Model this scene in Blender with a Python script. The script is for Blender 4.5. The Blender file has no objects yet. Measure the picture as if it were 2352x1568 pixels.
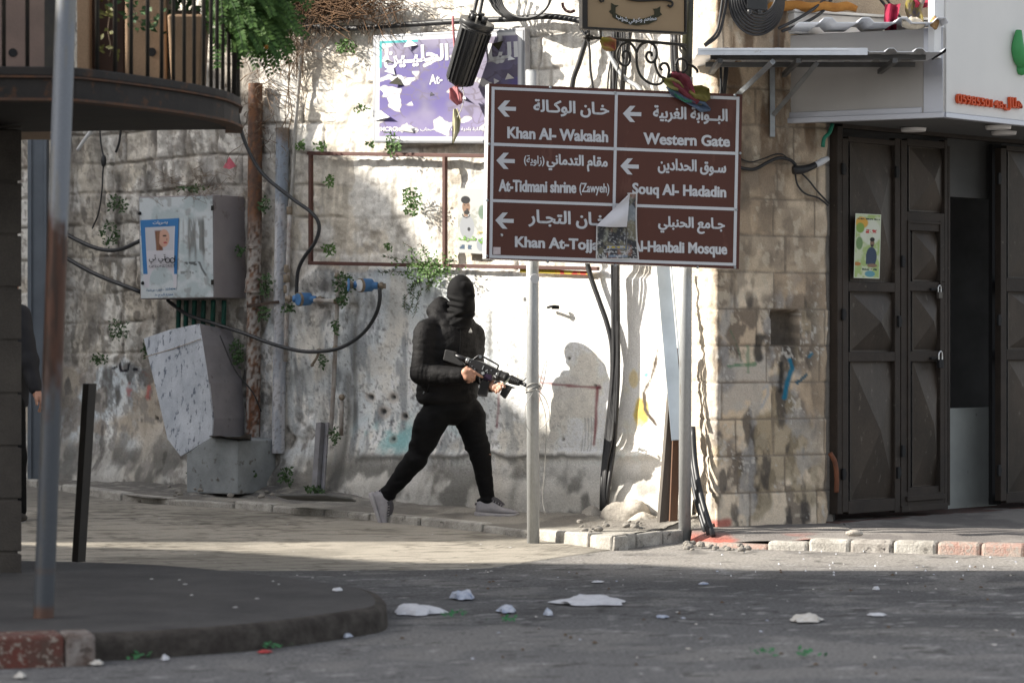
import bpy, bmesh, math, random
import numpy as np
from mathutils import Vector, Matrix
S = bpy.context.scene
COL = S.collection
R = math.radians
rnd = random.Random(7)

# ------------------------------------------------------------------ camera, sky, sun, exposure
CAM_H = 1.25
F = 6500.0                       # focal length in units of a 2352 px wide picture
CX, CY = 1176.0, 784.0
cd = bpy.data.cameras.new('camera'); cam = bpy.data.objects.new('camera', cd); COL.objects.link(cam)
cam.location = (0, 0, CAM_H); cam.rotation_euler = (R(90), 0, 0)
cd.sensor_width = 36; cd.lens = 36 * F / 2352; cd.clip_end = 400; cd.clip_start = 0.1
cd.dof.use_dof = True; cd.dof.focus_distance = 18.3; cd.dof.aperture_fstop = 3.2
S.camera = cam
TOSUN = Vector((-0.86, -0.02, 0.50)).normalized()
elev = math.asin(TOSUN.z); azim = math.atan2(TOSUN.x, TOSUN.y)
w = bpy.data.worlds.new('World'); S.world = w; w.use_nodes = True
wn = w.node_tree.nodes; bg = wn['Background']
sk = wn.new('ShaderNodeTexSky'); sk.sky_type = 'NISHITA'; sk.sun_disc = False
sk.sun_elevation = elev; sk.sun_rotation = azim
sk.air_density = 1.0; sk.dust_density = 2.5; sk.ozone_density = 0.6
hs = wn.new('ShaderNodeHueSaturation'); hs.inputs['Saturation'].default_value = 0.34
w.node_tree.links.new(sk.outputs[0], hs.inputs['Color']); w.node_tree.links.new(hs.outputs[0], bg.inputs[0]); bg.inputs[1].default_value = 0.12
sl = bpy.data.lights.new('sun', 'SUN'); so = bpy.data.objects.new('sun', sl); COL.objects.link(so)
sl.energy = 5.0; sl.angle = R(0.4); sl.color = (1.0, 0.94, 0.84)
so.rotation_euler = (-TOSUN).to_track_quat('-Z', 'Y').to_euler(); so.location = (-20, 0, 20)
S.view_settings.view_transform = 'Standard'; S.view_settings.look = 'None'
S.view_settings.exposure = 1.2; S.view_settings.gamma = 1.0

# ------------------------------------------------------------------ helpers
def V(*a): return Vector(a)
def px(x, y, d):                 # picture position (2352 wide) at depth d
    return Vector(((x - CX) * d / F, d, CAM_H - (y - CY) * d / F))
class Plane:
    def __init__(s, p, n): s.p = Vector(p); s.n = Vector(n).normalized()
    def at(s, x, y, off=0.0):
        r = Vector(((x - CX) / F, 1, -(y - CY) / F)); o = Vector((0, 0, CAM_H))
        p = s.p + s.n * off
        return o + r * ((p - o).dot(s.n) / r.dot(s.n))
def gz(d): return 0.03 * max(0.0, d - 17.0)
def ground(x, y, h=0.0):         # point on the ground (plus h) seen at a picture position
    k = (y - CY) / F
    d = (CAM_H - h) / k
    if d > 17.0: d = (CAM_H - h + 0.51) / (k + 0.03)
    return px(x, y, d)

def link(name, me, parent=None):
    o = bpy.data.objects.new(name, me); COL.objects.link(o)
    if parent is not None: o.parent = parent
    return o
def tag(o, label=None, cat=None, group=None, kind=None):
    if label: o['label'] = label
    if cat: o['category'] = cat
    if group: o['group'] = group
    if kind: o['kind'] = kind
    return o
def empty(name, loc, label, cat, group=None):
    o = bpy.data.objects.new(name, None); COL.objects.link(o); o.location = loc; o.empty_display_size = 0.1
    return tag(o, label, cat, group)

class MB:
    def __init__(s): s.v = []; s.f = []; s.sm = []; s.mi = []; s.m = 0
    def add(s, vs, fs, smooth=False):
        b = len(s.v); s.v += [tuple(p) for p in vs]
        for f in fs: s.f.append(tuple(i + b for i in f)); s.sm.append(smooth); s.mi.append(s.m)
        return s
    def hexa(s, c):              # 8 corners: bottom ring of four, top ring of four
        return s.add(c, [(3,2,1,0),(4,5,6,7),(0,1,5,4),(1,2,6,5),(2,3,7,6),(3,0,4,7)])
    def box(s, c, sz, ax=None):
        c = Vector(c); X, Y, Z = (Vector(a) for a in (ax or ((1,0,0),(0,1,0),(0,0,1))))
        hx, hy, hz = sz[0]/2, sz[1]/2, sz[2]/2
        pts = [c + X*a*hx + Y*b*hy + Z*e*hz for e in (-1,1) for a, b in ((-1,-1),(1,-1),(1,1),(-1,1))]
        return s.hexa(pts)
    def bar(s, p0, p1, w, t, up=(0,-1,0)):        # rectangular bar from p0 to p1
        p0, p1 = Vector(p0), Vector(p1); L = (p1 - p0); ln = L.length; Z = L.normalized()
        u = Vector(up); X = u.cross(Z)
        if X.length < 1e-4: X = Vector((1,0,0)).cross(Z)
        X.normalize(); Y = Z.cross(X)
        return s.box((p0+p1)/2, (w, t, ln), (X, Y, Z))
    def cyl(s, p0, p1, r0, r1=None, n=16, cap=True, smooth=True):
        r1 = r0 if r1 is None else r1
        p0, p1 = Vector(p0), Vector(p1); Z = (p1-p0).normalized()
        X = Z.orthogonal().normalized(); Y = Z.cross(X)
        vs = []; fs = []
        for p, r in ((p0, r0), (p1, r1)):
            for i in range(n):
                a = 2*math.pi*i/n; vs.append(p + X*math.cos(a)*r + Y*math.sin(a)*r)
        for i in range(n): fs.append((i, (i+1) % n, n+(i+1) % n, n+i))
        s.add(vs, fs, smooth)
        if cap:
            b = len(s.v) - 2*n
            s.f.append(tuple(b+i for i in reversed(range(n)))); s.sm.append(False); s.mi.append(s.m)
            s.f.append(tuple(b+n+i for i in range(n))); s.sm.append(False); s.mi.append(s.m)
        return s
    def tube(s, pts, r, n=6, sub=4, cap=True):    # Catmull-Rom tube; r number or list
        pts = [Vector(p) for p in pts]
        rs = list(r) if isinstance(r, (list, tuple)) else [r]*len(pts)
        q = []; qr = []
        for i in range(len(pts)-1):
            a = pts[i-1] if i else pts[0]*2-pts[1]; b = pts[i]; c = pts[i+1]
            e = pts[i+2] if i+2 < len(pts) else pts[-1]*2-pts[-2]
            for k in range(sub):
                t = k/sub
                q.append(0.5*((2*b)+(c-a)*t+(2*a-5*b+4*c-e)*t*t+(3*b-a-3*c+e)*t**3)); qr.append(rs[i]*(1-t)+rs[i+1]*t)
        q.append(pts[-1]); qr.append(rs[-1])
        vs = []; fs = []; X = None
        for i, p in enumerate(q):
            T = (q[min(i+1, len(q)-1)] - q[max(i-1, 0)])
            T = T.normalized() if T.length > 1e-9 else Vector((0,0,1))
            if X is None: X = T.orthogonal().normalized()
            X = X - T*X.dot(T); X = X.normalized() if X.length > 1e-6 else T.orthogonal().normalized()
            Y = T.cross(X)
            for k in range(n):
                a = 2*math.pi*k/n; vs.append(p + (X*math.cos(a)+Y*math.sin(a))*qr[i])
        for i in range(len(q)-1):
            for k in range(n): fs.append((i*n+k, i*n+(k+1) % n, (i+1)*n+(k+1) % n, (i+1)*n+k))
        if cap: fs.append(tuple(reversed(range(n)))); fs.append(tuple((len(q)-1)*n+k for k in range(n)))
        return s.add(vs, fs, True)
    def prism(s, pts, off, smooth=False):          # polygon extruded by vector off
        pts = [Vector(p) for p in pts]; n = len(pts); off = Vector(off)
        fs = [tuple(reversed(range(n))), tuple(range(n, 2*n))] + [(i, (i+1) % n, n+(i+1) % n, n+i) for i in range(n)]
        return s.add(pts + [p+off for p in pts], fs, smooth)
    def ball(s, c, r, n=10, jit=0.0, rg=None):
        c = Vector(c); r = (r, r, r) if not isinstance(r, (tuple, list)) else r
        vs = []; fs = []; m = max(4, n//2)
        for j in range(m+1):
            t = math.pi*j/m
            for i in range(n):
                a = 2*math.pi*i/n; k = 1 + (rg.uniform(-jit, jit) if rg else 0)
                vs.append(c + Vector((math.sin(t)*math.cos(a)*r[0]*k, math.sin(t)*math.sin(a)*r[1]*k, math.cos(t)*r[2]*k)))
        for j in range(m):
            for i in range(n): fs.append((j*n+i, (j+1)*n+i, (j+1)*n+(i+1) % n, j*n+(i+1) % n))
        return s.add(vs, fs, True)
    def build(s, name, mats, parent=None, bevel=0.0, label=None, cat=None, group=None, kind=None, merge=False):
        me = bpy.data.meshes.new(name)
        o = parent
        vs = s.v
        if parent is not None:                     # parents are unrotated Empties or meshes at the origin
            L = Vector((0,0,0)); q = parent
            while q is not None: L += q.location; q = q.parent
            vs = [(v[0]-L.x, v[1]-L.y, v[2]-L.z) for v in vs]
        me.from_pydata(vs, [], s.f)
        me.polygons.foreach_set('use_smooth', s.sm)
        if not isinstance(mats, (list, tuple)): mats = [mats]
        for m in mats: me.materials.append(m)
        if len(mats) > 1: me.polygons.foreach_set('material_index', s.mi)
        if merge:
            bm = bmesh.new(); bm.from_mesh(me); bmesh.ops.remove_doubles(bm, verts=bm.verts, dist=1e-5)
            bmesh.ops.recalc_face_normals(bm, faces=bm.faces); bm.to_mesh(me); bm.free()
        me.update()
        ob = link(name, me, parent)
        if bevel:
            b = ob.modifiers.new('bevel', 'BEVEL'); b.width = bevel; b.segments = 2; b.limit_method = 'ANGLE'; b.angle_limit = R(40)
        return tag(ob, label, cat, group, kind)

# ---- materials
def mat(name, col, col2=None, scale=6.0, rough=0.75, metal=0.0, bump=0.0, bscale=80.0, spec=0.3, c3=None, s3=25.0, t3=0.58,
        stretch=(1,1,1), contrast=0.16, attr=None, trans=0.0, fine=0.0, fscale=140):
    m = bpy.data.materials.new(name); m.use_nodes = True
    nt = m.node_tree; N = nt.nodes; Lk = nt.links; b = N['Principled BSDF']
    b.inputs['Roughness'].default_value = rough; b.inputs['Metallic'].default_value = metal
    b.inputs['Specular IOR Level'].default_value = spec
    geo = N.new('ShaderNodeNewGeometry'); mp = N.new('ShaderNodeMapping'); mp.inputs['Scale'].default_value = stretch
    Lk.new(geo.outputs['Position'], mp.inputs['Vector'])
    def noise(sc, det=6, ro=0.6):
        n = N.new('ShaderNodeTexNoise'); n.inputs['Scale'].default_value = sc; n.inputs['Detail'].default_value = det
        n.inputs['Roughness'].default_value = ro; Lk.new(mp.outputs[0], n.inputs['Vector']); return n.outputs['Fac']
    def ramp(fac, a, bb):
        r = N.new('ShaderNodeMapRange'); r.inputs['From Min'].default_value = a; r.inputs['From Max'].default_value = bb
        Lk.new(fac, r.inputs['Value']); return r.outputs[0]
    def mix(fac, A, B, mode='MIX'):
        x = N.new('ShaderNodeMix'); x.data_type = 'RGBA'; x.blend_type = mode
        for sock, val in ((x.inputs[0], fac), (x.inputs[6], A), (x.inputs[7], B)):
            if hasattr(val, 'node'): Lk.new(val, sock)
            else: sock.default_value = val if not isinstance(val, (tuple, list)) else (*val, 1)
        return x.outputs[2]
    if attr:
        a = N.new('ShaderNodeAttribute'); a.attribute_name = attr; c = a.outputs['Color']
    else: c = None
    if col2 is not None: c = mix(ramp(noise(scale), 0.5-contrast, 0.5+contrast), col, col2)
    elif c is None:
        rg = N.new('ShaderNodeRGB'); rg.outputs[0].default_value = (*col, 1); c = rg.outputs[0]
    if c3 is not None: c = mix(ramp(noise(s3), t3, t3+0.08), c, c3)
    if fine:
        k = ramp(noise(fscale, 3), 0.3, 0.7)
        x = N.new('ShaderNodeMix'); x.data_type = 'RGBA'; x.blend_type = 'MULTIPLY'; x.inputs[0].default_value = 1
        g = N.new('ShaderNodeMapRange'); g.inputs['To Min'].default_value = 1-fine; g.inputs['To Max'].default_value = 1+fine*0.5
        Lk.new(k, g.inputs['Value']); Lk.new(c, x.inputs[6]); Lk.new(g.outputs[0], x.inputs[7]); c = x.outputs[2]
    Lk.new(c, b.inputs['Base Color'])
    if bump:
        bp = N.new('ShaderNodeBump'); bp.inputs['Strength'].default_value = min(1.0, bump); bp.inputs['Distance'].default_value = 0.01
        Lk.new(noise(bscale, 5), bp.inputs['Height']); Lk.new(bp.outputs[0], b.inputs['Normal'])
    if trans:
        b.inputs['Subsurface Weight'].default_value = trans; b.inputs['Subsurface Radius'].default_value = (0.004, 0.006, 0.002); b.inputs['Subsurface Scale'].default_value = 1
    return m

# ---- numpy noise
_rs = np.random.RandomState(11)
_T = _rs.rand(256, 256).astype(np.float32)
def vn(x, y):
    xi = np.floor(x).astype(int); yi = np.floor(y).astype(int); fx = x-xi; fy = y-yi
    fx = fx*fx*(3-2*fx); fy = fy*fy*(3-2*fy)
    a = _T[xi & 255, yi & 255]; b = _T[(xi+1) & 255, yi & 255]; c = _T[xi & 255, (yi+1) & 255]; d = _T[(xi+1) & 255, (yi+1) & 255]
    return (a*(1-fx)+b*fx)*(1-fy)+(c*(1-fx)+d*fx)*fy
def fbm(x, y, o=5, g=0.5):
    t = 0; a = 1; n = 0
    for i in range(o): t = t+a*vn(x*2**i+17.3*i, y*2**i+9.1*i); n += a; a *= g
    return t/n
def sst(a, b, x): t = np.clip((x-a)/(b-a), 0, 1); return t*t*(3-2*t)
def lerpc(c, k, m): return c*(1-m[..., None]) + np.array(k, np.float32)*m[..., None]
def polyd(X, Y, pts):            # distance to a polyline
    d = np.full(X.shape, 1e9, np.float32)
    for (x0, y0), (x1, y1) in zip(pts[:-1], pts[1:]):
        dx, dy = x1-x0, y1-y0; t = np.clip(((X-x0)*dx+(Y-y0)*dy)/(dx*dx+dy*dy+1e-9), 0, 1)
        d = np.minimum(d, np.hypot(X-x0-t*dx, Y-y0-t*dy))
    return d
def grid_mesh(name, P, colr, material, parent=None, attr='Col', smooth=True, flip=False):
    n0, n1 = P.shape[:2]
    me = bpy.data.meshes.new(name)
    idx = np.arange(n0*n1).reshape(n0, n1)
    q = np.stack([idx[:-1,:-1], idx[1:,:-1], idx[1:,1:], idx[:-1,1:]], -1).reshape(-1, 4)
    if flip: q = q[:, ::-1]
    me.vertices.add(n0*n1); me.vertices.foreach_set('co', P.reshape(-1).astype(np.float32))
    me.loops.add(q.size); me.loops.foreach_set('vertex_index', q.reshape(-1).astype(np.int32))
    me.polygons.add(len(q)); me.polygons.foreach_set('loop_start', np.arange(0, q.size, 4, dtype=np.int32))
    me.polygons.foreach_set('use_smooth', np.full(len(q), smooth))
    me.update(calc_edges=True)
    if colr is not None:
        a = me.color_attributes.new(attr, 'FLOAT_COLOR', 'POINT')
        a.data.foreach_set('color', np.concatenate([colr, np.ones((n0, n1, 1))], -1).reshape(-1).astype(np.float32))
    me.materials.append(material)
    return link(name, me, parent)
def topix(P):                    # numpy world -> picture coordinates
    return CX + P[..., 0]*F/P[..., 1], CY - (P[..., 2]-CAM_H)*F/P[..., 1]

# ---- lettering
_AR = {'ا':'FE8D FE8E','ب':'FE8F FE90 FE91 FE92','ة':'FE93 FE94','ت':'FE95 FE96 FE97 FE98','ج':'FE9D FE9E FE9F FEA0','ح':'FEA1 FEA2 FEA3 FEA4',
'خ':'FEA5 FEA6 FEA7 FEA8','د':'FEA9 FEAA','ز':'FEAF FEB0','ر':'FEAD FEAE','س':'FEB1 FEB2 FEB3 FEB4','ش':'FEB5 FEB6 FEB7 FEB8','ص':'FEB9 FEBA FEBB FEBC','ط':'FEC1 FEC2 FEC3 FEC4',
'ع':'FEC9 FECA FECB FECC','غ':'FECD FECE FECF FED0','ف':'FED1 FED2 FED3 FED4','ق':'FED5 FED6 FED7 FED8','ك':'FED9 FEDA FEDB FEDC','ل':'FEDD FEDE FEDF FEE0',
'م':'FEE1 FEE2 FEE3 FEE4','ن':'FEE5 FEE6 FEE7 FEE8','ه':'FEE9 FEEA FEEB FEEC','و':'FEED FEEE','ي':'FEF1 FEF2 FEF3 FEF4','ى':'FEEF FEF0'}
def arabic(t):
    out = []
    for i, c in enumerate(t):
        if c == 'ـ': out.append(c); continue
        if c not in _AR: out.append({'(':')', ')':'('}.get(c, c)); continue
        f = [chr(int(h, 16)) for h in _AR[c].split()]
        p = t[i-1] if i else ' '; n = t[i+1] if i+1 < len(t) else ' '
        pj = p == 'ـ' or (p in _AR and len(_AR[p].split()) == 4)
        nj = (n == 'ـ' or n in _AR) and len(f) == 4
        out.append(f[3] if pj and nj else f[1] if pj else f[2] if nj else f[0])
    return ''.join(reversed(out))
def text_mesh(body, bold=0.0, shear=0.0, extr=0.0):
    c = bpy.data.curves.new('lettering', 'FONT'); c.body = body; c.size = 1; c.offset = bold; c.shear = shear; c.extrude = extr
    c.resolution_u = 3
    o = bpy.data.objects.new('lettering', c); COL.objects.link(o)
    bpy.context.view_layer.update()
    me = bpy.data.meshes.new_from_object(o.evaluated_get(bpy.context.evaluated_depsgraph_get()))
    bpy.data.objects.remove(o); bpy.data.curves.remove(c)
    vs = [v.co.copy() for v in me.vertices]; fs = [tuple(p.vertices) for p in me.polygons]
    bpy.data.meshes.remove(me)
    return vs, fs
def put_text(mb, plane, body, tl, tr, br, bl, off=0.006, bold=0.0, th=0.0):
    """lettering stretched into a quadrilateral given by four picture corners on a plane"""
    vs, fs = text_mesh(body, bold, extr=0.05 if th else 0)
    if not vs: return
    x0 = min(v.x for v in vs); x1 = max(v.x for v in vs); y0 = min(v.y for v in vs); y1 = max(v.y for v in vs)
    A, B, C, D = (plane.at(*p, off) for p in (tl, tr, br, bl))
    out = []
    for v in vs:
        s_ = (v.x-x0)/(x1-x0); t = (v.y-y0)/(y1-y0)
        p = (D*(1-s_)+C*s_)*(1-t) + (A*(1-s_)+B*s_)*t
        if th: p = p + plane.n*(th if v.z > 0 else 0)
        out.append(p)
    mb.add(out, fs)
# ------------------------------------------------------------------ setting: ground, lane, pavements, kerbs
M_asphalt = mat('asphalt', (0.2,0.2,0.2), attr='Col', rough=0.92, bump=0.6, bscale=110, c3=(0.30,0.29,0.285), s3=46, t3=0.64, fine=0.55, fscale=55, spec=0.12)
M_lane = mat('paving', (0.3,0.27,0.22), attr='Col', rough=0.9, bump=0.5, bscale=70, fine=0.3, spec=0.15)
M_pave = mat('pavement', (0.3,0.28,0.25), attr='Col', rough=0.95, bump=0.7, bscale=60, fine=0.35, spec=0.1)
M_kerb = mat('kerbstone', (0.50,0.475,0.43), (0.30,0.28,0.25), scale=9, rough=0.9, bump=0.7, bscale=60, c3=(0.12,0.11,0.10), s3=14, t3=0.6, fine=0.3, spec=0.1)
M_kerb_black = mat('kerb_dark_block', (0.03,0.03,0.035), (0.09,0.085,0.08), scale=20, rough=0.8, bump=0.5)  # near-black tone for single stones of the left kerb
M_kerb_white = mat('kerb_white_paint', (0.46,0.43,0.39), (0.20,0.18,0.16), scale=16, rough=0.85, bump=0.7, c3=(0.08,0.07,0.065), s3=30, t3=0.55)
M_kerb_red = mat('kerb_red_paint', (0.155,0.050,0.038), (0.10,0.068,0.055), scale=11, rough=0.9, bump=0.9, c3=(0.30,0.25,0.21), s3=40, t3=0.54)
M_kerb_faded = mat('kerb_faded_red', (0.36,0.32,0.28), (0.33,0.18,0.145), scale=9, contrast=.18, rough=0.9, bump=0.9, c3=(0.30,0.27,0.24), s3=40, t3=0.52)
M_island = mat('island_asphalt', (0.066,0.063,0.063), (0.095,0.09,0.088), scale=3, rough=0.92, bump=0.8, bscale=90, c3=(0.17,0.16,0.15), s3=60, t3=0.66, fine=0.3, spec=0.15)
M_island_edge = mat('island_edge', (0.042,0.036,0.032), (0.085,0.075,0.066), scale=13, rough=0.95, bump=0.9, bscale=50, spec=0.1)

xr = np.unique(np.concatenate([np.linspace(-40,-3.4,14), np.arange(-3.4,4.0,0.035), np.linspace(4,40,14)])); yr = np.unique(np.concatenate([np.linspace(-12,9,8), np.arange(9,20,0.035), np.linspace(20,70,12)]))
XX, D = np.meshgrid(xr, yr, indexing='ij')
c = np.ones(XX.shape+(3,), np.float32)*np.array((0.142, 0.138, 0.138))
c = lerpc(c, (0.105, 0.102, 0.102), sst(.42, .62, fbm(XX*.9, D*1.3, 5))); c = lerpc(c, (0.185, 0.18, 0.178), sst(13.2, 11, D)*.8)  # last blend paints the brighter light toward the camera
c = lerpc(c, (0.09, 0.087, 0.086), sst(.55, .68, fbm(XX*.35+5, D*1.6, 5))*.55); c = lerpc(c, (0.30, 0.285, 0.265), sst(.54, .66, fbm(XX*2.5+40, D*3.2, 5))*.35)
sunlit_dust = sst(14.6, 16.2, D + .7*(fbm(XX*1.2+3, D*1.2, 4)-.5))*sst(-.2, .8, XX); c = lerpc(c, (0.31, 0.29, 0.265), sunlit_dust*.95)  # pale kerb dust, made lighter still to brighten the sunlit strip
c = lerpc(c, (0.17, 0.16, 0.15), sunlit_dust*sst(.5, .64, fbm(XX*9, D*9, 4))*sst(16.0, 16.8, D)*.8)
cr = fbm(XX*1.1+50, D*1.5, 5); c = lerpc(c, (0.045, 0.043, 0.042), sst(.012, .003, np.abs(cr-.5))*sst(.5, .6, fbm(XX*.7+9, D*.7, 3))*.7)
c = lerpc(c, (0.38, 0.37, 0.36), sst(.76, .80, fbm(XX*13, D*13+9, 2))*.6); c = lerpc(c, (0.06, 0.056, 0.05), sst(.78, .82, fbm(XX*12+70, D*12, 2))*.7)
h = 0.03*np.maximum(0, D-17) + 0.010*(fbm(XX*1.1, D*1.1+8, 4)-.5)*sst(9.5,10.5,D)*sst(15.3,14.5,D) - .001
grid_mesh('road', np.stack([XX, D, h], -1), c, M_asphalt)['kind'] = 'structure'

# stone paved lane, a sheet on the road
near = [(-30, 16.3), (-3.2, 15.55), (-1.4, 15.45), (-0.55, 15.45), (-0.12, 15.6), (0.3, 16.4), (0.62, 16.98), (0.75, 17.1)]
X = np.arange(-9, 0.75, 0.03); Tt = np.linspace(0, 1, 330)
nx = np.interp(X, [p[0] for p in near], [p[1] for p in near]) + 0.10*(fbm(X*1.7, X*0+3, 4)-0.5)
D = nx[:, None] + (25.0-nx[:, None])*Tt[None]**1.25
XX = np.repeat(X[:, None], len(Tt), 1)
h = 0.004 + 0.03*np.maximum(0, D-17) + 0.006*(fbm(XX*3, D*3)-0.3)*sst(0, .1, Tt)[None]
rot = math.radians(18); ru = XX*math.cos(rot)+D*math.sin(rot); rv = -XX*math.sin(rot)+D*math.cos(rot)
row = np.floor(rv/0.22); ju = ru + 0.37*(row % 3) + 0.08*vn(row, row*0+1)
ed = np.minimum(np.abs(((rv/0.22) % 1)-0.5)*-2+1, 0.001+3*(np.abs(((ju/0.55) % 1)-0.5)*-2+1))
c = np.ones(XX.shape+(3,), np.float32)*np.array((0.34, 0.31, 0.262))
nz = fbm(XX*1.5, D*1.5, 5); c = lerpc(c, (0.245, 0.225, 0.19), sst(.4, .62, nz))
c = lerpc(c, (0.10, 0.09, 0.075), sst(.14, .02, ed)*sst(.36, .55, fbm(XX*2+9, D*2, 3))*0.9)
cr = fbm(XX*2.2+5, D*9, 4); c = lerpc(c, (0.07, 0.062, 0.052), sst(.035, .006, np.abs(cr-.5))*sst(.45, .6, fbm(XX*1.1+31, D*1.1, 3))*0.75)
c = lerpc(c, (0.15, 0.135, 0.11), sst(.62, .75, fbm(XX*5, D*12+7, 4))*.7)
c = lerpc(c, (0.13, 0.12, 0.11), sst(19.3, 22, D)*0.6)
h = h - .012*sst(.02, 0, Tt)[None]
grid_mesh('lane', np.stack([XX, D, h], -1), c, M_lane, flip=False)['kind'] = 'structure'

# main wall plane, pier plane, door plane
WP = Plane((1.15, 18.25, 0), (-0.616, -0.788, 0)); WD = Vector((-0.788, 0.616, 0))
def onw(x, y, off=0.0): return WP.at(x, y, off)
PA = Vector((1.27, 17.70, 0)); PB = Vector((2.10, 18.15, 0)); pd = (PB-PA).normalized()
PP = Plane(PA, (pd.y, -pd.x, 0))
DA = Vector((2.13, 18.20, 0)); dd_ = Vector((0.69, 0.724, 0)).normalized()
DP = Plane(DA, (dd_.y, -dd_.x, 0))

# left pavement: from the kerb line to the wall foot
kb = [(-420,1066,.05),(50,1116,.055),(330,1160,.055),(455,1162,.05),(850,1197,.05),(1130,1226,.055),(1250,1243,.06),(1300,1251,.075),(1408,1264,.09)]
KW = [ground(x, y) for x, y, hh in kb]; KH = [k[2] for k in kb]
def along(t):                     # t in 0..len-1
    i = min(int(t), len(KW)-2); f = t-i
    return KW[i]*(1-f)+KW[i+1]*f, KH[i]*(1-f)+KH[i+1]*f
ts = np.linspace(0, len(KW)-1, 300); us = np.linspace(0, 1, 60)
P = np.zeros((300, 60, 3)); kpx = np.zeros(300)
for i, t in enumerate(ts):
    k, hh = along(t); s_ = (k-WP.p).dot(WD); s_ = max(-0.2, s_)
    b = WP.p + WD*s_ + WP.n*-0.15
    kpx[i] = CX + k.x*F/k.y
    n_ = (b-k); n_.z = 0; st = k + n_.normalized()*0.03
    for j, u in enumerate(us):
        q = st*(1-u)+b*u; P[i, j] = (q.x, q.y, gz(k.y)*(1-u)+gz(b.y)*u + hh)
kp = kpx[:, None]; uu = us[None]
heap = np.interp(kp, [-200, 250, 420, 560, 700, 830, 1000, 1250, 1420], [.03, .05, .12, .10, .09, .02, .02, .03, .05])
ex = []
a_ = KW[-1]; b_ = px(1562, 1246, 17.45); b_.z = gz(b_.y); dv_ = (b_-a_).normalized(); nn_ = Vector((-dv_.y, dv_.x, 0)); nn_ = nn_ if nn_.y > 0 else -nn_
for t in np.linspace(0.02, 1.35, 40):
    k = a_+(b_-a_)*t+nn_*.04; hh = .085-.03*t; e0 = Vector(P[-1, -1]) if not ex else ex[0][1]; bb_ = e0*(1-min(1,t))+Vector((1.34,17.78,0))*min(1,t); ex.append((None, e0)) if not ex else None
    P = np.concatenate([P, np.array([[(k.x*(1-u)+bb_.x*u, k.y*(1-u)+bb_.y*u, gz(k.y)*(1-u)+gz(bb_.y)*u+hh) for u in us]])]); kpx = np.append(kpx, CX+k.x*F/k.y)
kp = kpx[:, None]
heap = np.interp(kp, [-200, 250, 420, 560, 700, 830, 1000, 1250, 1420], [.03, .05, .12, .10, .09, .02, .02, .03, .05])
nzz = fbm(P[...,0]*4, P[...,1]*4, 5)-.5
P[..., 2] += heap*sst(.25, .95, uu) + nzz*0.05*sst(.1, .5, uu)*(0.4+heap*6) + (fbm(P[...,0]*22, P[...,1]*22, 3)-.5)*0.02*sst(.1,.4,uu) - 0.004
gm = np.interp(kp, [-200, 300, 420, 640, 760, 850], [.6, .8, 1, 1, .6, 0])*sst(.15, .4, uu)
c = np.ones(P.shape)*np.array((0.31, 0.29, 0.255))
c = lerpc(c, (0.20, 0.185, 0.165), sst(.42, .6, fbm(P[...,0]*3, P[...,1]*3, 4)))
c = lerpc(c, (0.165, 0.158, 0.15), gm*(0.6+.4*sst(.4, .6, fbm(P[...,0]*12, P[...,1]*12, 3))))
c = lerpc(c, (0.36, 0.34, 0.30), gm*sst(.62, .7, fbm(P[...,0]*30, P[...,1]*30, 2)))
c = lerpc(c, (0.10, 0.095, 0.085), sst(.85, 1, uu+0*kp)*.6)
P[0:, :, :] = P
grid_mesh('pavement', P, c, M_pave)['kind'] = 'structure'

# kerb stones of the left pavement
mb = MB()
n = 0; t = 0.0
L = [0.0]
for a, b in zip(KW[:-1], KW[1:]): L.append(L[-1]+(b-a).length)
def at_len(s_):
    for i in range(len(KW)-1):
        if s_ <= L[i+1] or i == len(KW)-2:
            f = (s_-L[i])/(L[i+1]-L[i]); return KW[i]*(1-f)+KW[i+1]*f, KH[i]*(1-f)+KH[i+1]*f
s_ = 0.0; kr = random.Random(3)
while s_ < L[-1]-0.1:
    e = min(L[-1], s_+kr.uniform(.32, .62))
    if L[-1]-e < .12: e = L[-1]
    a, ha = at_len(s_+.006); b, hb = at_len(e-.006)
    dv = (b-a).normalized(); nn = Vector((-dv.y, dv.x, 0)); nn = nn if nn.y > 0 else -nn
    wv = nn*0.13; dz = kr.uniform(-.008, .008); jx = nn*kr.uniform(-.012, .012)
    mb.m = 1 if -0.45 < (L[-1]-e)-.24 < -.02 and L[-1]-e > .05 else 0
    lo = [a+jx, b+jx, b+wv, a+wv]
    top = [p+Vector((0,0,(ha if i in (0,3) else hb)+dz)) for i, p in enumerate([a+jx+nn*.012, b+jx+nn*.012, b+wv, a+wv])]
    mb.hexa([p-Vector((0,0,.1)) for p in lo]+top)
    s_ = e
a = KW[-1]; b = px(1562, 1246, 17.45); b.z = gz(b.y); dv = (b-a).normalized(); nn = Vector((-dv.y, dv.x, 0)); nn = nn if nn.y > 0 else -nn
mb.m = 0
for f0, f1 in ((0.02, .38), (.40, .78), (.80, 1.1)):
    p = a+(b-a)*f0+nn*.02; q = a+(b-a)*f1+nn*.02
    lo = [p, q, q+nn*.13, p+nn*.13]; mb.hexa([v-Vector((0,0,.1)) for v in lo]+[v+Vector((0,0,.088-.02*f0)) for v in lo])
mb.build('kerb', [M_kerb, M_kerb_black], bevel=0.012, kind='structure')

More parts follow.
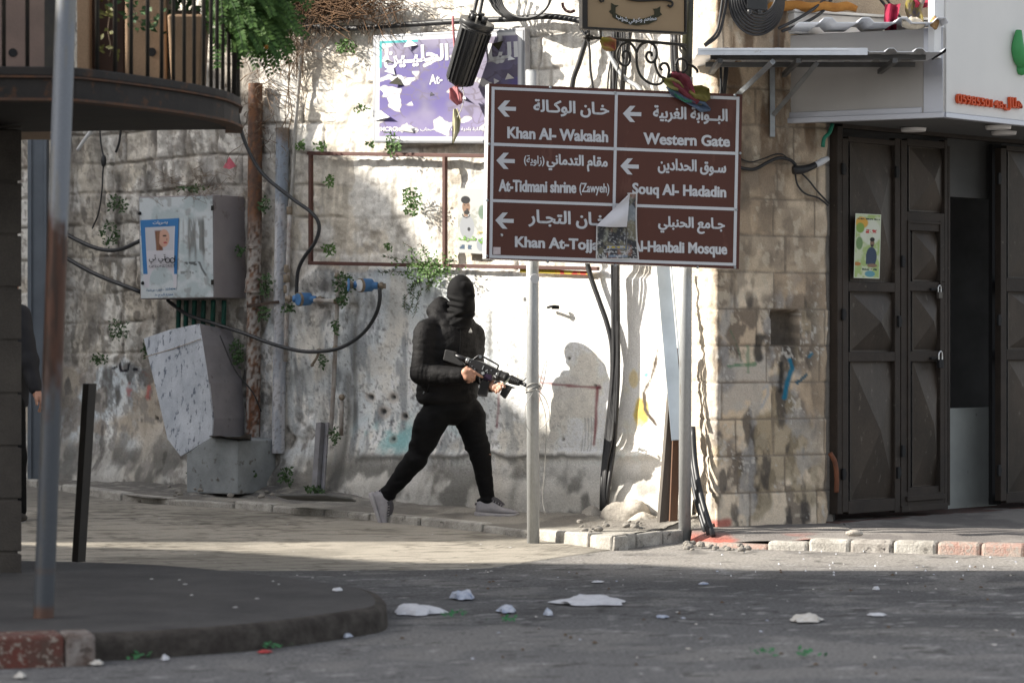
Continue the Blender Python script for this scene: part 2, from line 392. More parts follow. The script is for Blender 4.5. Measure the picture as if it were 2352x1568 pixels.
# right pavement with its painted kerb
fr = [(1588,1250),(1640,1256),(1760,1262),(1950,1267),(2150,1272),(2352,1278),(2700,1288)]
FW = [ground(x, y) for x, y in fr]
P = []; 
for i, f in enumerate(FW):
    fk = [f] if i == len(FW)-1 else [FW[i]*(1-t)+FW[i+1]*t for t in np.linspace(0, 1, 24, endpoint=False)]
    P += fk
rows = []
for q in P:
    row = []
    for u in np.linspace(0, 1, 26):
        bx = q.x*0.97+.1 if q.x < 2.1 else q.x + (q.x-2.1)*0.35
        by = (17.75+(bx-1.27)*.54 if bx < 2.12 else 18.2+(bx-2.13)*1.05)+.12
        x_ = q.x*(1-u)+bx*u; y_ = q.y+.10+(by-q.y-.10)*u
        z_ = min(.066, .012+.05*max(0, q.x-1.15)/.6) *(1-min(1,u*4)) + .068*min(1,u*4) + 0.03*u + .012*(float(vn(np.array(x_*6.), np.array(y_*6.)))-.5) + gz(q.y)*.5
        row.append((x_, y_, z_))
    rows.append(row)
P2 = np.array(rows)
c = np.ones(P2.shape)*np.array((0.19, 0.175, 0.165)); c = lerpc(c, (0.27,0.25,0.23), sst(.45,.62,fbm(P2[...,0]*5,P2[...,1]*5,4)))
c = lerpc(c, (0.40,0.12,0.09), sst(.5,.66,fbm(P2[...,0]*4+3,P2[...,1]*3,3))*sst(2.2,1.5,P2[...,0])*sst(.35,0,np.linspace(0,1,26))[None])
o = grid_mesh('pavement', P2, c, M_pave, flip=True); o['kind'] = 'structure'
mb = MB(); cols = [2,2,0,0,1,0,2,2,0,1,0,1,0,1,0,1,0,2,2,1]
acc = 0; k = 0
for a, b in zip(FW[:-1], FW[1:]):
    nseg = max(1, round((b-a).length/.26))
    for i in range(nseg):
        p = a+(b-a)*(i/nseg+.0015); q = a+(b-a)*((i+1)/nseg-.0015); dv = (b-a).normalized(); nn = Vector((-dv.y, dv.x, 0))
        hh = min(.072, .02+.05*max(0, p.x-1.15)/.6)
        lo = [p, q, q+nn*.14, p+nn*.14]; mb.m = cols[k % len(cols)]
        up = [p+nn*.02, q+nn*.02, q+nn*.14, p+nn*.14]
        mb.hexa([v-Vector((0,0,.1)) for v in lo]+[v+Vector((0,0,hh)) for v in up]); k += 1
mb.build('kerb', [M_kerb, M_kerb_white, M_kerb_faded], bevel=0.022, kind='structure')

# traffic island in the foreground: dark asphalt with a rounded end
top = [(-260,1275),(0,1284),(330,1293),(560,1312),(720,1329),(820,1342),(868,1354),(888,1366),(893,1380),(880,1393),(820,1404),(600,1432),(400,1447),(225,1455),(-260,1470)]
IH = 0.105
TP = [ground(x, y, IH) for x, y in top]
ring = []
for i in range(len(TP)-1):
    a = TP[i-1] if i else TP[0]; b, c_, d_ = TP[i], TP[i+1], TP[min(i+2, len(TP)-1)]
    for t in np.linspace(0, 1, 6, endpoint=False):
        ring.append(0.5*((2*b)+(c_-a)*t+(2*a-5*b+4*c_-d_)*t*t+(3*b-a-3*c_+d_)*t**3))
ring.append(TP[-1])
cen = sum(ring, Vector())/len(ring)
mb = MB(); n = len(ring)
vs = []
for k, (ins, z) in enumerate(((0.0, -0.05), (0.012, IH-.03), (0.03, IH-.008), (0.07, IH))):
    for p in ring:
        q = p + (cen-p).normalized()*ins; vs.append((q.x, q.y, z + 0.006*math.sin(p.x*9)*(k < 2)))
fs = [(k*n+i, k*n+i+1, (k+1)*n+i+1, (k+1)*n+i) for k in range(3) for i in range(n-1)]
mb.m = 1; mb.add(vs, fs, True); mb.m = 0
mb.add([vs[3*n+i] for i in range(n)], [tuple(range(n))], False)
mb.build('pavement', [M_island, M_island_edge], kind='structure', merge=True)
# painted kerb block at its left end
mb = MB()
q0 = ground(-240, 1541); q1 = ground(222, 1526)
for i, (f0, f1, m_) in enumerate(((0, .497, 0), (.503, .84, 0), (.842, .998, 1))):
    a = q0+(q1-q0)*f0; b = q0+(q1-q0)*f1; dv = (q1-q0).normalized(); nn = Vector((-dv.y, dv.x, 0))
    lo = [a, b, b+nn*.22, a+nn*.22]; mb.m = m_
    mb.hexa([v-Vector((0,0,.08)) for v in lo]+[v+nn*.015*(i_ < 2)+Vector((0,0,.118)) for i_, v in enumerate(lo)])
mb.build('kerb', [M_kerb_red, mat('kerb_grey_paint', (.30,.27,.25), (.12,.085,.07), scale=13, rough=.9, bump=.9, c3=(.10,.08,.07), s3=26, t3=.56)], bevel=0.016, kind='structure')

# ------------------------------------------------------------------ the old stone wall
M_wall = mat('old_wall', (0.5,0.5,0.5), attr='Col', rough=0.95, bump=0.55, bscale=55, fine=0.22, spec=0.08)
ss = np.arange(-0.12, 7.0, 0.0105); zz = np.arange(-0.12, 4.35, 0.0105)
SS, ZZ = np.meshgrid(ss, zz, indexing='ij')
BX = 1.15-0.788*SS; BY = 18.25+0.616*SS
P = np.stack([BX, BY, ZZ], -1)
PXx, PYy = topix(P)
n1 = fbm(SS*1.3, ZZ*1.3, 5); n2 = fbm(SS*5+3, ZZ*5, 5); n3 = fbm(SS*16, ZZ*16+5, 4); n4 = fbm(SS*42+8, ZZ*42, 3)
yb = np.interp(PXx, [-100, 300, 560, 640, 720, 1000, 1600], [850, 840, 850, 700, 622, 626, 622]) + (n2-.5)*60
plaster = sst(-8, 10, PYy-yb)
# blocks
rowh = 0.235
zr = ZZ + 0.15*(fbm(SS*1.1, ZZ*.9+40, 4)-.5) + .012*(n3-.5); rowi = np.floor(zr/rowh).astype(int)
bid = np.zeros(SS.shape, int); du = np.zeros(SS.shape)
rb = np.random.RandomState(5)
for r_ in range(rowi.min(), rowi.max()+1):
    m = rowi == r_
    if not m.any(): continue
    e = np.cumsum(rb.uniform(.15, .56, 60)) - .5 - rb.rand()*.4
    sv = SS[m] + .08*(n2[m]-.5)
    k = np.searchsorted(e, sv); k = np.clip(k, 1, 59); bid[m] = k + r_*97
    du[m] = np.minimum(sv-e[k-1], e[k]-sv)
dz = np.minimum(zr-rowi*rowh, (rowi+1)*rowh-zr); ed = np.minimum(du, dz)
rv = rb.rand(200, 3); bv = rv[bid % 200, 0]; bw = rv[bid % 200, 1]
joint = sst(.022, .004, ed + (n3-.5)*.02); upper = 1-plaster
rubble = np.exp(-(((PXx-690)/75)**2+((PYy-1030)/95)**2)) + np.exp(-(((PXx-760)/90)**2+((PYy-690)/45)**2)*1.1)
rubble = np.clip(rubble, 0, 1)
jk_ = sst(.47, .68, fbm(SS*1.6+60, ZZ*1.9, 5)+.12*sst(700, 400, PXx))
n5 = fbm(SS*9+70, ZZ*11, 5)
disp = upper*(0.019*sst(0, .018, ed)*(.15+.85*jk_) + .016*(bv-.5)*(.4+.6*jk_) + .030*(n2-.5) + .028*(n5-.5) + .016*(n3-.5) + .007*(n4-.5)) + plaster*(.035 + .05*(n1-.5) + .012*(n2-.5) + .003*(n3-.5))
disp += -rubble*(.05*sst(.35, .6, n2)+.03*n3)*1.0
foot = sst(.75, .1, ZZ); disp += foot*(.10+.05*(n1-.5)) + sst(.34, .22, ZZ-.03*n2)*(.035)
disp += .02*np.exp(-((PYy-1042+(n2-.5)*30)/9)**2)*sst(820, 860, PXx)
# bullet holes in the plaster
holes = [(905,1164,9),(948,1170,10),(922,1197,13),(976,1210,8),(1024,1222,12),(960,1275,8),(1338,873,4),(1320,885,3),(1415,1103,6)]
hm = np.zeros(SS.shape)
for hx, hy, hr in [(a/1.0, b/1.0, c) for a, b, c in holes]:
    hx2, hy2 = (hx, hy) if hx > 1300 else (700/1.306+ (hx-700)*1.0, hy)
for hx, hy, hr in [(857,913,8),(909,912,9),(888,944,11),(938,955,7),(988,968,11),(916,1008,7),(1315,823,4),(1375,885,4),(1305,1008,4),(455,952,5),(370,960,5),(1215,690,7)]:
    q = np.hypot(PXx-hx, PYy-hy)/hr + (n3-.5)*.8
    hm = np.maximum(hm, sst(1.1, .35, q)); disp -= .02*sst(1.0, .2, q)
P[..., 0] += WP.n.x*disp; P[..., 1] += WP.n.y*disp
# colour: stone, whitewash, dirt with shapes of their own
c = np.ones(P.shape)*np.array((.56, .51, .43))
c = lerpc(c, (.66, .63, .575), sst(.3, .8, bv)); c = lerpc(c, (.46, .41, .34), sst(.62, .9, bw)*.7)
c = lerpc(c, (.64, .62, .58), sst(.46, .58, n2)*.75*sst(600, 800, PXx))
c = lerpc(c, (.40, .36, .31), sst(.5, .66, fbm(SS*2.3+7, ZZ*2.3, 5))*.6*sst(760, 560, PXx))
c = lerpc(c, (.62, .60, .56), sst(.47, .57, fbm(SS*3.4+27, ZZ*2.6, 5))*.8)
c = lerpc(c, (.25, .215, .18), joint*(.12+.5*sst(.4, .6, n1))*(.15+.85*jk_))
c = lerpc(c, (.10, .09, .08), sst(.012, .002, ed+(n3-.5)*.012)*jk_*sst(.45, .6, fbm(SS*2+15, ZZ*2, 4))*.85)
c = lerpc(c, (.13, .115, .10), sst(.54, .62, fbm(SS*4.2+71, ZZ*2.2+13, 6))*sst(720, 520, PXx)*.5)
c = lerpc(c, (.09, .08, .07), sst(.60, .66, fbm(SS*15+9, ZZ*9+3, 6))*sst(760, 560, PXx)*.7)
c = lerpc(c, (.20, .175, .15), sst(.34, .26, n5)*.5)
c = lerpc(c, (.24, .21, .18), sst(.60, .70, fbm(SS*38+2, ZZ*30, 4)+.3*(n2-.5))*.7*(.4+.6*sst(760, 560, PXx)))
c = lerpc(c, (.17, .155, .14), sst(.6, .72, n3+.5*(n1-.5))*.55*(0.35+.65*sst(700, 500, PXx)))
c = lerpc(c, (.27, .24, .20), sst(.56, .7, fbm(SS*20, ZZ*3.5, 4))*.45)
pl = np.ones(P.shape)*np.array((.74, .725, .69))
bl = sst(.38, .60, fbm(SS*2.1+2, ZZ*2.6+1, 6))*sst(1290, 1000, PXx)
pl = lerpc(pl, (.50, .545, .58), bl*.75)
fs1 = fbm(SS*34+3, ZZ*11, 4); fs2 = fbm(SS*60, ZZ*60+9, 3)
pl = lerpc(pl, (.30, .325, .345), sst(.52, .64, fs1)*sst(.40, .58, fbm(SS*3+90, ZZ*3, 4))*.75*sst(1330, 1050, PXx))
pl = lerpc(pl, (.16, .165, .17), sst(.66, .74, fs2+.35*(n2-.5))*.75*sst(1500, 1100, PXx))
pl = lerpc(pl, (.55, .50, .42), sst(.5, .64, fbm(SS*3.7+44, ZZ*3.7, 5))*.45)
pl = lerpc(pl, (.55, .60, .63), sst(.47, .62, fbm(SS*7, ZZ*2, 5))*.6*sst(1290, 1000, PXx))
pl = lerpc(pl, (.21, .225, .24), sst(.56, .70, fbm(SS*13+4, ZZ*4+2, 5))*.75*sst(1400, 1050, PXx))
pl = lerpc(pl, (.13, .13, .135), sst(.62, .70, n4*.5+n3*.5+.25*(n1-.5))*.7*sst(1500, 1000, PXx))
pl = lerpc(pl, (.24, .46, .47), sst(.5, .7, fbm(SS*6+11, ZZ*6, 5))*np.exp(-(((PXx-930)/110)**2+((PYy-1010)/45)**2))*.9)
pl = lerpc(pl, (.40, .34, .27), sst(.5, .64, fbm(SS*3.1+17, ZZ*3.1, 5))*sst(560, 300, PXx)*.9)
pl = lerpc(pl, (.25, .20, .155), sst(.58, .66, n2)*sst(600, 400, PXx)*.7)
pl = lerpc(pl, (.42, .11, .10), sst(.63, .70, fbm(SS*9+1, ZZ*9, 4))*sst(460, 420, PXx)*sst(250, 330, PXx)*sst(830, 850, PYy)*sst(960, 910, PYy)*.8)
base = sst(.50, .24, ZZ-.06*gz(0)-.16*(n1-.5)-.02*SS)
pl = lerpc(pl, (.40, .375, .335), base*.75)
pl = lerpc(pl, (.10, .098, .09), base*sst(.42, .58, fbm(SS*6+21, ZZ*5, 5))*.8)
pl = lerpc(pl, (.17, .165, .155), np.exp(-((PYy-1045+(n2-.5)*30)/6)**2)*sst(800, 860, PXx)*sst(1420, 1380, PXx)*.85)
pl = lerpc(pl, (.30, .27, .235), rubble*.85*sst(.3, .55, n2)); pl = lerpc(pl, (.12, .11, .10), rubble*sst(.56, .66, n3)*.8)
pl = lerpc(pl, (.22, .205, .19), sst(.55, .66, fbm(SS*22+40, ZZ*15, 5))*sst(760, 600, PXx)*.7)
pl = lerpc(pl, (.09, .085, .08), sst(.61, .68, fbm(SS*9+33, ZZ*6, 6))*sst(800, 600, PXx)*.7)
pl = lerpc(pl, (.09, .085, .08), np.exp(-(((PXx-760)/55)**2+((PYy-655)/24)**2))*.8)
for x_, w_, y0, y1, k_ in [(822,7,690,960,.7),(806,10,850,1130,.75),(1132,5,715,790,.8),(745,14,760,1000,.35),(1210,10,1060,1160,.4)]:
    pl = lerpc(pl, (.12, .115, .105), np.exp(-((PXx-x_-8*(n2-.5))/w_)**2)*sst(y0-10, y0+15, PYy)*sst(y1+40, y1, PYy)*k_)
for ex, ey, rx, ry, col, k_ in [(1478,948,17,30,(.52,.40,.10),.95),(1462,868,10,28,(.58,.48,.25),.75),(1490,860,6,5,(.12,.45,.38),.9),(1475,980,10,22,(.62,.53,.32),.6),(1222,702,12,12,(.42,.24,.17),.5),(1290,890,60,26,(.55,.53,.52),.3)]:
    q = ((PXx-ex)/rx)**2+((PYy-ey)/ry)**2 + (n3-.5)*1.6; pl = lerpc(pl, col, sst(1.25, .5, q)*k_)
for pts, w_, k_ in [([(1255,879),(1320,886),(1384,890)],2.2,.8),([(1237,858),(1258,870)],3,.6),([(1380,888),(1378,960),(1376,1020)],3,.85),([(1155,905),(1150,980)],2.5,.6),([(1252,875),(1236,1000)],2.5,.5)]:
    pl = lerpc(pl, (.20, .05, .06), sst(w_*1.7, w_*.5, polyd(PXx, PYy, pts)+(n3-.5)*2.5)*k_)
pl = lerpc(pl, (.14, .05, .06), sst(7, 3, np.hypot(PXx-1384, PYy-889))*.9)
for i in range(5):
    pts = [(1352+i*5, 960-6*i % 4), (1349+i*5, 1035)]; pl = lerpc(pl, (.33, .33, .33), sst(2, .6, polyd(PXx, PYy, pts)+(n3-.5)*2)*.7)
crk = [(1517,803),(1510,835),(1500,870),(1485,900),(1488,940),(1512,975)]
dcr = polyd(PXx, PYy, crk)+(n3-.5)*7; pl = lerpc(pl, (.10,.08,.065), sst(3.6, 1.4, dcr))
# sprayed letters on the left plaster
for pts, w_ in [([(281,835),(283,850),(289,852),(300,850),(303,835)],2.6),([(303,835),(308,826),(318,825),(322,830)],2.6),([(266,846),(274,842)],2.4),([(316,848),(320,848)],4)]:
    pl = lerpc(pl, (.02,.02,.025), sst(w_*1.5, w_*.7, polyd(PXx, PYy, pts)+(n3-.5)*1.5))
pl = lerpc(pl, (.02,.02,.02), hm*.9*sst(.2,.5,n3+.2)); 
rim = np.zeros(SS.shape)
for hx, hy, hr in [(857,913,8),(909,912,9),(888,944,11),(938,955,7),(988,968,11),(916,1008,7)]:
    rim = np.maximum(rim, sst(1.9, .9, np.hypot(PXx-hx, PYy-hy)/hr+(n3-.5)))
pl = lerpc(pl, (.30, .25, .21), rim*.6*(1-hm))
c = c*(1-plaster[..., None])+pl*plaster[..., None]
# stained left end and rust runs
c = lerpc(c, (.16, .15, .14), sst(.54, .66, fbm(SS*6.5+9, ZZ*1.3, 5))*.5*sst(620, 400, PXx)*upper)
c = lerpc(c, (.17, .155, .14), np.exp(-((PXx-(150+10*(n2-.5)*8))/26)**2)*sst(300, 340, PYy)*sst(1010, 940, PYy)*.75)
c = np.clip(c*1.26, 0, .84)
for x_, w_, y0, y1, k_ in [(276,7,400,560,.7),(440,9,380,470,.5),(345,8,395,470,.6),(390,12,560,640,.0),(368,8,690,790,.6),(890,5,380,460,.25)]:
    c = lerpc(c, (.07,.065,.06), np.exp(-((PXx-x_-10*(n2-.5))/w_)**2)*sst(y0-8, y0+8, PYy)*sst(y1+25, y1, PYy)*k_)
c = lerpc(c, (.50,.37,.30), np.exp(-(((PXx-1290)/90)**2+((PYy-250)/80)**2))*sst(.5,.65,n2)*.35)
w_ = grid_mesh('stone_wall', P, c, M_wall, flip=False)
tag(w_, 'tall old stone wall with peeling whitewashed plaster along its foot, behind the walking person', 'wall')
# ------------------------------------------------------------------ stone pier at the corner, shop beside it
def uz(pl, p0, d, x, y): q = pl.at(x, y); return (q-p0).dot(d), q.z
def slab(mb, pl, p0, d, rect, o0, o1, level=True):
    x0, y0, x1, y1 = rect; xm = (x0+x1)/2; base = pl; pl = Plane(pl.p+pl.n*o1, pl.n)
    u0 = uz(pl, p0, d, x0, y0)[0]; u1 = uz(pl, p0, d, x1, y0)[0]
    zt = uz(pl, p0, d, xm, y0)[1]; zb = uz(pl, p0, d, xm, y1)[1]
    c = []
    for z in (zb, zt):
        for u, o in ((u0, o1), (u1, o1), (u1, o0), (u0, o0)):
            q = p0 + d*u + pl.n*o; c.append((q.x, q.y, z))
    return mb.hexa(c)
M_pier = mat('pier_stone', (0.4,0.35,0.28), attr='Col', rough=0.95, bump=0.55, bscale=60, fine=0.2, spec=0.08)
path = [(1.02,18.75),(1.13,18.25),(1.20,17.95),(1.25,17.74),(1.285,17.70),(1.70,17.935),(2.065,18.13),(2.085,18.16),(2.09,18.3),(2.16,19.6)]
cum = [0.0]
for a, b in zip(path[:-1], path[1:]): cum.append(cum[-1]+math.dist(a, b))
uu = np.arange(0, cum[-1], 0.0095); ux = np.interp(uu, cum, [p[0] for p in path]); uy = np.interp(uu, cum, [p[1] for p in path])
tx = np.gradient(ux); ty = np.gradient(uy); ln = np.hypot(tx, ty); nxn, nyn = ty/ln, -tx/ln
zz2 = np.arange(-0.1, 4.3, 0.0105)
UU, ZZ2 = np.meshgrid(uu, zz2, indexing='ij'); ubig = UU
BXp = np.repeat(ux[:, None], len(zz2), 1); BYp = np.repeat(uy[:, None], len(zz2), 1)
P = np.stack([BXp, BYp, ZZ2], -1); QX, QY = topix(P)
m1 = fbm(UU*2.2+50, ZZ2*2.2, 5); m2 = fbm(UU*6+50, ZZ2*6, 5); m3 = fbm(UU*18+50, ZZ2*18, 4); m4 = fbm(UU*45+50, ZZ2*45, 3)
ch = 0.2313; z0 = CAM_H-(1129-CY)*17.9/F
zc = ZZ2 - z0 + .008*(m2-.5); ri = np.floor(zc/ch).astype(int)
rp = np.random.RandomState(8); du = np.zeros(UU.shape); bid = np.zeros(UU.shape, int)
for r_ in range(ri.min(), ri.max()+1):
    m = ri == r_
    e = np.cumsum(rp.uniform(.24, .52, 16))-.4
    k = np.clip(np.searchsorted(e, UU[m]), 1, 15); bid[m] = k+31*(r_-ri.min()); du[m] = np.minimum(UU[m]-e[k-1], e[k]-UU[m])
edp = np.minimum(du, np.minimum(zc-ri*ch, (ri+1)*ch-zc)); pv = rp.rand(600, 3); b0 = pv[bid % 600, 0]; b1 = pv[bid % 600, 1]
hole = sst(1.06, .94, np.maximum(np.abs((QX-1800)/31), np.abs((QY-753)/39))+(m3-.5)*.12)*(nyn[:, None] < -.5)
jp = sst(.010, .002, edp+(m3-.5)*.008)
rough_l = sst(1.275, 1.20, BXp)*(nxn[:, None] < -.3)
dp = .009*sst(0, .012, edp) + .010*(b0-.5) + .014*(m2-.5) + .010*(m3-.5) + .004*(m4-.5) - hole*(.10+.05*m3) + rough_l*(.05*(m2-.5)+.03*(m3-.5))
edge_r = sst(1893+14*(m2-.5)*2, 1905, QX)*(BXp > 1.9); dp -= edge_r*.03
P[..., 0] += nxn[:, None]*dp; P[..., 1] += nyn[:, None]*dp
c = np.ones(P.shape)*np.array((.66, .53, .385)); c = lerpc(c, (.74, .62, .48), sst(.3, .8, b0)); c = lerpc(c, (.52, .40, .285), sst(.55, .95, b1)*.8)
c = lerpc(c, (.33, .26, .19), sst(.44, .62, m1)*.6)
lowz = sst(560, 760, QY); dirt = sst(.46, .58, m2*.55+m1*.45)
rightclean = sst(1905, 1830, QX+60*(m1-.5))*.85+.15
c = lerpc(c, (.17, .145, .125), dirt*rightclean*(.32+.5*lowz))
c = lerpc(c, (.12, .10, .085), sst(.50, .60, fbm(UU*11+7, ZZ2*8+2, 6))*rightclean*(.35+.4*lowz))
c = lerpc(c, (.62, .54, .43), sst(.60, .66, fbm(UU*16+70, ZZ2*13, 5))*.6)
c = lerpc(c, (.26, .215, .14), sst(.52, .62, fbm(UU*5+80, ZZ2*3.5, 5))*lowz*.65*rightclean)
c = lerpc(c, (.06, .055, .055), sst(.56, .64, fbm(UU*7+20, ZZ2*2.6+8, 5))*rightclean*(.3+.5*lowz))
c = lerpc(c, (.40, .39, .38), sst(.58, .66, fbm(UU*6+33, ZZ2*4+3, 5))*.55*lowz*rightclean)
c = lerpc(c, (.58, .55, .50), sst(.66, .72, m4*.6+m2*.4)*.7*lowz)
c = lerpc(c, (.15, .095, .06), sst(.50, .60, fbm(UU*9+61, ZZ2*1.9, 6))*sst(500, 260, QY)*.85)
c = lerpc(c, (.20, .165, .13), jp*.85)
c = lerpc(c, (.135, .115, .095), hole*.9); c = lerpc(c, (.20, .19, .18), edge_r*.9)
c = lerpc(c, (.62, .55, .46), sst(1.30, 1.22, BXp)*(nxn[:, None] < -.2)*.8)
front = (nyn[:, None] < -.5)
for pts, w_, col, k_ in [([(1669,841),(1700,838),(1732,836)],3,(.10,.22,.12),.8),([(1717,795),(1716,855)],2.5,(.12,.22,.13),.6),([(1744,775),(1738,800),(1742,822)],8,(.02,.02,.022),.85),
    ([(1792,833),(1793,870),(1790,897)],5,(.03,.03,.03),.85),([(1812,826),(1818,845),(1812,860),(1804,890),(1801,912)],5,(.02,.16,.26),.95),([(1856,819),(1862,812)],4,(.03,.17,.27),.9),([(1830,880),(1852,861)],2.2,(.03,.10,.15),.9),
    ([(1748,935),(1764,905),(1762,884),(1752,892)],3,(.42,.42,.43),.8),([(1640,1205),(1668,1200)],10,(.40,.06,.05),.75),([(1676,760),(1690,790),(1700,830)],2,(.10,.16,.10),.5),([(1612,756),(1605,785),(1612,800)],3,(.05,.05,.05),.6)]:
    c = lerpc(c, col, sst(w_*1.6, w_*.6, polyd(QX, QY, pts)+(m3-.5)*6)*k_*front)
o = grid_mesh('stone_pier', P, c, M_pier, flip=True)
tag(o, 'corner pier of large stained tan stone blocks between whitewashed wall and metal shop doors', 'pier')

M_upper = mat('upper_stone', (.42,.35,.27), (.30,.25,.20), scale=4, rough=.95, bump=.6, c3=(.14,.12,.10), s3=9, t3=.6, fine=.25)
M_metal_dk = mat('brown_door_metal', (.042,.031,.024), (.026,.020,.016), scale=5, rough=.7, metal=.1, bump=.15, bscale=30, c3=(.10,.085,.07), s3=22, t3=.66, fine=.2, spec=.35)
M_metal_panel = mat('brown_door_sheet', (.062,.047,.036), (.034,.027,.021), scale=4, rough=.5, metal=.35, bump=.15, bscale=20, c3=(.10,.085,.07), s3=26, t3=.62, fine=.2, spec=.4, stretch=(1,1,.5))
M_black = mat('black', (.012,.012,.013), rough=.7)
M_dark_room = mat('dark_room', (.26,.26,.26), (.18,.18,.18), scale=3, rough=.9)
M_steel = mat('grey_steel', (.36,.38,.40), (.27,.285,.30), scale=5, rough=.45, metal=.6, c3=(.2,.18,.16), s3=20, t3=.66)
M_galv = mat('galvanised_pipe', (.46,.47,.47), (.34,.35,.355), scale=6, rough=.5, metal=.35, c3=(.25,.23,.20), s3=18, t3=.64, stretch=(1,1,.3), fine=.12)
M_whitepanel = mat('white_panel', (.76,.745,.72), (.70,.69,.67), scale=1.5, rough=.45, spec=.4)
M_greypanel = mat('grey_sheet_panel', (.50,.48,.46), (.42,.40,.385), scale=1.2, rough=.42, metal=.25, spec=.45, stretch=(1,1,.6))
M_trim = mat('aluminium_trim', (.50,.51,.56), rough=.35, metal=.5)
M_counter = mat('grey_counter_sheet', (.36,.38,.365), (.28,.295,.285), scale=3, rough=.6, c3=(.16,.14,.12), s3=14, t3=.66)
M_step = mat('red_brown_step', (.10,.05,.042), (.07,.055,.05), scale=8, rough=.9, bump=.6, c3=(.16,.12,.10), s3=20, t3=.6)

shop = empty('metal_shop', DA, 'dark brown metal shop doors with raised pyramid panels standing part open beside the stone pier', 'shop front')
def DS(mb, rect, o0, o1): return slab(mb, DP, DA, dd_, rect, o0, o1)
def pyramid(mb, rect, o, h, inset=4):
    x0, y0, x1, y1 = rect; xm = (x0+x1)/2; h = h*2.1
    u0, u1 = (uz(DP, DA, dd_, x, y0)[0] for x in (x0, x1)); zt, zb = (uz(DP, DA, dd_, xm, y)[1] for y in (y0, y1))
    g = lambda u, z, oo: (DA+dd_*u+DP.n*oo).xy.to_3d()+Vector((0,0,z))
    c = [g(u0,zb,o), g(u1,zb,o), g(u1,zt,o), g(u0,zt,o)]; i = .012
    c2 = [g(u0+i,zb+i,o), g(u1-i,zb+i,o), g(u1-i,zt-i,o), g(u0+i,zt-i,o)]
    mb.add(c+c2, [(0,1,5,4),(1,2,6,5),(2,3,7,6),(3,0,4,7)])
    mb.add(c2+[g((u0+u1)/2, (zb+zt)/2, o+h)], [(0,1,4),(1,2,4),(2,3,4),(3,0,4)])
def leaf(outer, panels, label=None, thick=.05):
    """a door leaf: rails and stiles round pyramid panels"""
    x0, y0, x1, y1 = outer; mb = MB(); ps = sorted(panels, key=lambda p: p[1])
    px0 = min(p[0] for p in ps); px1 = max(p[2] for p in ps)
    DS(mb, (x0, y0, px0, y1), 0, thick); DS(mb, (px1, y0, x1, y1), 0, thick)
    yy = y0
    for p in ps:
        DS(mb, (px0, yy, px1, p[1]), 0, thick-.002); yy = p[3]
        if p[0] > px0+1: DS(mb, (px0, p[1], p[0], p[3]), 0, thick-.001)
        if p[2] < px1-1: DS(mb, (p[2], p[1], px1, p[3]), 0, thick-.001)
    DS(mb, (px0, yy, px1, y1), 0, thick-.002)
    d_ = mb.build('door', M_metal_dk, shop, bevel=.004, label=label)
    for p in ps:
        q = MB(); pyramid(q, p, .012, .028); q.build('door_panel', M_metal_panel, d_)
    return d_
d1 = leaf((1936,318,2068,1176), [(1949,330,2056,648),(1949,670,2056,808),(1949,830,2056,1147)])
d2 = leaf((2070,322,2177,1165), [(2084,338,2170,488),(2092,531,2158,647),(2092,669,2158,806),(2092,830,2158,1117)])
d3 = leaf((2299,340,2470,1150), [(2312,352,2450,640),(2312,671,2450,802),(2312,826,2450,1128)])
for par, hs in ((d1, [(2062,395),(1940,388),(1940,722),(1940,1088)]), (d2, [(2076,600),(2068,738),(2076,1035),(2066,1085)]), (d3, [(2297,410),(2297,735),(2297,1080)])):
    for x, y in hs:
        q = MB(); DS(q, (x-3, y-13, x+3, y+13), .05, .066); DS(q, (x-5, y-6, x+5, y+6), .05, .06); q.build('hinge', M_black, par, bevel=.002)
q = MB(); DS(q, (2085,1136,2172,1148), .05, .065); DS(q, (2072,1158,2178,1172), .05, .062); q.build('kick_bar', M_metal_dk, d2, bevel=.003)
q = MB(); DS(q, (2086,508,2164,514), .05, .058); DS(q, (2086,508,2090,1128), .05, .058); DS(q, (2160,508,2164,1128), .05, .058); q.build('wicket_frame', M_metal_dk, d2, bevel=.002)
for y in (664, 822):
    q = MB(); DS(q, (2140,y-2,2168,y+3), .052, .07); q.build('hasp', M_black, d2, bevel=.002)
q = MB(); DS(q, (1924,290,1936,1180), -.02, .045); DS(q, (1936,292,2480,318), -.03, .04); DS(q, (2178,335,2183,1160), -.03, .03); q.build('door_frame', M_metal_dk, shop, bevel=.004)
q = MB(); DS(q, (2279,332,2299,1158), -.08, -.05); q.build('black_strip', M_black, shop)  # thin black strip between the opening and the right leaf
q = MB(); DS(q, (1926,1178,2480,1202), -1.6, .075); q.build('threshold', M_step, shop, bevel=.01)
q = MB(); DS(q, (2170,936,2290,1176), -.30, -.26); q.build('counter', M_counter, shop, bevel=.004)
q = MB(); DS(q, (2176,318,2300,455), -.16, -.13); q.build('transom_panel', mat('transom', (.10,.10,.098), (.075,.075,.074), scale=3, rough=.7), shop)
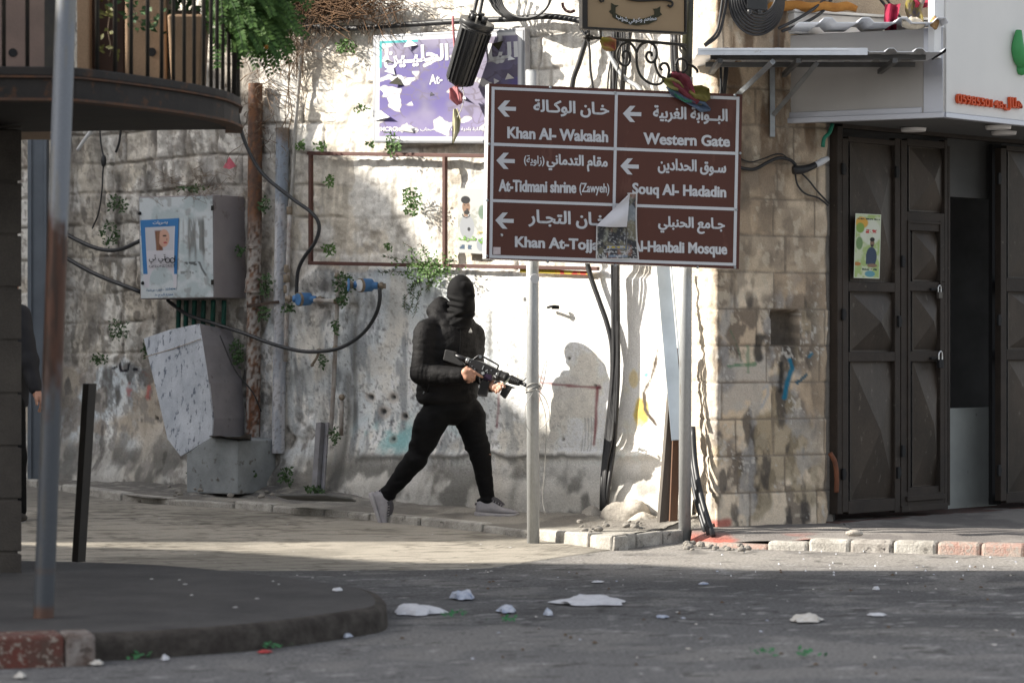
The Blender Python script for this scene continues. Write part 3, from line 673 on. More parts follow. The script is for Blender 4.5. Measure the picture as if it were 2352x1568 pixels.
# room behind the doors
q = MB(); g = lambda u, o, z: Vector((DA.x+dd_.x*u+DP.n.x*o, DA.y+dd_.y*u+DP.n.y*o, z))
for a, b in (((-.02,-.05),(-.02,-2.4)), ((-.02,-2.4),(3.2,-2.4)), ((3.2,-2.4),(3.2,-.05))):
    q.add([g(*a,.1), g(*b,.1), g(*b,3.0), g(*a,3.0)], [(0,1,2,3)])
q.add([g(-.02,-.05,2.66), g(3.2,-.05,2.66), g(3.2,-2.4,2.66), g(-.02,-2.4,2.66)], [(0,1,2,3)])
q.build('room', M_dark_room, shop)
q = MB(); q.box(g(1.15,-1.2,1.75), (.5,.25,.9), (dd_, DP.n, (0,0,1))); q.box(g(1.3,-1.0,.95), (.8,.3,.08), (dd_, DP.n, (0,0,1)))
rr = random.Random(4)
for i in range(7): q.ball(g(.85+i*.09,-1.1+rr.uniform(-.05,.05),1.45+rr.uniform(0,.5)), (.07,.08,.35), 8, .1, rr)
tag(q.build('hanging_clothes', M_black), 'dark garments hanging inside the unlit shop behind the half open doors', 'clothes')
for i, (x, y, lab) in enumerate([(2158,669,'small padlock hanging on the upper hasp of the narrow brown door leaf'),(2160,826,'larger black padlock hanging on the lower hasp of the narrow brown door leaf')]):
    c = DP.at(x, y+9, .085); t = empty('padlock', c, lab, 'padlock', 'padlocks on the shop door')
    k = 1.0+.25*i; q = MB(); q.box(c, (.042*k,.022,.045*k), (dd_, DP.n, (0,0,1))); q.build('lock_body', M_black if i else mat('lock_brass', (.10,.09,.08), rough=.5, metal=.5), t, bevel=.004)
    q = MB(); q.tube([c+dd_*-.015*k, c+dd_*-.015*k+V(0,0,.05*k), c+V(0,0,.066*k), c+dd_*.015*k+V(0,0,.05*k), c+dd_*.015*k], .0045*k, 8, 5)
    q.build('shackle', mat('shackle_steel', (.6,.6,.6), rough=.3, metal=.9), t)

# shop sign box above the doors
FA = Vector((1.737,17.98,0)); FB = Vector((2.67,17.50,0)); fd = (FB-FA).normalized(); FL = Plane(FA, (fd.y, -fd.x, 0))
fe = Vector((.665,.747,0)).normalized(); FR = Plane(FB, (fe.y, -fe.x, 0)); zb = 2.632
sb = empty('shop_sign', FB+V(0,0,zb), 'large white and grey panelled sign box with orange phone number above the metal doors', 'sign')
def PLN(p0, d, n, u, z, o): return (p0+d*u+n*o).xy.to_3d()+V(0,0,z)
LF = (FB-FA).length
q = MB(); q.hexa([PLN(FA,fd,FL.n,u,z,o) for z in (zb+.03, 3.19) for u, o in ((0,0),(LF-.002,0),(LF-.002,-.03),(0,-.03))]); q.build('side_panel', M_greypanel, sb, bevel=.003)
q = MB(); q.hexa([PLN(FA,fd,FL.n,u,z,o) for z in (zb, zb+.034) for u, o in ((-.01,.02),(LF+.01,.02),(LF,-.03),(-.01,-.03))])
q.hexa([PLN(FA,fd,FL.n,u,z,o) for z in (zb+.034, 3.19) for u, o in ((LF-.13,.006),(LF-.004,.006),(LF-.004,.001),(LF-.13,.001))])
q.hexa([PLN(FA,fd,FL.n,u,z,o) for z in (zb+.034, zb+.07) for u, o in ((0,.008),(LF-.14,.008),(LF-.14,.001),(0,.001))])
q.build('trim', M_trim, sb, bevel=.004)
q = MB(); q.hexa([PLN(FB,fe,FR.n,u,z,o) for z in (zb+.035, 4.3) for u, o in ((.03,0),(2.2,0),(2.2,-.05),(.03,-.05))]); q.build('front_panel', M_whitepanel, sb, bevel=.003)
q = MB(); q.hexa([PLN(FB,fe,FR.n,u,z,o) for z in (zb, zb+.032) for u, o in ((0,.02),(2.2,.02),(2.2,-.03),(0,-.03))]); q.build('trim', M_trim, sb, bevel=.004)
q = MB(); q.hexa([PLN(FB,fe,FR.n,u,z,o) for z in (3.0, 4.3) for u, o in ((-.085,-.012),(.028,-.012),(.028,-.06),(-.085,-.06))]); q.build('corner_post', mat('white_corner', (.8,.8,.8), rough=.5), sb, bevel=.004)
q = MB(); a = PLN(FA,fd,FL.n,0,zb+.012,-.03); b = PLN(FB,fd,FL.n,0,zb+.012,-.03); c_ = PLN(FB,fe,FR.n,2.2,zb+.012,-.03); e_ = DA+dd_*2.6+V(0,0,zb+.012); f_ = DA+V(0,0,zb+.012)
q.add([a,b,c_,e_-V(0,0,0),f_], [(0,1,2,3,4)]); q.build('soffit', mat('soffit', (.10,.10,.10), rough=.7), sb)
def on_soffit(x, y):
    z = zb-.004; dq = (CAM_H-z)*F/(y-CY); return px(x, y, dq)
for x, y in ((2098,298),(2293,293),(2306,306)):
    p = on_soffit(x, y); q = MB(); q.cyl(p+V(0,0,.012), p-V(0,0,.012), .085, .08, 24); q.build('downlight', mat('lamp_white', (.75,.73,.72), rough=.4), sb, bevel=.003)
M_orange = mat('orange_letters', (.62,.085,.02), rough=.5); M_green = mat('green_letters', (.06,.30,.10), rough=.5)
q = MB(); put_text(q, FR, '0598550148:', (2194,215), (2303,234), (2303,251), (2194,238), .004, .008, .02)
put_text(q, FR, arabic('هلال'), (2303,222), (2343,226), (2343,258), (2303,254), .004, .015, .02); q.build('lettering', M_orange, sb)
q = MB(); q.tube([FR.at(x, y, .03) for x, y in ((2340,70),(2338,110),(2344,135),(2358,145),(2380,142),(2395,120))], [.02,.045,.05,.05,.05,.03], 8, 5)
q.ball(FR.at(2347,158,.02), (.04,.03,.045), 10); q.build('lettering', M_green, sb)

# upper wall behind the awning
q = MB(); up = Vector((pd.x, pd.y, 0)); p0 = PA+up*.55+PP.n*-.13
q.hexa([PLN(p0,up,PP.n,u,z,o) for z in (2.66, 4.35) for u, o in ((0,0),(2.4,0),(2.4,-.2),(0,-.2))])
tag(q.build('upper_wall', M_upper), 'shaded tan stone wall above the corrugated awning, partly behind the sign box', 'wall')
q = MB(); q.hexa([PLN(p0,up,PP.n,u,z,o) for z in (3.20, 3.33) for u, o in ((.0,.20),(1.25,.20),(1.25,.01),(.0,.01))])
q.hexa([PLN(p0,up,PP.n,u,z,o) for z in (3.332, 3.35) for u, o in ((-.01,.22),(1.26,.22),(1.26,.0),(-.01,.0))])
tag(q.build('balcony_ledge', M_whitepanel, bevel=.004), 'dirty white panel ledge running along the wall above the awning', 'ledge')

# corrugated awnings on brackets
M_corr = mat('corrugated_sheet', (.72,.74,.78), (.60,.62,.66), scale=6, rough=.4, metal=.45, c3=(.4,.36,.32), s3=12, t3=.66)
def corrugated(x0, x1, y0, y1, zf, zk, amp=.02, pitch=.17):
    q = MB(); xs = []
    x = x0
    prof = [(0,0),(.55,0),(.68,1),(.87,1)]
    while x < x1:
        for f, h in prof: xs.append((min(x+f*pitch, x1), h))
        x += pitch
    xs.append((x1, 0)); n = len(xs)
    vs = []
    for yy, z in ((y0, zf), (y1, zk)):
        for off in (0, -.004):
            for xx, h in xs: vs.append((xx, yy - .0*xx, z+h*amp+off))
    fs = []
    for i in range(n-1): fs += [(i, i+1, 2*n+i+1, 2*n+i), (n+i+1, n+i, 3*n+i, 3*n+i+1), (i+1, i, n+i, n+i+1), (2*n+i, 2*n+i+1, 3*n+i+1, 3*n+i)]
    return q.add(vs, fs)
aw = empty('awning', (1.9,17.8,2.95), 'low white corrugated metal awning on grey brackets over the stone pier', 'awning')
corrugated(1.12, 2.60, 16.95, 17.95, 2.985, 2.995, .022).build('sheet', M_corr, aw)
q = MB(); q.box((1.62,16.952,2.985), (1.02,.006,.042)); q.bar((1.12,16.955,2.995), (2.02,16.955,2.995), .004, .02); q.build('front_edge', M_corr, aw)
q = MB()
for yy in (17.1, 17.55): q.bar((1.2,yy,2.965), (2.5,yy,2.965), .03, .03)
for xx in (1.25,1.72,2.3): q.bar((xx,16.99,2.935), (xx,17.9,2.935), .03, .03)
q.build('frame', mat('awning_frame', (.12,.12,.12), (.08,.08,.08), rough=.6, metal=.3), aw, bevel=.003)
M_brk = mat('bracket_steel', (.34,.36,.38), (.24,.25,.26), scale=9, rough=.45, metal=.5)
wall1 = PP.at(1774, 200, .02)
q = MB(); q.bar(px(1774,140,17.86), px(1774,315,17.86), .033, .03); q.bar(px(1778,262,17.84), px(1876,146,17.25), .028, .028); q.build('bracket', M_brk, aw, bevel=.003)
q = MB(); q.bar(px(1697,216,17.6), px(1775,142,17.0), .032, .032); q.build('bracket', M_brk, aw, bevel=.003)
a2 = empty('awning', (2.2,17.7,3.17), 'upper bent corrugated sheet lying on top of the grey sign box, with rubble on it', 'awning')
corrugated(1.75, 2.66, 17.25, 17.95, 3.195, 3.215, .03, .23).build('sheet', M_corr, a2)
M_orangefoam = mat('orange_foam', (.42,.20,.05), (.30,.13,.03), scale=14, rough=.9, bump=.8, bscale=30)
q = MB(); rr = random.Random(2)
q.tube([px(x, y+rr.uniform(-2,2), 17.9) for x, y in ((1762,24),(1772,14),(1800,17),(1830,14),(1860,17),(1890,13),(1920,17),(1945,15),(1968,21))], [.02,.03,.032,.03,.034,.03,.03,.03,.02], 9, 4)
q.tube([px(1768,34,17.88), px(1772,18,17.88)], [.022,.028], 8, 3)
tag(q.build('foam_strip', M_orangefoam), 'ragged strip of orange foam along the white ledge above the awning', 'foam')
q = MB(); q.ball(px(2094,54,17.4), (.062,.05,.036), 14, .22, rr); q.ball(px(2110,58,17.38), (.035,.03,.025), 12, .25, rr)
tag(q.build('rubble_lump', mat('lump', (.62,.55,.44), (.5,.43,.33), scale=20, rough=.95, bump=.9)), 'pale crumbly lump of stone lying on the upper corrugated sheet', 'stone')
q = MB(); q.ball(px(2147,52,17.4), (.03,.03,.04), 12, .2, rr)
tag(q.build('rubble_lump', mat('lump2', (.45,.27,.12), (.3,.2,.1), scale=20, rough=.95, bump=.9)), 'small brown lump at the right end of the upper corrugated sheet, against the white post', 'stone')
for i, (x, y, w_, h_, col, lab) in enumerate([(2045,50,.075,.22,(.35,.02,.06),'dark pink cloth hanging over the ledge above the awning'),(2100,30,.10,.16,(.05,.05,.16),'bundle of navy and yellow cloth bunched on the ledge beside the sign box'),(2120,5,.12,.07,(.30,.02,.05),'crimson cloth draped at the very top beside the white post')]):
    q = MB(); n0, n1 = 9, 9; vs = []
    for a in range(n0):
        for b in range(n1):
            u, v = a/(n0-1)-.5, b/(n1-1)-.5; sway = .03*math.sin(9*u+i)+.02*math.sin(7*v+2*i)
            p = px(x, y, 17.72); vs.append((p.x+u*w_*(1-.4*v)+.03*v*math.sin(i+3*v), p.y+sway, p.z-v*h_))
    q.add(vs, [(a*n1+b, a*n1+b+1, (a+1)*n1+b+1, (a+1)*n1+b) for a in range(n0-1) for b in range(n1-1)], True)
    tag(q.build('cloth', mat('cloth', col, (.25,.2,.02) if i == 1 else tuple(k*.5 for k in col), scale=9, rough=.9)), lab, 'cloth', 'cloths above the awning')

# yellow and green poster on the tall door leaf
M_po = mat('door_poster', (.45,.52,.25), attr='Col', rough=.6)
def poster_mesh(name, pl, quad, fn, off, n0=60, n1=140, parent=None, bend=None, m=None):
    A, B, C, D = [np.array(pl.at(*p, off)) for p in quad]      # tl tr br bl
    u = np.linspace(0, 1, n0)[:, None, None]; v = np.linspace(0, 1, n1)[None, :, None]
    P = (A*(1-u)+B*u)*(1-v)+(D*(1-u)+C*u)*v
    U = np.repeat(np.linspace(0, 1, n0)[:, None], n1, 1); W = np.repeat(np.linspace(0, 1, n1)[None], n0, 0)
    if bend is not None: P = P + np.array(pl.n)*bend(U, W)[..., None]
    return grid_mesh(name, P, fn(U, W), m or M_po, parent, flip=False)
def ell(U, W, cx, cy, rx, ry, k=.25): return sst(1+k, 1-k, ((U-cx)/rx)**2+((W-cy)/ry)**2)
def door_poster(U, W):
    c = np.ones(U.shape+(3,))*np.array((.50,.55,.38))
    c = lerpc(c, (.28,.40,.10), sst(.4,.6,fbm(U*5,W*9,4))*.8); c = lerpc(c, (.62,.64,.56), ell(U,W,.6,.28,.4,.2)*.8)
    c = lerpc(c, (.60,.33,.05), ell(U,W,.25,.14,.25,.09)); c = lerpc(c, (.20,.32,.06), ell(U,W,.2,.22,.16,.08)); c = lerpc(c, (.15,.25,.10), ell(U,W,.18,.46,.13,.10))
    c = lerpc(c, (.02,.03,.03), (np.abs(W-.08) < .012)*(U > .1)*(U < .95)*(fbm(U*60,W*40,2) > .42)); c = lerpc(c, (.45,.04,.04), (np.abs(W-.27) < .028)*(U > .42)*(U < .84)*(fbm(U*28,W*50,2) > .45))
    c = lerpc(c, (.03,.05,.09), np.maximum(ell(U,W,.66,.66,.21,.15,.12), (np.abs(U-.64) < .19)*(W > .62)*(W < .78))); c = lerpc(c, (.20,.12,.08), ell(U,W,.68,.45,.085,.065,.15)); c = lerpc(c, (.015,.012,.01), ell(U,W,.68,.395,.095,.035,.2)); c = lerpc(c, (.03,.025,.02), ell(U,W,.68,.49,.06,.02,.2))
    c = lerpc(c, (.22,.14,.09), ell(U,W,.7,.80,.2,.03)); c = lerpc(c, (.10,.28,.34), ell(U,W,.62,.93,.2,.05)); c = lerpc(c, (.03,.06,.05), (np.abs(W-.86) < .016)*(U > .3)*(U < .9)*(fbm(U*40,W*60,2) > .45)); c = lerpc(c, (.40,.18,.05), ell(U,W,.12,.78,.14,.03))
    e = np.minimum(np.minimum(U, 1-U)*1.0, np.minimum(W, 1-W)*2.4); return lerpc(c, (.60,.64,.52), sst(.035,.02,e))
o = poster_mesh('poster', DP, ((1965,490),(2024,493),(2020,640),(1961,638)), door_poster, .082)
tag(o, 'narrow green and yellow poster of a standing man on the brown door leaf', 'poster')
# ------------------------------------------------------------------ brown direction sign on two posts
SP = Plane((0.13,17.16,0), (Vector((.95,.20,0)).normalized().y, -Vector((.95,.20,0)).normalized().x, 0))
def c1(x, y): return (1102.6+x*.13672, 183.8+y*.13672)
def c2(x, y): return (1408.9+x*.13672, 183.8+y*.13672)
def c3(x, y): return (1102.6+x*.1465, 398.2+y*.1465)
def c4(x, y): return (1408.9+x*.1465, 398.2+y*.1465)
M_brown = mat('brown_sign_sheet', (.098,.032,.021), (.086,.029,.02), scale=3, rough=.42, spec=.3, c3=(.12,.046,.033), s3=9, t3=.62, stretch=(1,1,.35))
M_reflect = mat('white_reflective', (.60,.61,.635), (.55,.56,.59), scale=5, rough=.5, c3=(.42,.41,.40), s3=16, t3=.68)
M_alu = mat('aluminium_edge', (.72,.73,.74), (.62,.63,.64), scale=8, rough=.4, metal=.4)
ds = empty('direction_sign', SP.at(1410, 600), 'large brown direction sign with white arrows and place names on two grey posts', 'sign')
q = MB(); cs = [SP.at(*p) for p in (c1(150,60), c2(2165,245), c4(1965,1500), c3(95,1340))]; bk = -SP.n*.115
q.prism(cs, bk*.98+SP.n*-.002); q.build('sign_box', M_alu, ds, bevel=.004)
q = MB(); q.prism([p+SP.n*.004 for p in cs], -SP.n*.006); q.build('sign_face', M_brown, ds)
q = MB()
def line(a, b, c, d, o=.0065): q.prism([SP.at(*p, o) for p in (a, b, c, d)], -SP.n*.002)
TL, TR, BL, BR = (1129.3,199.5), (1698.5,222.8), (1123.8,592.3), (1690.5,610.6); t = 6.8
line(TL, TR, (TR[0]-t, TR[1]+t), (TL[0]+t, TL[1]+t)); line((BL[0]+t, BL[1]-t), (BR[0]-t, BR[1]-t), BR, BL)
line(TL, (TL[0]+t, TL[1]+t), (BL[0]+t, BL[1]-t), BL); line((TR[0]-t, TR[1]+t), TR, BR, (BR[0]-t, BR[1]-t))
line((1412.6,217),(1419.2,217.3),(1411,599.2),(1404.4,599)); line((1134,328),(1412.5,338.6),(1412.4,345.4),(1134,335)); line((1416.3,338.8),(1691,349.2),(1691,356),(1416.2,345.6))
line((1132.6,457.5),(1408.3,467),(1408.2,473.6),(1132.6,464)); line((1413,467.2),(1688,477),(1688,484),(1412.8,473.8))
q.build('border', M_reflect, ds)
arrow = [(0,0),(120,-127),(210,-127),(123,-25),(310,-20),(308,47),(115,40),(205,145),(120,140)]
for cf, x, y, k in ((c1,295,475,1),(c2,160,565,1),(c1,275,1352,1),(c2,118,1445,1),(c3,240,735,.933)):
    q = MB(); q.prism([SP.at(*cf(x+a*k, y+b*k), .0065) for a, b in arrow], -SP.n*.002); q.build('arrow', M_reflect, ds)
T = [(c1,'خـان الوكـالة',(900,322),(2165,379),(2165,650),(900,593),.018),(c1,'Khan Al- Wakalah',(462,785),(2148,856),(2148,1050),(462,980),.022),
(c2,'البــوابة الغربية',(670,425),(1915,487),(1915,760),(670,700),.018),(c2,'Western Gate',(508,883),(1955,940),(1955,1125),(508,1080),.022),
(c1,'مقام التدماني',(1120,1238),(2140,1282),(2140,1560),(1120,1512),.018),(c1,'(زاوية)',(740,1262),(1080,1275),(1080,1455),(740,1440),.010),
(c3,'At-Tidmani shrine',(295,95),(1505,132),(1505,312),(295,284),.022),(c3,'(Zawyeh)',(1560,148),(2025,160),(2025,352),(1560,342),.012),
(c2,'سـوق الحدادين',(750,1312),(1890,1365),(1890,1620),(750,1567),.018),(c4,'Souq Al- Hadadin',(300,148),(1765,205),(1765,432),(300,374),.022),
(c3,'خـان التجـار',(762,565),(1990,620),(1990,885),(762,835),.018),(c3,'Khan At-Tojjar',(550,985),(1960,1040),(1960,1262),(550,1208),.022),
(c4,'جـامع الحنبلي',(705,668),(1745,702),(1745,968),(705,925),.018),(c4,'Al-Hanbali Mosque',(290,1050),(1780,1100),(1780,1325),(290,1272),.022)]
for cf, s_, a, b, c_, d_, bold in T:
    q = MB(); ar = s_[0] > '\u0600' or s_[1] > '\u0600'
    
    for kx, ky, ko in ((-.75,0,0),(.75,0,.0003),(0,.45,.0006),(0,-.3,.0009)) if s_[0] != '(' else ((-.3,0,0),(.3,0,.0003)):
        sh = lambda p: (p[0]+kx, p[1]+ky)
        put_text(q, SP, arabic(s_) if ar else s_, sh(cf(*a)), sh(cf(*b)), sh(cf(*c_)), sh(cf(*d_)), .0062+ko, bold)
    pass; q.build('lettering', M_reflect, ds)
for x, y in ((1264,201),(1413,213),(1560,213),(1688,219),(1124,331),(1119,460),(1118,588),(1700,352),(1691,482),(1258,601),(1413,609),(1602,614),(1688,614)):
    q = MB(); p = SP.at(x, y, .004); q.cyl(p, p+SP.n*.008, .009, .007, 10); q.build('bolt', M_steel, ds)
q = MB(); p = SP.at(*c3(338,968), .004); q.cyl(p, p+SP.n*.014, .011, .004, 10); q.build('bolt', M_alu, ds)
# posts
g1 = ground(1225, 1250); g1.z -= .05; p = g1.copy(); p.y += .06; top1 = px(1221.5, 163, p.y)
q = MB(); q.cyl(p, top1, .0385, .0385, 28); q.build('post', M_galv, ds)
q = MB(); q.cyl(top1, top1+V(0,0,.004), .0392, .0392, 28); q.build('post_cap', M_galv, ds)
q = MB(); bb = px(1229,655,p.y-.042); q.cyl(px(1228,640,p.y-.036), px(1228,640,p.y-.041), .03, .028, 18); q.build('sticker', M_reflect, ds)
g2 = ground(1574, 1243); g2.z -= .05; p2 = g2.copy(); p2.y += .06; 
q = MB(); q.cyl(p2, px(1577,178,p2.y), .0385, .0385, 28); q.build('post', M_galv, ds)
P2POST = p2
# sticker and torn poster on the sign
q = MB(); q.prism([SP.at(*c3(*a), .0085) for a in ((207,1155),(322,1158),(322,1272),(207,1270))], -SP.n*.002)
tag(q.build('sticker', mat('sticker_paper', (.62,.55,.55), (.52,.44,.45), scale=30, rough=.6)), 'small square pale sticker in the bottom left corner of the brown direction sign', 'sticker')
M_tp = mat('torn_poster_print', (.05,.05,.06), attr='Col', rough=.45, spec=.4)
def tp(U, W):
    a = fbm(U*7, W*9, 5); b = fbm(U*30+5, W*42, 4)
    c = np.ones(U.shape+(3,))*np.array((.030,.030,.036)); c = lerpc(c, (.15,.14,.10), sst(.5,.64,a)); c = lerpc(c, (.30,.31,.26), ell(U,W,.17,.60,.13,.14)*sst(.4,.6,a)); c = lerpc(c, (.22,.11,.08), sst(.62,.7,fbm(U*6+9,W*6,4))*.8)
    c = lerpc(c, (.22,.25,.28), ell(U,W,.86,.32,.12,.14)*.8); c = lerpc(c, (.20,.18,.12), ell(U,W,.86,.52,.1,.12)*.8)
    c = lerpc(c, (.16,.19,.25), (W > .79)*(W < .845)*(U > .25)*(U < .8)*.9); c = lerpc(c, (.50,.38,.05), (np.abs(W-.815) < .012)*(U > .27)*(U < .76)*(fbm(U*40,W*8,2) > .45)); c = lerpc(c, (.42,.42,.43), (np.abs(W-.885) < .012)*(U > .2)*(U < .85)*(fbm(U*50,W*9+3,2) > .5))
    c = lerpc(c, (.17,.22,.29), (np.abs(W-.95) < .02)*(U > .3)*(U < .75)*.9); c = lerpc(c, (.50,.50,.50), sst(.60,.66,b)*(.25+.75*sst(.5,.9,W)))
    e = np.minimum(np.minimum(U, 1-U), np.minimum(W, 1-W)*1.5); return lerpc(c, (.58,.57,.56), sst(.03,.02,e))
tpr = empty('torn_poster', SP.at(1418, 590, .01), 'torn dark poster curling off the brown direction sign, its white back folded over', 'poster')
A = lambda U, W: .004+.03*sst(.35, 0, W)*U+.004*np.sin(9*U+5*W)
quad = ((1384,446),(1464,443),(1467.5,596),(1368.5,596))
n0, n1 = 50, 90; us = np.linspace(0, 1, n0); ws = np.linspace(0, 1, n1); Pq = np.zeros((n0, n1, 3)); U, W = np.meshgrid(us, ws, indexing='ij')
for i, u in enumerate(us):
    for j, wv in enumerate(ws):
        ytop = 519+1.5*u if u < .745 else 443
        y = ytop+(596-ytop)*wv if u < .745 else 443+(596-443)*wv
        xl = 1369.5-1*wv; xr = 1464+4*wv-3*math.sin(wv*3.1)
        Pq[i, j] = SP.at(xl+(xr-xl)*u, y, .011+.004*math.sin(7*u+4*wv)+.01*(u > .745)*(1-wv))
cq = tp(U, np.where(U < .745, .5+.5*W, W)); o = grid_mesh('print', Pq, cq, M_tp, None); o.parent = tpr; o.matrix_parent_inverse = Matrix.Translation(-tpr.location)
q = MB(); n = 14; vs = []
a, b, c_ = (1447,443), (1369,519), (1440,521)
for i in range(n):
    for j in range(n):
        s_, t_ = i/(n-1), j/(n-1)
        x = a[0]*(1-s_)+(b[0]*(1-t_)+c_[0]*t_)*s_; y = a[1]*(1-s_)+(b[1]*(1-t_)+c_[1]*t_)*s_ + 3*math.sin(t_*3.1)*s_*(1 if s_ < .95 else .5)
        vs.append(SP.at(x, y, .02+.045*math.sin(math.pi*min(1, .15+.85*t_))*s_*(.5+.5*t_)+.012*math.sin(8*s_+3*t_)+.01))
q.add(vs, [(i*n+j, (i+1)*n+j, (i+1)*n+j+1, i*n+j+1) for i in range(n-1) for j in range(n-1)], True)
q.build('folded_back', mat('paper_back', (.66,.65,.68), (.58,.57,.60), scale=10, rough=.6), tpr)
# rag of coloured cloth caught on the sign's top edge
def rag(name, pts, wid, col, lab, cat, group=None, seed=1, rough=.7, parent=None):
    """crumpled strip along a line of points"""
    r_ = random.Random(seed); q = MB(); m = 9; n = len(pts); vs = []
    for i, p in enumerate(pts):
        T_ = (Vector(pts[min(i+1, n-1)])-Vector(pts[max(i-1, 0)])).normalized(); S_ = T_.cross(V(0,-1,0)).normalized()
        wd = wid[i] if isinstance(wid, (list, tuple)) else wid
        for k in range(m):
            f = k/(m-1)-.5; vs.append(Vector(p)+S_*f*wd+V(0,-1,0)*(.35*wd*math.sin(f*9+i*1.3+seed)+r_.uniform(-.006,.006)))
    q.add(vs, [(i*m+k, i*m+k+1, (i+1)*m+k+1, (i+1)*m+k) for i in range(n-1) for k in range(m-1)], True)
    return tag(q.build(name, col, parent), lab, cat, group)
sat = lambda n_, c_, k=.5: mat(n_, c_, tuple(v*k for v in c_), scale=14, rough=.6)
rg_ = empty('rag', SP.at(1560,190,.05), 'bundle of torn red, yellow and blue cloth flapping over the brown sign top', 'cloth')
L_ = lambda *a, o=.05: [SP.at(x, y, o) for x, y in a]
def part_rag(name, pts, wid, m, seed): return rag(name, pts, wid, m, None, None, None, seed, .6, rg_)
part_rag('red_strip', L_((1541,172),(1556,178),(1568,190),(1578,208),(1588,222),(1604,236)), [.05,.10,.11,.09,.06,.03], sat('rag_red', (.26,.055,.075)), 2)
part_rag('yellow_strip', L_((1520,182),(1540,190),(1556,198),(1568,206)), [.02,.07,.06,.03], sat('rag_yellow', (.36,.33,.12), .7), 3)
part_rag('yellow_strip', L_((1585,206),(1600,215),(1614,222),(1622,234)), [.05,.11,.13,.07], sat('rag_olive', (.24,.21,.06), .7), 5)
part_rag('blue_strip', L_((1532,198),(1548,212),(1570,226),(1596,238),(1614,246),(1632,253), o=.035), [.02,.05,.04,.05,.07,.015], sat('rag_blue', (.13,.18,.27)), 6)
part_rag('green_strip', L_((1540,206),(1556,220),(1574,232),(1590,234), o=.045), [.012,.022,.02,.012], sat('rag_green', (.08,.30,.20)), 7)

# ------------------------------------------------------------------ cafe sign on the tall post, with its scroll bracket
M_iron = mat('black_iron', (.020,.019,.019), (.035,.03,.022), scale=15, rough=.55, metal=.3, spec=.4)
cs_ = empty('cafe_sign', px(1575,110,P2POST.y), 'tan cafe sign in a dark frame with black ribbon lettering, on a tall dark pole', 'sign')
CPd = Vector((.97,.24,0)).normalized(); CP = Plane((0.75,17.16,0), (CPd.y, -CPd.x, 0))
q = MB(); q.prism([CP.at(x, y) for x, y in ((1350,-90),(1571,-90),(1571,74),(1350,62))], -CP.n*.05); q.build('board', mat('tan_board', (.30,.215,.125), (.27,.19,.11), scale=3, rough=.55), cs_)
q = MB()
for a, b in (((1337,-90),(1337,63)), ((1574,-90),(1574,77))): q.prism([CP.at(*p, .012) for p in ((a[0],a[1]),(a[0]+13 if a[0] < 1400 else a[0]+4,a[1]),(b[0]+13 if b[0] < 1400 else b[0]+4,b[1]+1),b)], -CP.n*.075)
q.prism([CP.at(*p, .012) for p in ((1337,61),(1578,74),(1578,79),(1337,66))], -CP.n*.075); q.build('frame', M_iron, cs_, bevel=.003)
M_charc = mat('charcoal_ribbon', (.028,.026,.010), rough=.5)
q = MB(); ribbon = [(1406,25),(1425,38),(1445,44),(1465,46),(1485,42),(1507,32),(1512,34),(1516,48),(1490,57),(1462,59.5),(1432,54),(1406,39)]
q.prism([CP.at(x, y, .006) for x, y in [(1407,26),(1424,37),(1443,43.5),(1463,45.5),(1483,42),(1505,33)]+[(1510,47),(1490,56),(1463,59),(1436,55),(1407,39.5)]], -CP.n*.004)
q.prism([CP.at(x, y, .004) for x, y in ((1399,27),(1404,22),(1404,7),(1412,12),(1421,13),(1414,18),(1414,31),(1409,37))], -CP.n*.003)
q.prism([CP.at(x, y, .004) for x, y in ((1500,21),(1509,20),(1517,15),(1516,28),(1521,34),(1512,40),(1503,40),(1503,26))], -CP.n*.003); q.build('ribbon', M_charc, cs_)
q = MB(); put_text(q, CP, arabic('مطعم وكوفي'), (1444,44), (1508,36), (1508,52), (1444,57), .009, .012); put_text(q, CP, arabic('شوب'), (1415,30), (1442,41), (1442,55), (1415,45), .009, .012); q.build('lettering', M_reflect, cs_)
q = MB(); q.tube([CP.at(x, y, .012) for x, y in ((1384,-6),(1386,2),(1380,4),(1377,-1))], .006, 6, 4); q.tube([CP.at(x, y, .012) for x, y in ((1440,-2),(1470,2),(1520,0),(1540,3),(1545,10),(1540,16),(1534,12))], .007, 6, 4); q.build('scroll', M_iron, cs_)
q = MB(); q.cyl(px(1577,178.5,P2POST.y), px(1584,-120,P2POST.y), .033, .033, 24); q.build('pole', mat('dark_pole', (.05,.05,.022), (.035,.035,.036), rough=.5, metal=.3), cs_)
brd = P2POST.y-.02
def I(x, y, dz=0): return px(x, y, 17.16+ (x-1345)*.0007*.9+dz)
q = MB(); q.tube([I(1344,86),(I(1460,94)),I(1576,104)], .010, 8, 4); q.ball(I(1346,86), .016, 8); q.ball(I(1359,87), .016, 8); q.ball(I(1352,93), .012, 8); q.ball(I(1352,80), .012, 8); q.build('arm', M_iron, cs_)
def spiral(pts, r=.0085):
    s_ = MB(); s_.tube([I(x, y) for x, y in pts], r, 7, 5); return s_.build('scroll', M_iron, cs_)
spiral([(1436,96),(1448,100),(1458,112),(1462,125),(1463,150),(1470,172),(1485,187),(1500,194),(1516,193),(1524,185)])
spiral([(1462,122),(1468,108),(1480,99),(1494,99),(1506,110),(1508,130),(1500,143),(1490,142),(1484,131),(1488,121),(1496,122),(1497,130)])
spiral([(1440,98),(1426,105),(1418,122),(1420,138),(1430,150),(1441,150),(1447,138),(1445,122),(1436,118),(1430,127),(1434,136)])
spiral([(1503,138),(1508,160),(1516,175),(1528,180)]); spiral([(1543,170),(1534,178),(1537,162),(1532,148),(1522,146),(1516,154),(1521,162)])
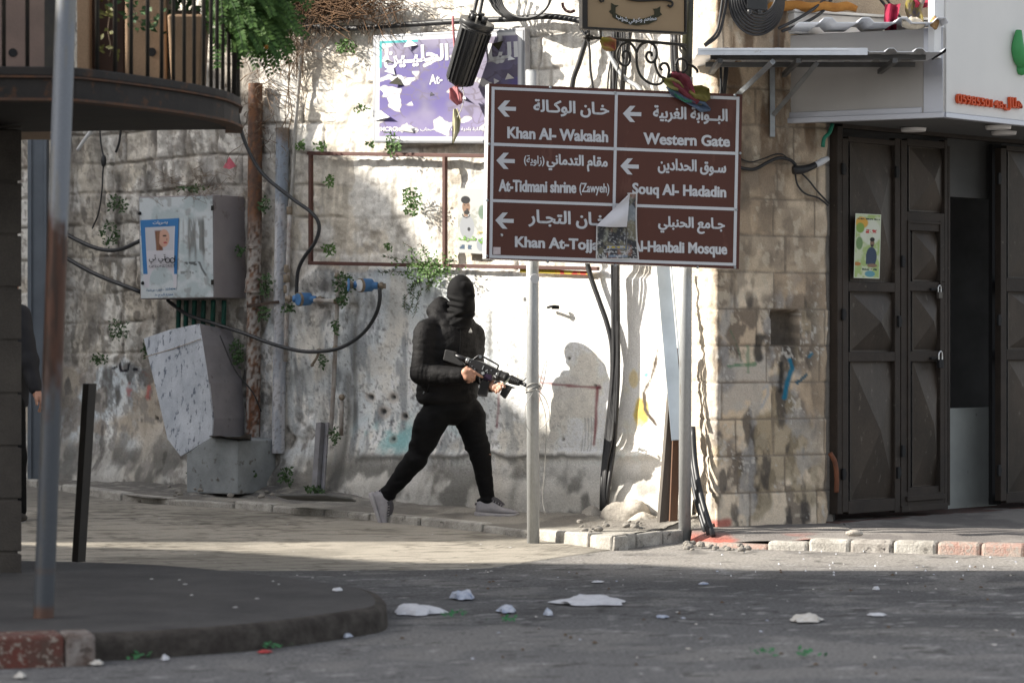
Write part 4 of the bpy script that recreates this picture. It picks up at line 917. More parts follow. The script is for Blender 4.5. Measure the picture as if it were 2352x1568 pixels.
spiral([(1552,150),(1557,138),(1568,136),(1577,145),(1576,160),(1566,168),(1556,163),(1552,150)]); spiral([(1575,146),(1590,152),(1600,160),(1602,168)])
spiral([(1560,102),(1568,108),(1576,116)]); spiral([(1379,66),(1380,86)])
rag('rag', [I(1380,90,-.03),I(1392,98,-.04),I(1404,105,-.04),I(1412,116,-.04)], [.03,.09,.09,.02], mat('rag_small', (.32,.27,.05), (.36,.08,.08), scale=12, rough=.7), 'small yellow and pink rag knotted on the iron bar under the cafe sign', 'cloth', None, 9)
# ------------------------------------------------------------------ foreground left: stone corner, balcony, pole, bollard
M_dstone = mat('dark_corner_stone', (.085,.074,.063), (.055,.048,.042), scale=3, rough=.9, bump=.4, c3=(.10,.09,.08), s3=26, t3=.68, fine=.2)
b0 = ground(50, 1315, IH*1.0); bx, by = b0.x, b0.y
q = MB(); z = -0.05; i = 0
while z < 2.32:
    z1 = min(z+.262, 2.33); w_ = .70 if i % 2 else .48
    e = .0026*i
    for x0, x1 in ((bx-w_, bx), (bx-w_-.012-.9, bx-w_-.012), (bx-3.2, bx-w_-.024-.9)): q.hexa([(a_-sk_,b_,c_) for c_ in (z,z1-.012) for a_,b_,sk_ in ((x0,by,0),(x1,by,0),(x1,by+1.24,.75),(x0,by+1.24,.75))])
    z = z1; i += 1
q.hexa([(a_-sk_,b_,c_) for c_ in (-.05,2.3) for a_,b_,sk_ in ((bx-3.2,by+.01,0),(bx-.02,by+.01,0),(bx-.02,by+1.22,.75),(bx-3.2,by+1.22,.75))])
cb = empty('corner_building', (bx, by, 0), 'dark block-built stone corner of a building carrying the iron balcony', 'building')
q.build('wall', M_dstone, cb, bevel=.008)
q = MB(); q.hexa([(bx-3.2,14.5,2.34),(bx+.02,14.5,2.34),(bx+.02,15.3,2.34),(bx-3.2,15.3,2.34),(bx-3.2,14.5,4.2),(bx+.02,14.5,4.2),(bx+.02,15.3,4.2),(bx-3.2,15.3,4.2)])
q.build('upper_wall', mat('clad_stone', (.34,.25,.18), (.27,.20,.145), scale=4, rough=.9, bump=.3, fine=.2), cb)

M_biron = mat('rusty_iron', (.034,.029,.026), (.022,.020,.019), scale=5, rough=.7, metal=.2, bump=.2, c3=(.075,.038,.022), s3=11, t3=.56)
M_rust = mat('rust_edge', (.13,.062,.034), (.06,.045,.038), scale=14, rough=.85, bump=.4)
zb_ = 2.31
def onz(x, y, z): d = (z-CAM_H)*F/(CY-y); return px(x, y, d)
bp_ = [(-500,229),(-150,230),(0,231),(120,232),(176,234),(235,239.5),(293,246),(350,253),(410,261),(455,268),(490,274.5),(515,280),(530,285)]
BE = [onz(x, y, zb_) for x, y in bp_]; BE += [BE[-1]+V(.015,.25,0), BE[-1]+V(-.03,.62,0)]
bal = empty('balcony', BE[4], 'curved iron balcony with thin black railings jutting from the dark stone corner', 'balcony')
cenb = V(-2.6, 14.4, zb_)
def out(i):
    t = (BE[min(i+1, len(BE)-1)]-BE[max(i-1, 0)]); n_ = V(t.y, -t.x, 0).normalized(); return n_ if n_.dot(BE[i]-cenb) > 0 else -n_
def sweep(z0, z1, o0, o1):
    q = MB(); n = len(BE); vs = []
    for i, p in enumerate(BE):
        nn = out(i)
        for z_, o_ in ((z0,o0),(z0,o1),(z1,o1),(z1,o0)): r_ = p+nn*o_; vs.append((r_.x, r_.y, z_))
    q.add(vs, [(i*4+k, (i+1)*4+k, (i+1)*4+(k+1) % 4, i*4+(k+1) % 4) for i in range(n-1) for k in range(4)]+[(0,1,2,3), tuple((n-1)*4+k for k in (3,2,1,0))]); return q
sweep(zb_+.012, zb_+.10, -.06, 0).build('beam', M_biron, bal); sweep(zb_, zb_+.011, -.06, .022).build('flange', M_rust, bal)
sweep(zb_+.101, zb_+.109, -.06, .02).build('flange', M_rust, bal); sweep(zb_+.1095, zb_+.15, -.06, .012).build('beam', M_biron, bal, bevel=.006)
q = MB(); q.add([(p.x-.0, p.y+.0, zb_+.02) for p in BE]+[(-4.8,14.95,zb_+.02)], [tuple(range(len(BE)+1))]); q.add([(p.x, p.y, zb_+.14) for p in BE]+[(-4.8,14.95,zb_+.14)], [tuple(range(len(BE)+1))]); q.build('deck', mat('deck_iron', (.018,.017,.016), (.03,.024,.02), scale=6, rough=.8), bal)
rods = [-35,6,60,221,262,299,337,369,396,421,444,466,483,497,510,524]
bar0 = None
def edge_at(x):
    for a, b in zip(BE[:13], BE[1:13]):
        xa, xb = CX+a.x*F/a.y, CX+b.x*F/b.y
        if xa <= x <= xb: return a+(b-a)*((x-xa)/(xb-xa))
    return BE[12]
for x in rods:
    e = edge_at(x)
    if bar0 is None:
        q = MB(); q.cyl(e+V(0,.03,.15), e+V(0,.03,1.25), .0095, n=8); bar0 = q.build('baluster', M_iron, bal); base_e = e
    else:
        c = bar0.copy(); COL.objects.link(c); c.parent = bal; c.location = e-base_e
e = edge_at(114); q = MB(); q.bar(e+V(0,.03,.12), e+V(0,.03,1.25), .05, .04); q.build('newel_post', M_iron, bal)
for k, dy in enumerate((.06,.14,.22,.32,.42,.52)):
    c = bar0.copy(); COL.objects.link(c); c.parent = bal; c.location = BE[12]+V(.012 if dy < .3 else -.02, dy, 0)-base_e
q = MB(); q.tube([p+V(0,.03,1.26) for p in BE], .02, 8, 2); q.build('handrail', M_iron, bal)

M_plant1 = mat('planter_stone', (.30,.20,.125), (.24,.16,.10), scale=4, rough=.85, bump=.25, fine=.15)
M_plant2 = mat('planter_pink', (.22,.155,.13), (.17,.125,.105), scale=5, rough=.85, bump=.25, c3=(.05,.04,.04), s3=5, t3=.68)
M_box_shadow = mat('stone_shadow_brown', (.055,.030,.020), (.04,.022,.016), scale=6, rough=.8)  # dark brown paints the shadow across the beige balcony stone
for i, (x0, x1, y0, d, m_, lab) in enumerate([(-120,110,-120,13.95,M_plant2,'broad pinkish stone planter behind the railings at the left edge of the balcony'),(176,206,-120,13.97,M_plant1,'narrow beige stone planter beside the foreground pole on the balcony'),
        (208,288,-120,14.05,M_box_shadow,'dark brown box standing for the shadow on beige stone, between two beige planters'),(287,382,-120,13.92,M_plant1,'tall beige stone planter in the middle of the balcony behind the railings'),(384,468,33,13.86,M_plant1,'shorter beige planter with a visible rim near the curved end of the balcony')]):
    a = px(x0, 300, d); b = px(x1, 300, d); zt = px(0, y0, d).z; zf = zb_+.142
    t = empty('planter', ((a.x+b.x)/2, d+.15, zf), lab, 'planter', 'planters on the balcony')
    q = MB(); w2 = (b.x-a.x)/2; tp_ = .02 if i == 4 else 0
    cx_ = (a.x+b.x)/2
    q.hexa([(cx_+s*(w2-tp_), d+o+tp_*(1 if o == 0 else -1), zf) for s, o in ((-1,0),(1,0),(1,.28),(-1,.28))]+[(cx_+s*w2, d+o, zt) for s, o in ((-1,0),(1,0),(1,.28),(-1,.28))]); q.build('planter_box', m_, t, bevel=.012)
    q = MB(); q.box((cx_, d+.14, zt+.008), (2*w2-.06, .22, .02)); q.build('soil', mat('soil', (.03,.022,.016), rough=1), t)
    if i in (0, 3): q = MB(); q.cyl((cx_+w2*.3, d-.004, zf+.22), (cx_+w2*.3, d+.01, zf+.22), .022, n=12); q.build('drain_hole', M_black, t)

# foliage helpers
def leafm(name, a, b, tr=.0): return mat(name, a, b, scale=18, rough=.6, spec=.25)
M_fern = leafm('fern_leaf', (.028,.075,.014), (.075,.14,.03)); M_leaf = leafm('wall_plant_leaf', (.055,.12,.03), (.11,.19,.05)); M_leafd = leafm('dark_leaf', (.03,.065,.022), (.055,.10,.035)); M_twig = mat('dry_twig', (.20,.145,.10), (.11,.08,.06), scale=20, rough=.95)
def leaf_quad(q, p, d, n_, L, W):
    d = d.normalized(); s_ = d.cross(n_).normalized(); up = s_.cross(d)
    q.add([p, p+d*L*.45+s_*W*.5+up*L*.05, p+d*L, p+d*L*.45-s_*W*.5+up*L*.05], [(0,1,2,3)])
fern = empty('fern', px(530,-40,13.95), 'lush green fern with long drooping fronds spilling over the right end of the balcony', 'plant')
rf = random.Random(12); q = MB(); st = MB()
for i in range(300):
    p0 = px(515+rf.uniform(-40,62), rf.uniform(-80,70), 13.9+rf.uniform(-.15,.3)); a = rf.uniform(-.6, 1.1); L = rf.uniform(.16, .38)
    d0 = V(math.sin(a)*.7+.35, rf.uniform(-.6,.35), rf.uniform(-.15,.75)).normalized(); pts = []; p = p0; d = d0
    for k in range(9): pts.append(p); p = p+d*L/8; d = (d+V(0,0,-.22)).normalized()
    st.tube(pts, .0022, 4, 1)
    for k in range(1, 9):
        tdir = (pts[k]-pts[k-1]).normalized(); sd = tdir.cross(V(0,-1,.4)).normalized(); ll = .06*(1-.6*k/9)
        for sg in (-1, 1):
            for o in (0, .5): leaf_quad(q, pts[k]-tdir*o*L/9, sd*sg+tdir*.75+V(0,0,rf.uniform(-.3,.1)), V(rf.uniform(-.4,.4),-1,.4), ll, .017)
q.build('fronds', M_fern, fern); st.build('stems', M_leafd, fern)
for x, y in ((545,60),(553,72),(612,108)): q = MB(); q.ball(px(x, y, 13.75), .012, 6); q.build('flower', mat('flower_red', (.5,.06,.03), (.5,.35,.03), scale=60, rough=.6), fern)
def sprig(name, pts, lab, cat, n=34, spread=.05, ls=.035, m_=None, group=None, seed=1, stem=.003):
    r_ = random.Random(seed); t = empty(name, pts[0], lab, cat, group); s_ = MB(); s_.tube(pts, stem, 5, 3); s_.build('stem', M_twig, t); q = MB()
    for i in range(n):
        f = r_.random()*(len(pts)-1); k = min(int(f), len(pts)-2); p = pts[k]+(pts[k+1]-pts[k])*(f-k)+V(r_.gauss(0,spread),r_.gauss(0,spread*.6),r_.gauss(0,spread))
        leaf_quad(q, p, V(r_.uniform(-1,1),r_.uniform(-1,.3),r_.uniform(-1,.4)), V(r_.uniform(-.6,.6),-1,r_.uniform(-.3,.8)), ls*r_.uniform(.6,1.3), ls*.5)
    q.build('leaves', m_ or M_leaf, t); return t
D_ = lambda d, *a: [px(x, y, d) for x, y in a]
sprig('trailing_plant', D_(13.75,(300,-20),(306,20),(320,50),(345,48),(362,42)), 'leafy sprig trailing out sideways in front of the tall beige planter', 'plant', 46, .03, .05, M_leafd, None, 3)
sprig('trailing_plant', D_(13.78,(246,-20),(252,30),(248,70),(255,110),(252,130)), 'thin yellowish sprig hanging down in front of the dark brown shadow box', 'plant', 26, .02, .045, leafm('yel_leaf', (.14,.13,.03), (.07,.07,.02)), None, 4)
sprig('shrub', D_(14.05,(395,25),(410,5),(430,-10),(455,-30)), 'dark shrub growing out of the short beige planter', 'plant', 90, .07, .07, M_leafd, None, 6)

# leaning galvanised pole close to the camera, rusty in the middle
pb = ground(100, 1418, IH); pt = px(154, -60, pb.y)
n0, n1 = 26, 200
Pq = np.zeros((n0+1, n1, 3)); th = np.linspace(0, 2*np.pi, n0+1); f = np.linspace(0, 1, n1)
A0 = np.array(pb); A1 = np.array(pt); Pq[:] = A0+(A1-A0)*f[None, :, None]; Pq[..., 0] += .0425*np.cos(th)[:, None]; Pq[..., 1] += .0425*np.sin(th)[:, None]
yy = 1418+(-60-1418)*f[None]+0*th[:, None]; tt = th[:, None]+0*yy
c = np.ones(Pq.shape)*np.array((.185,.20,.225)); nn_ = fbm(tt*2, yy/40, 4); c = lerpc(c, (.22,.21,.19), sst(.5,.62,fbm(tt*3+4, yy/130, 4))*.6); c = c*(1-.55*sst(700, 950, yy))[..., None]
rm = sst(470, 560, yy+140*(nn_-.5)-40*np.cos(tt))*sst(960, 820, yy+160*(nn_-.5)); c = lerpc(c, (.085,.040,.026), rm); c = lerpc(c, (.045,.027,.02), rm*sst(.45,.65,fbm(tt*3, yy/90+5, 4)))
c = lerpc(c, (.14,.07,.045), sst(1385,1400,yy)*.8); c = lerpc(c, (.12,.08,.06), np.exp(-((yy-1310)/4)**2)*.7)
M_fpole = mat('leaning_pole', (.3,.3,.3), attr='Col', rough=.5, metal=.35, spec=.4, fine=.1)
tag(grid_mesh('metal_pole', Pq, c, M_fpole, flip=True), 'leaning grey metal pole with a rusty brown middle, standing on the dark traffic island', 'pole')
pb = ground(181, 1281, IH); pt = px(206, 880, pb.y+.0)
q = MB(); dv = (pt-pb); a = V(.7071,-.7071,0); b = V(.7071,.7071,0); q.box((pb+pt)/2-dv*.01, (.054,.054,dv.length*1.02), (a, b, dv.normalized()))
tag(q.build('bollard', mat('bollard_paint', (.040,.033,.027), (.03,.026,.022), scale=9, rough=.55, metal=.2, spec=.4), bevel=.004), 'dark square metal bollard tilting slightly at the far edge of the traffic island', 'bollard')
# steel channel column by the far end of the old wall
dcol = onw(85, 900).y-.35; a = px(63, 300, dcol); b = px(108, 300, dcol); zf = gz(dcol)+.05
q = MB(); q.hexa([(a.x,dcol,zf),(b.x,dcol,zf),(b.x,dcol+.1,zf),(a.x,dcol+.1,zf),(a.x,dcol,3.9),(b.x,dcol,3.9),(b.x,dcol+.1,3.9),(a.x,dcol+.1,3.9)]); q.box((a.x+.02,dcol-.012,(zf+3.9)/2), (.03,.02,3.9-zf)); q.box((b.x-.012,dcol-.008,(zf+3.9)/2), (.02,.012,3.9-zf))
tag(q.build('steel_column', mat('column_paint', (.155,.175,.20), (.12,.135,.155), scale=4, rough=.6, metal=.2, c3=(.28,.29,.30), s3=40, t3=.72), bevel=.005), 'blue grey steel column standing by the far left end of the old wall', 'column')
# unseen houses added left of the view, rooflines shaped to shade the crossing
M_house = mat('house_stone', (.40,.36,.30), (.33,.30,.25), scale=2, rough=.9, bump=.4, c3=(.2,.18,.16), s3=4, t3=.64)
near_ = [(6,0),(6,6.2),(14.58,6.2),(15.4,5.3),(15.74,5.05),(15.78,4.3),(16.75,3.6),(17.20,2.8),(17.20,0)]
far_ = [(17.26,0),(17.26,4.45),(17.45,4.8),(18.47,5.45),(19.0,5.5),(19.43,6.12),(19.63,6.45),(20.54,6.60),(23,7.2),(32,8),(32,0)]
for pts, lab in ((near_, 'nearer unseen house left of the view, its roofline shaped to shade the foreground'), (far_, 'farther unseen house left of the view, its roofline shaped to shade the wall')):
    q = MB(); q.prism([(-20, d-.28, z+6.98 if z > 0 else 0) for d, z in pts], (-3.5,0,0)); tag(q.build('shade_house', M_house), lab, 'house')
# ------------------------------------------------------------------ things on and along the old wall
def W_(x, y, o=.03): return onw(x, y, o+.03)
M_rpipe = mat('rusty_pipe', (.30,.26,.22), attr='Col', rough=.85, bump=.5, bscale=60, fine=.2)
M_cable = mat('black_cable', (.016,.016,.018), (.028,.028,.03), scale=20, rough=.5, spec=.4)
M_hose = mat('black_hose', (.018,.019,.022), (.03,.032,.036), scale=12, rough=.45, spec=.45)
def att_pipe(name, p0, p1, r, colf, parent, m, n1=240):
    n0 = 22; th = np.linspace(0, 2*np.pi, n0+1); f = np.linspace(0, 1, n1); A = np.array(p0); B = np.array(p1); Pq = np.zeros((n0+1, n1, 3))
    Pq[:] = A+(B-A)*f[None, :, None]; Pq[..., 0] += r*np.cos(th)[:, None]; Pq[..., 1] += r*np.sin(th)[:, None]
    X_, Y_ = topix(Pq); tt = th[:, None]+0*Y_; c = colf(tt, Y_); ofs = Pq[0, 0]*0
    o = grid_mesh(name, Pq, c, m, None, flip=True)
    if parent is not None: o.parent = parent; o.matrix_parent_inverse = Matrix.Translation(-parent.location)
    return o
dpp = empty('drainpipe', W_(583, 1000, .06), 'tall iron drainpipe, rusty brown above and flaking white below, with two collars', 'pipe')
def cf(t, y):
    n_ = fbm(t*3, y/18, 5); m_ = fbm(t*9+4, y/9, 4); c = np.ones(t.shape+(3,))*np.array((.125,.075,.055)); c = lerpc(c, (.20,.095,.05), sst(.45,.62,n_)); wm = sst(470, 590, y+90*(n_-.5))
    c = lerpc(c, (.40,.37,.34), wm*sst(.62,.42,m_*.6+n_*.4)); c = lerpc(c, (.17,.07,.035), sst(800, 960, y)*sst(.38,.55,n_)*.9); return lerpc(c, (.07,.05,.04), sst(.6,.68,m_)*.7)
att_pipe('pipe_body', W_(587, 192, .065), W_(581, 1004, .065), .052, cf, dpp, M_rpipe)
for y, h, r in ((566,10,.060),(634,10,.058),(652,26,.066),(668,8,.071)):
    att_pipe('collar', W_(584, y-h/2, .065), W_(584, y+h/2, .065), r, cf, dpp, M_rpipe, 6)
q = MB(); q.bar(W_(568, 703, .12), W_(640, 693, .10), .02, .012); q.build('clamp', mat('rust_clamp', (.07,.05,.04), rough=.9), dpp)
trough = empty('cable_trough', W_(645, 1030, .05), 'half round metal cable cover beside the drainpipe, bluish above, chalky white below', 'cable cover')
def cf2(t, y):
    n_ = fbm(t*3+9, y/25, 5); c = np.ones(t.shape+(3,))*np.array((.27,.31,.37)); c = lerpc(c, (.20,.16,.13), sst(340, 300, y+40*(n_-.5))); c = lerpc(c, (.50,.50,.52), sst(450, 490, y+60*(n_-.5)-18*np.cos(t)))
    c = lerpc(c, (.25,.29,.36), sst(.52,.58,fbm(t*2, y/60, 3))*sst(480,500,y)*.5); return lerpc(c, (.2,.19,.18), sst(.6,.7,fbm(t*6, y/7, 4))*.7)
att_pipe('cover_body', W_(649, 294, .04), W_(639, 1040, .05), .047, cf2, trough, M_rpipe)
tpipe = empty('water_pipe', W_(660, 700, .08), 'thin grey water riser with brass joints running down beside the cable cover', 'pipe')
q = MB(); q.tube([W_(704, -20, .05), W_(690, 150, .05), W_(680, 280, .05), W_(672, 420, .06), W_(666, 480, .07)], .014, 9, 4); q.build('pipe_body', mat('grey_pipe', (.36,.35,.33), (.26,.25,.23), scale=14, rough=.6), tpipe)
q = MB(); q.tube([W_(666, 478, .09), W_(661, 640, .09), W_(656, 830, .09)], .016, 9, 3); q.build('pipe_body', mat('white_pipe', (.48,.47,.46), (.24,.19,.16), scale=16, rough=.7), tpipe)
M_brass = mat('old_brass', (.17,.13,.09), (.30,.26,.21), scale=30, rough=.6, metal=.4)
for y, r in ((484,.021),(617,.024),(640,.026),(664,.022)): q = MB(); q.cyl(W_(665-(y-484)*.04, y-9, .09), W_(665-(y-484)*.04, y+9, .09), r, n=12); q.build('joint', M_brass, tpipe, bevel=.003)
M_blue = mat('meter_blue', (.07,.20,.42), (.05,.13,.28), scale=16, rough=.5, c3=(.2,.17,.14), s3=30, t3=.68)
def meter(x, y, ang, lab, lidopen, scale=1.0):
    c = W_(x, y, .13); t = empty('water_meter', c, lab, 'water meter', 'blue water meters on the wall'); ax = Vector((math.cos(ang), -.15, math.sin(ang))).normalized()
    f = (WP.n*.62+V(-.55,-.2,-.05)).normalized(); k = scale
    q = MB(); q.cyl(c+f*.03*k, c-f*.055*k, .048*k, .044*k, 22); q.cyl(c-f*.01*k-ax*.085*k, c-f*.01*k+ax*.085*k, .026*k, n=14); q.build('meter_body', M_blue, t, bevel=.004)
    q = MB(); q.cyl(c+f*.026*k, c+f*.044*k, .05*k, .05*k, 22); q.build('ring', M_brass, t, bevel=.002)
    q = MB(); q.cyl(c+f*.044*k, c+f*.05*k, .042*k, n=22)
    if lidopen:
        q.build('dial', mat('dial_white', (.6,.6,.6), rough=.3), t); q = MB(); h = c+f*.05*k-ax*.07*k; q.cyl(h, h+(f*.6-ax*.8).normalized()*.008, .046*k, n=22); q.build('lid', M_blue, t)
    else: q.build('lid', M_blue, t)
    for s in (-1, 1): q = MB(); q.cyl(c+ax*.085*k*s-f*.01, c+ax*.14*k*s-f*.01, .018, n=12); q.cyl(c+ax*.10*k*s-f*.01, c+ax*.12*k*s-f*.01, .026, n=8, smooth=False); q.build('nut', M_brass, t)
meter(697, 687, -.03, 'lower blue water meter with its lid closed, beside the cable cover', False)
meter(838, 655, -.05, 'upper blue water meter with its lid flipped open, above the looping black hose', True)
pp = empty('water_pipe', W_(770, 800, .06), 'narrow weathered standpipe with an elbow rising from the pavement beside the blue meters', 'pipe')
M_wpipe = mat('weathered_pipe', (.40,.38,.36), (.22,.18,.15), scale=14, rough=.8, bump=.3)
q = MB(); q.tube([W_(722, 690, .11), W_(750, 691, .10), W_(768, 692, .09), W_(774, 700, .08), W_(772, 760, .07), W_(768, 850, .06), W_(762, 960, .06), W_(757, 1000, .07)], .016, 9, 3); q.build('pipe_body', M_wpipe, pp)
q = MB(); q.tube([W_(776, 690, .09), W_(775, 640, .08), W_(773, 622, .08)], .015, 8, 3); q.tube([W_(785, 905, .06), W_(784, 1000, .07)], .015, 8, 2); q.build('pipe_body', M_wpipe, pp)
for x, y in ((772,692),(785,690),(770,800),(785,912),(775,634)): q = MB(); q.ball(W_(x, y, .085), .024, 9); q.build('joint', M_brass, pp)
q = MB(); q.tube([W_(733, 808, .1), W_(727, 822, .12), W_(718, 836, .13)], .01, 7, 3); q.ball(W_(733, 806, .1), .022, 8); q.ball(W_(717, 838, .13), .014, 8); q.build('tap', M_brass, pp)

def cable(pts, r, lab, name='cable', cat='cable', group=None, m=None, sub=5):
    q = MB(); q.tube(pts, r, 8, sub); return tag(q.build(name, m or M_cable), lab, cat, group)
cable([W_(541,150,.35),W_(541,200,.34),W_(547,270,.30),W_(566,335,.26),W_(604,400,.22),(W_(670,455,.18)),W_(715,488,.16),W_(733,518,.15),W_(724,556,.15),W_(698,592,.14),W_(684,625,.13),W_(681,675,.12)], .0135, 'thick black hose curving down from the balcony across the drainpipe to the lower water meter', 'hose', 'hose', None, M_hose)
cable([W_(120,515,.1),W_(165,545,.12),W_(225,571,.14),W_(275,573,.16),W_(322,553,.2)], .016, 'upper of the two black hoses sagging between the leaning pole and the electrical cabinet', 'hose', 'hose', None, M_hose)
cable([W_(120,570,.1),W_(160,597,.12),W_(225,632,.15),W_(322,670,.2)], .016, 'lower of the two black hoses, running straight down to the bottom of the electrical cabinet', 'hose', 'hose', None, M_hose)
cable([W_(385,690,.12),W_(430,722,.15),W_(490,742,.16),W_(560,765,.17),W_(620,788,.16),W_(690,806,.12),W_(745,806,.12),W_(790,795,.11),W_(835,764,.11),W_(862,725,.12),W_(872,690,.14),W_(872,662,.14)], .014, 'long black hose looping from under the cabinet up to the upper water meter', 'hose', 'hose', None, M_hose)
cable([W_(228,280,.05),W_(232,330,.05),W_(238,365,.05),W_(236,400,.05),W_(234,440,.05),W_(226,490,.05),W_(212,525,.05)], .006, 'thin black cable hanging against the stones under the balcony, with a knot halfway', group=None)
q = MB(); q.ball(W_(238,370,.06), (.022,.02,.05), 8); tag(q.build('cable_joint', M_cable), 'black taped joint on the thin cable hanging under the balcony', 'cable joint')
cable([W_(279,285,.06),W_(274,325,.06),W_(266,350,.06)], .009, 'short black cable end poking down from under the balcony')
cable([W_(215,295,.05),W_(195,320,.06),W_(178,345,.07)], .014, 'white curved pipe end behind the leaning pole just under the balcony', 'pipe', 'pipe', None, mat('white_pvc', (.6,.6,.6), rough=.5))
cable([W_(505,770,.28),W_(540,850,.22),W_(580,900,.16),W_(600,945,.1)], .005, 'thin wire sloping down across the rusty drainpipe by the leaning metal sheet', 'wire', 'wire')

# electrical cabinet with its poster
cbx = empty('electrical_cabinet', W_(405, 686, .15), 'white electrical cabinet with grey stains and a taped poster, mounted on the wall', 'cabinet')
dep = .33
q = MB(); fr = [onw(318,452,dep), onw(490,447,dep), onw(492,684,dep), onw(322,687,dep)]; q.prism(fr, -WP.n*(dep+.05)); q.build('cabinet_box', mat('cabinet_side', (.30,.275,.275), (.24,.22,.23), scale=3, rough=.7, c3=(.18,.16,.16), s3=8, t3=.62), cbx, bevel=.006)
M_cabf = mat('cabinet_front', (.5,.5,.5), attr='Col', rough=.6, fine=.1)
def cabf(U, W):
    n_ = fbm(U*4, W*5, 5); s_ = fbm(U*14, W*2.2, 5); c = np.ones(U.shape+(3,))*np.array((.52,.56,.58)); c = lerpc(c, (.40,.46,.48), sst(.45,.6,n_))
    st_ = sst(.42,.5,s_)*sst(.58,.63,U)*sst(.95,.90,U)*sst(.18,.26,W)*sst(.62,.5,W+.3*(n_-.5)); c = lerpc(c, (.155,.165,.16), st_*.9)
    for x in (.68,.76,.875): c = lerpc(c, (.12,.12,.115), np.exp(-((U-x-.03*(n_-.5))/.018)**2)*sst(.2,.28,W)*sst(.75,.5,W)*.85)
    c = lerpc(c, (.03,.03,.03), sst(.018,.006,polyd(U,W,[(.82,.66),(.85,.72),(.9,.78)]))*.8); c = lerpc(c, (.02,.02,.02), (np.abs(W-.665) < .02)*(U > .58)*(U < .82)*(fbm(U*30,W*26,2) > .52)*.8)
    c = lerpc(c, (.16,.17,.17), (np.abs(W-.755) < .014)*(U > .56)*(U < .78)*(fbm(U*26,W*30+4,2) > .47)*.8); return lerpc(c, (.20,.19,.18), sst(.6,.68,fbm(U*12+3,W*14,4))*.5)
CPn = Plane(WP.p+WP.n*(dep), WP.n)
o = poster_mesh('cabinet_door', CPn, ((320,455),(488,450),(490,682),(324,685)), cabf, .004, 90, 110, m=M_cabf); o.parent = cbx; o.matrix_parent_inverse = Matrix.Translation(-cbx.location)
for y in (478, 648): q = MB(); q.box(onw(488, y, dep+.012), (.02,.016,.035)); q.build('hinge', M_iron, cbx)
for x, y in ((321,490),(328,650)): q = MB(); q.ball(onw(x, y, dep+.01), .014, 8); q.build('knob', M_black, cbx)
def cabposter(U, W):
    n_ = fbm(U*3, W*4, 4); c = np.ones(U.shape+(3,))*np.array((.53,.52,.56)); c = lerpc(c, (.035,.16,.38), ((U < .12)+(U > .90)+(W < .11) > 0)*(W < .80)*1.0)
    ph = (U > .12)*(U < .88)*(W > .11)*(W < .46); c = lerpc(c, (.45,.46,.50), ph*1.0)
    c = lerpc(c, (.16,.065,.04), ph*sst(.11,.07,np.abs(U-.47-.14*(W-.2)))*sst(.15,.18,W)); c = lerpc(c, (.50,.30,.23), ph*ell(U,W,.62,.28,.15,.13,.15)); c = lerpc(c, (.20,.10,.06), ph*sst(.05,.03,np.abs(U-.46+.1*(W-.3)))*sst(.17,.2,W))
    c = lerpc(c, (.03,.02,.02), ell(U,W,.64,.245,.055,.012)); c = lerpc(c, (.35,.05,.06), ell(U,W,.66,.345,.05,.014)); c = lerpc(c, (.25,.13,.10), ell(U,W,.70,.30,.015,.02))
    for wv, u0, u1, k in ((.70,.3,.75,.6),(.735,.33,.72,.6),(.79,.38,.68,.5),(.81,.45,.62,.5),(.865,.26,.76,.6),(.89,.26,.76,.6)): c = lerpc(c, (.12,.12,.14), (np.abs(W-wv) < .008)*(U > u0)*(U < u1)*(fbm(U*50,W*200,2) > .45)*k)
    return lerpc(c, (.30,.25,.18), (np.abs(W-.925) < .014)*(np.abs(U-.48) < .1)*.8)
cp = empty('poster', onw(370, 600, dep), 'blue and white optician poster with a face and glasses taped to the electrical cabinet', 'poster')
o = poster_mesh('print', CPn, ((322,506),(411,501),(405,661),(331,660)), cabposter, .009, 80, 140, bend=lambda U, W: .012*np.sin(3*U)*np.sin(4*W+1)*W); o.parent = cp; o.matrix_parent_inverse = Matrix.Translation(-cp.location)
M_ink = mat('black_ink', (.02,.02,.022), rough=.6); M_inkb = mat('blue_ink', (.03,.12,.25), rough=.6); M_inkw = mat('white_ink', (.6,.6,.6), rough=.6)
q = MB(); put_text(q, CPn, arabic('تي تي'), (342,586), (380,584), (380,605), (342,606), .021, .01); 
for cx_ in (385, 396):
    q2 = MB(); q2.tube([CPn.at(cx_+5*math.cos(a), 598+5.5*math.sin(a), .022) for a in np.linspace(0, 6.28, 13)], .0035, 5, 1); q2.build('glasses_ring', M_ink, cp)
q2 = MB(); q2.tube([CPn.at(379,598,.022), CPn.at(379,588,.022)], .0035, 5, 1); q2.build('glasses_arm', M_ink, cp); q2 = MB(); q2.tube([CPn.at(401,598,.022), CPn.at(402,587,.022)], .0035, 5, 1); q2.build('glasses_arm', M_ink, cp)
q.build('lettering', M_ink, cp); q = MB(); put_text(q, CPn, 'OPTOMETRIST', (342,609.5), (402,607.5), (402,613.5), (342,615), .021, .0); q.build('lettering', M_ink, cp)
q = MB(); put_text(q, CPn, arabic('بصريات'), (351,508), (385,506), (385,516), (351,517), .021, .02); q.build('lettering', M_inkw, cp)
q = MB(); put_text(q, CPn, arabic('شارع غرناطة') + ' - 2374941', (336,664), (405,660), (405,669), (336,672), .006, .01); put_text(q, CPn, arabic('عمارة البرج ط'), (355,674), (398,672), (398,681), (355,683), .006, .01); q.build('lettering', M_inkb, cbx)
M_gpipe = mat('green_conduit', (.012,.085,.060), (.01,.05,.04), scale=12, rough=.5)
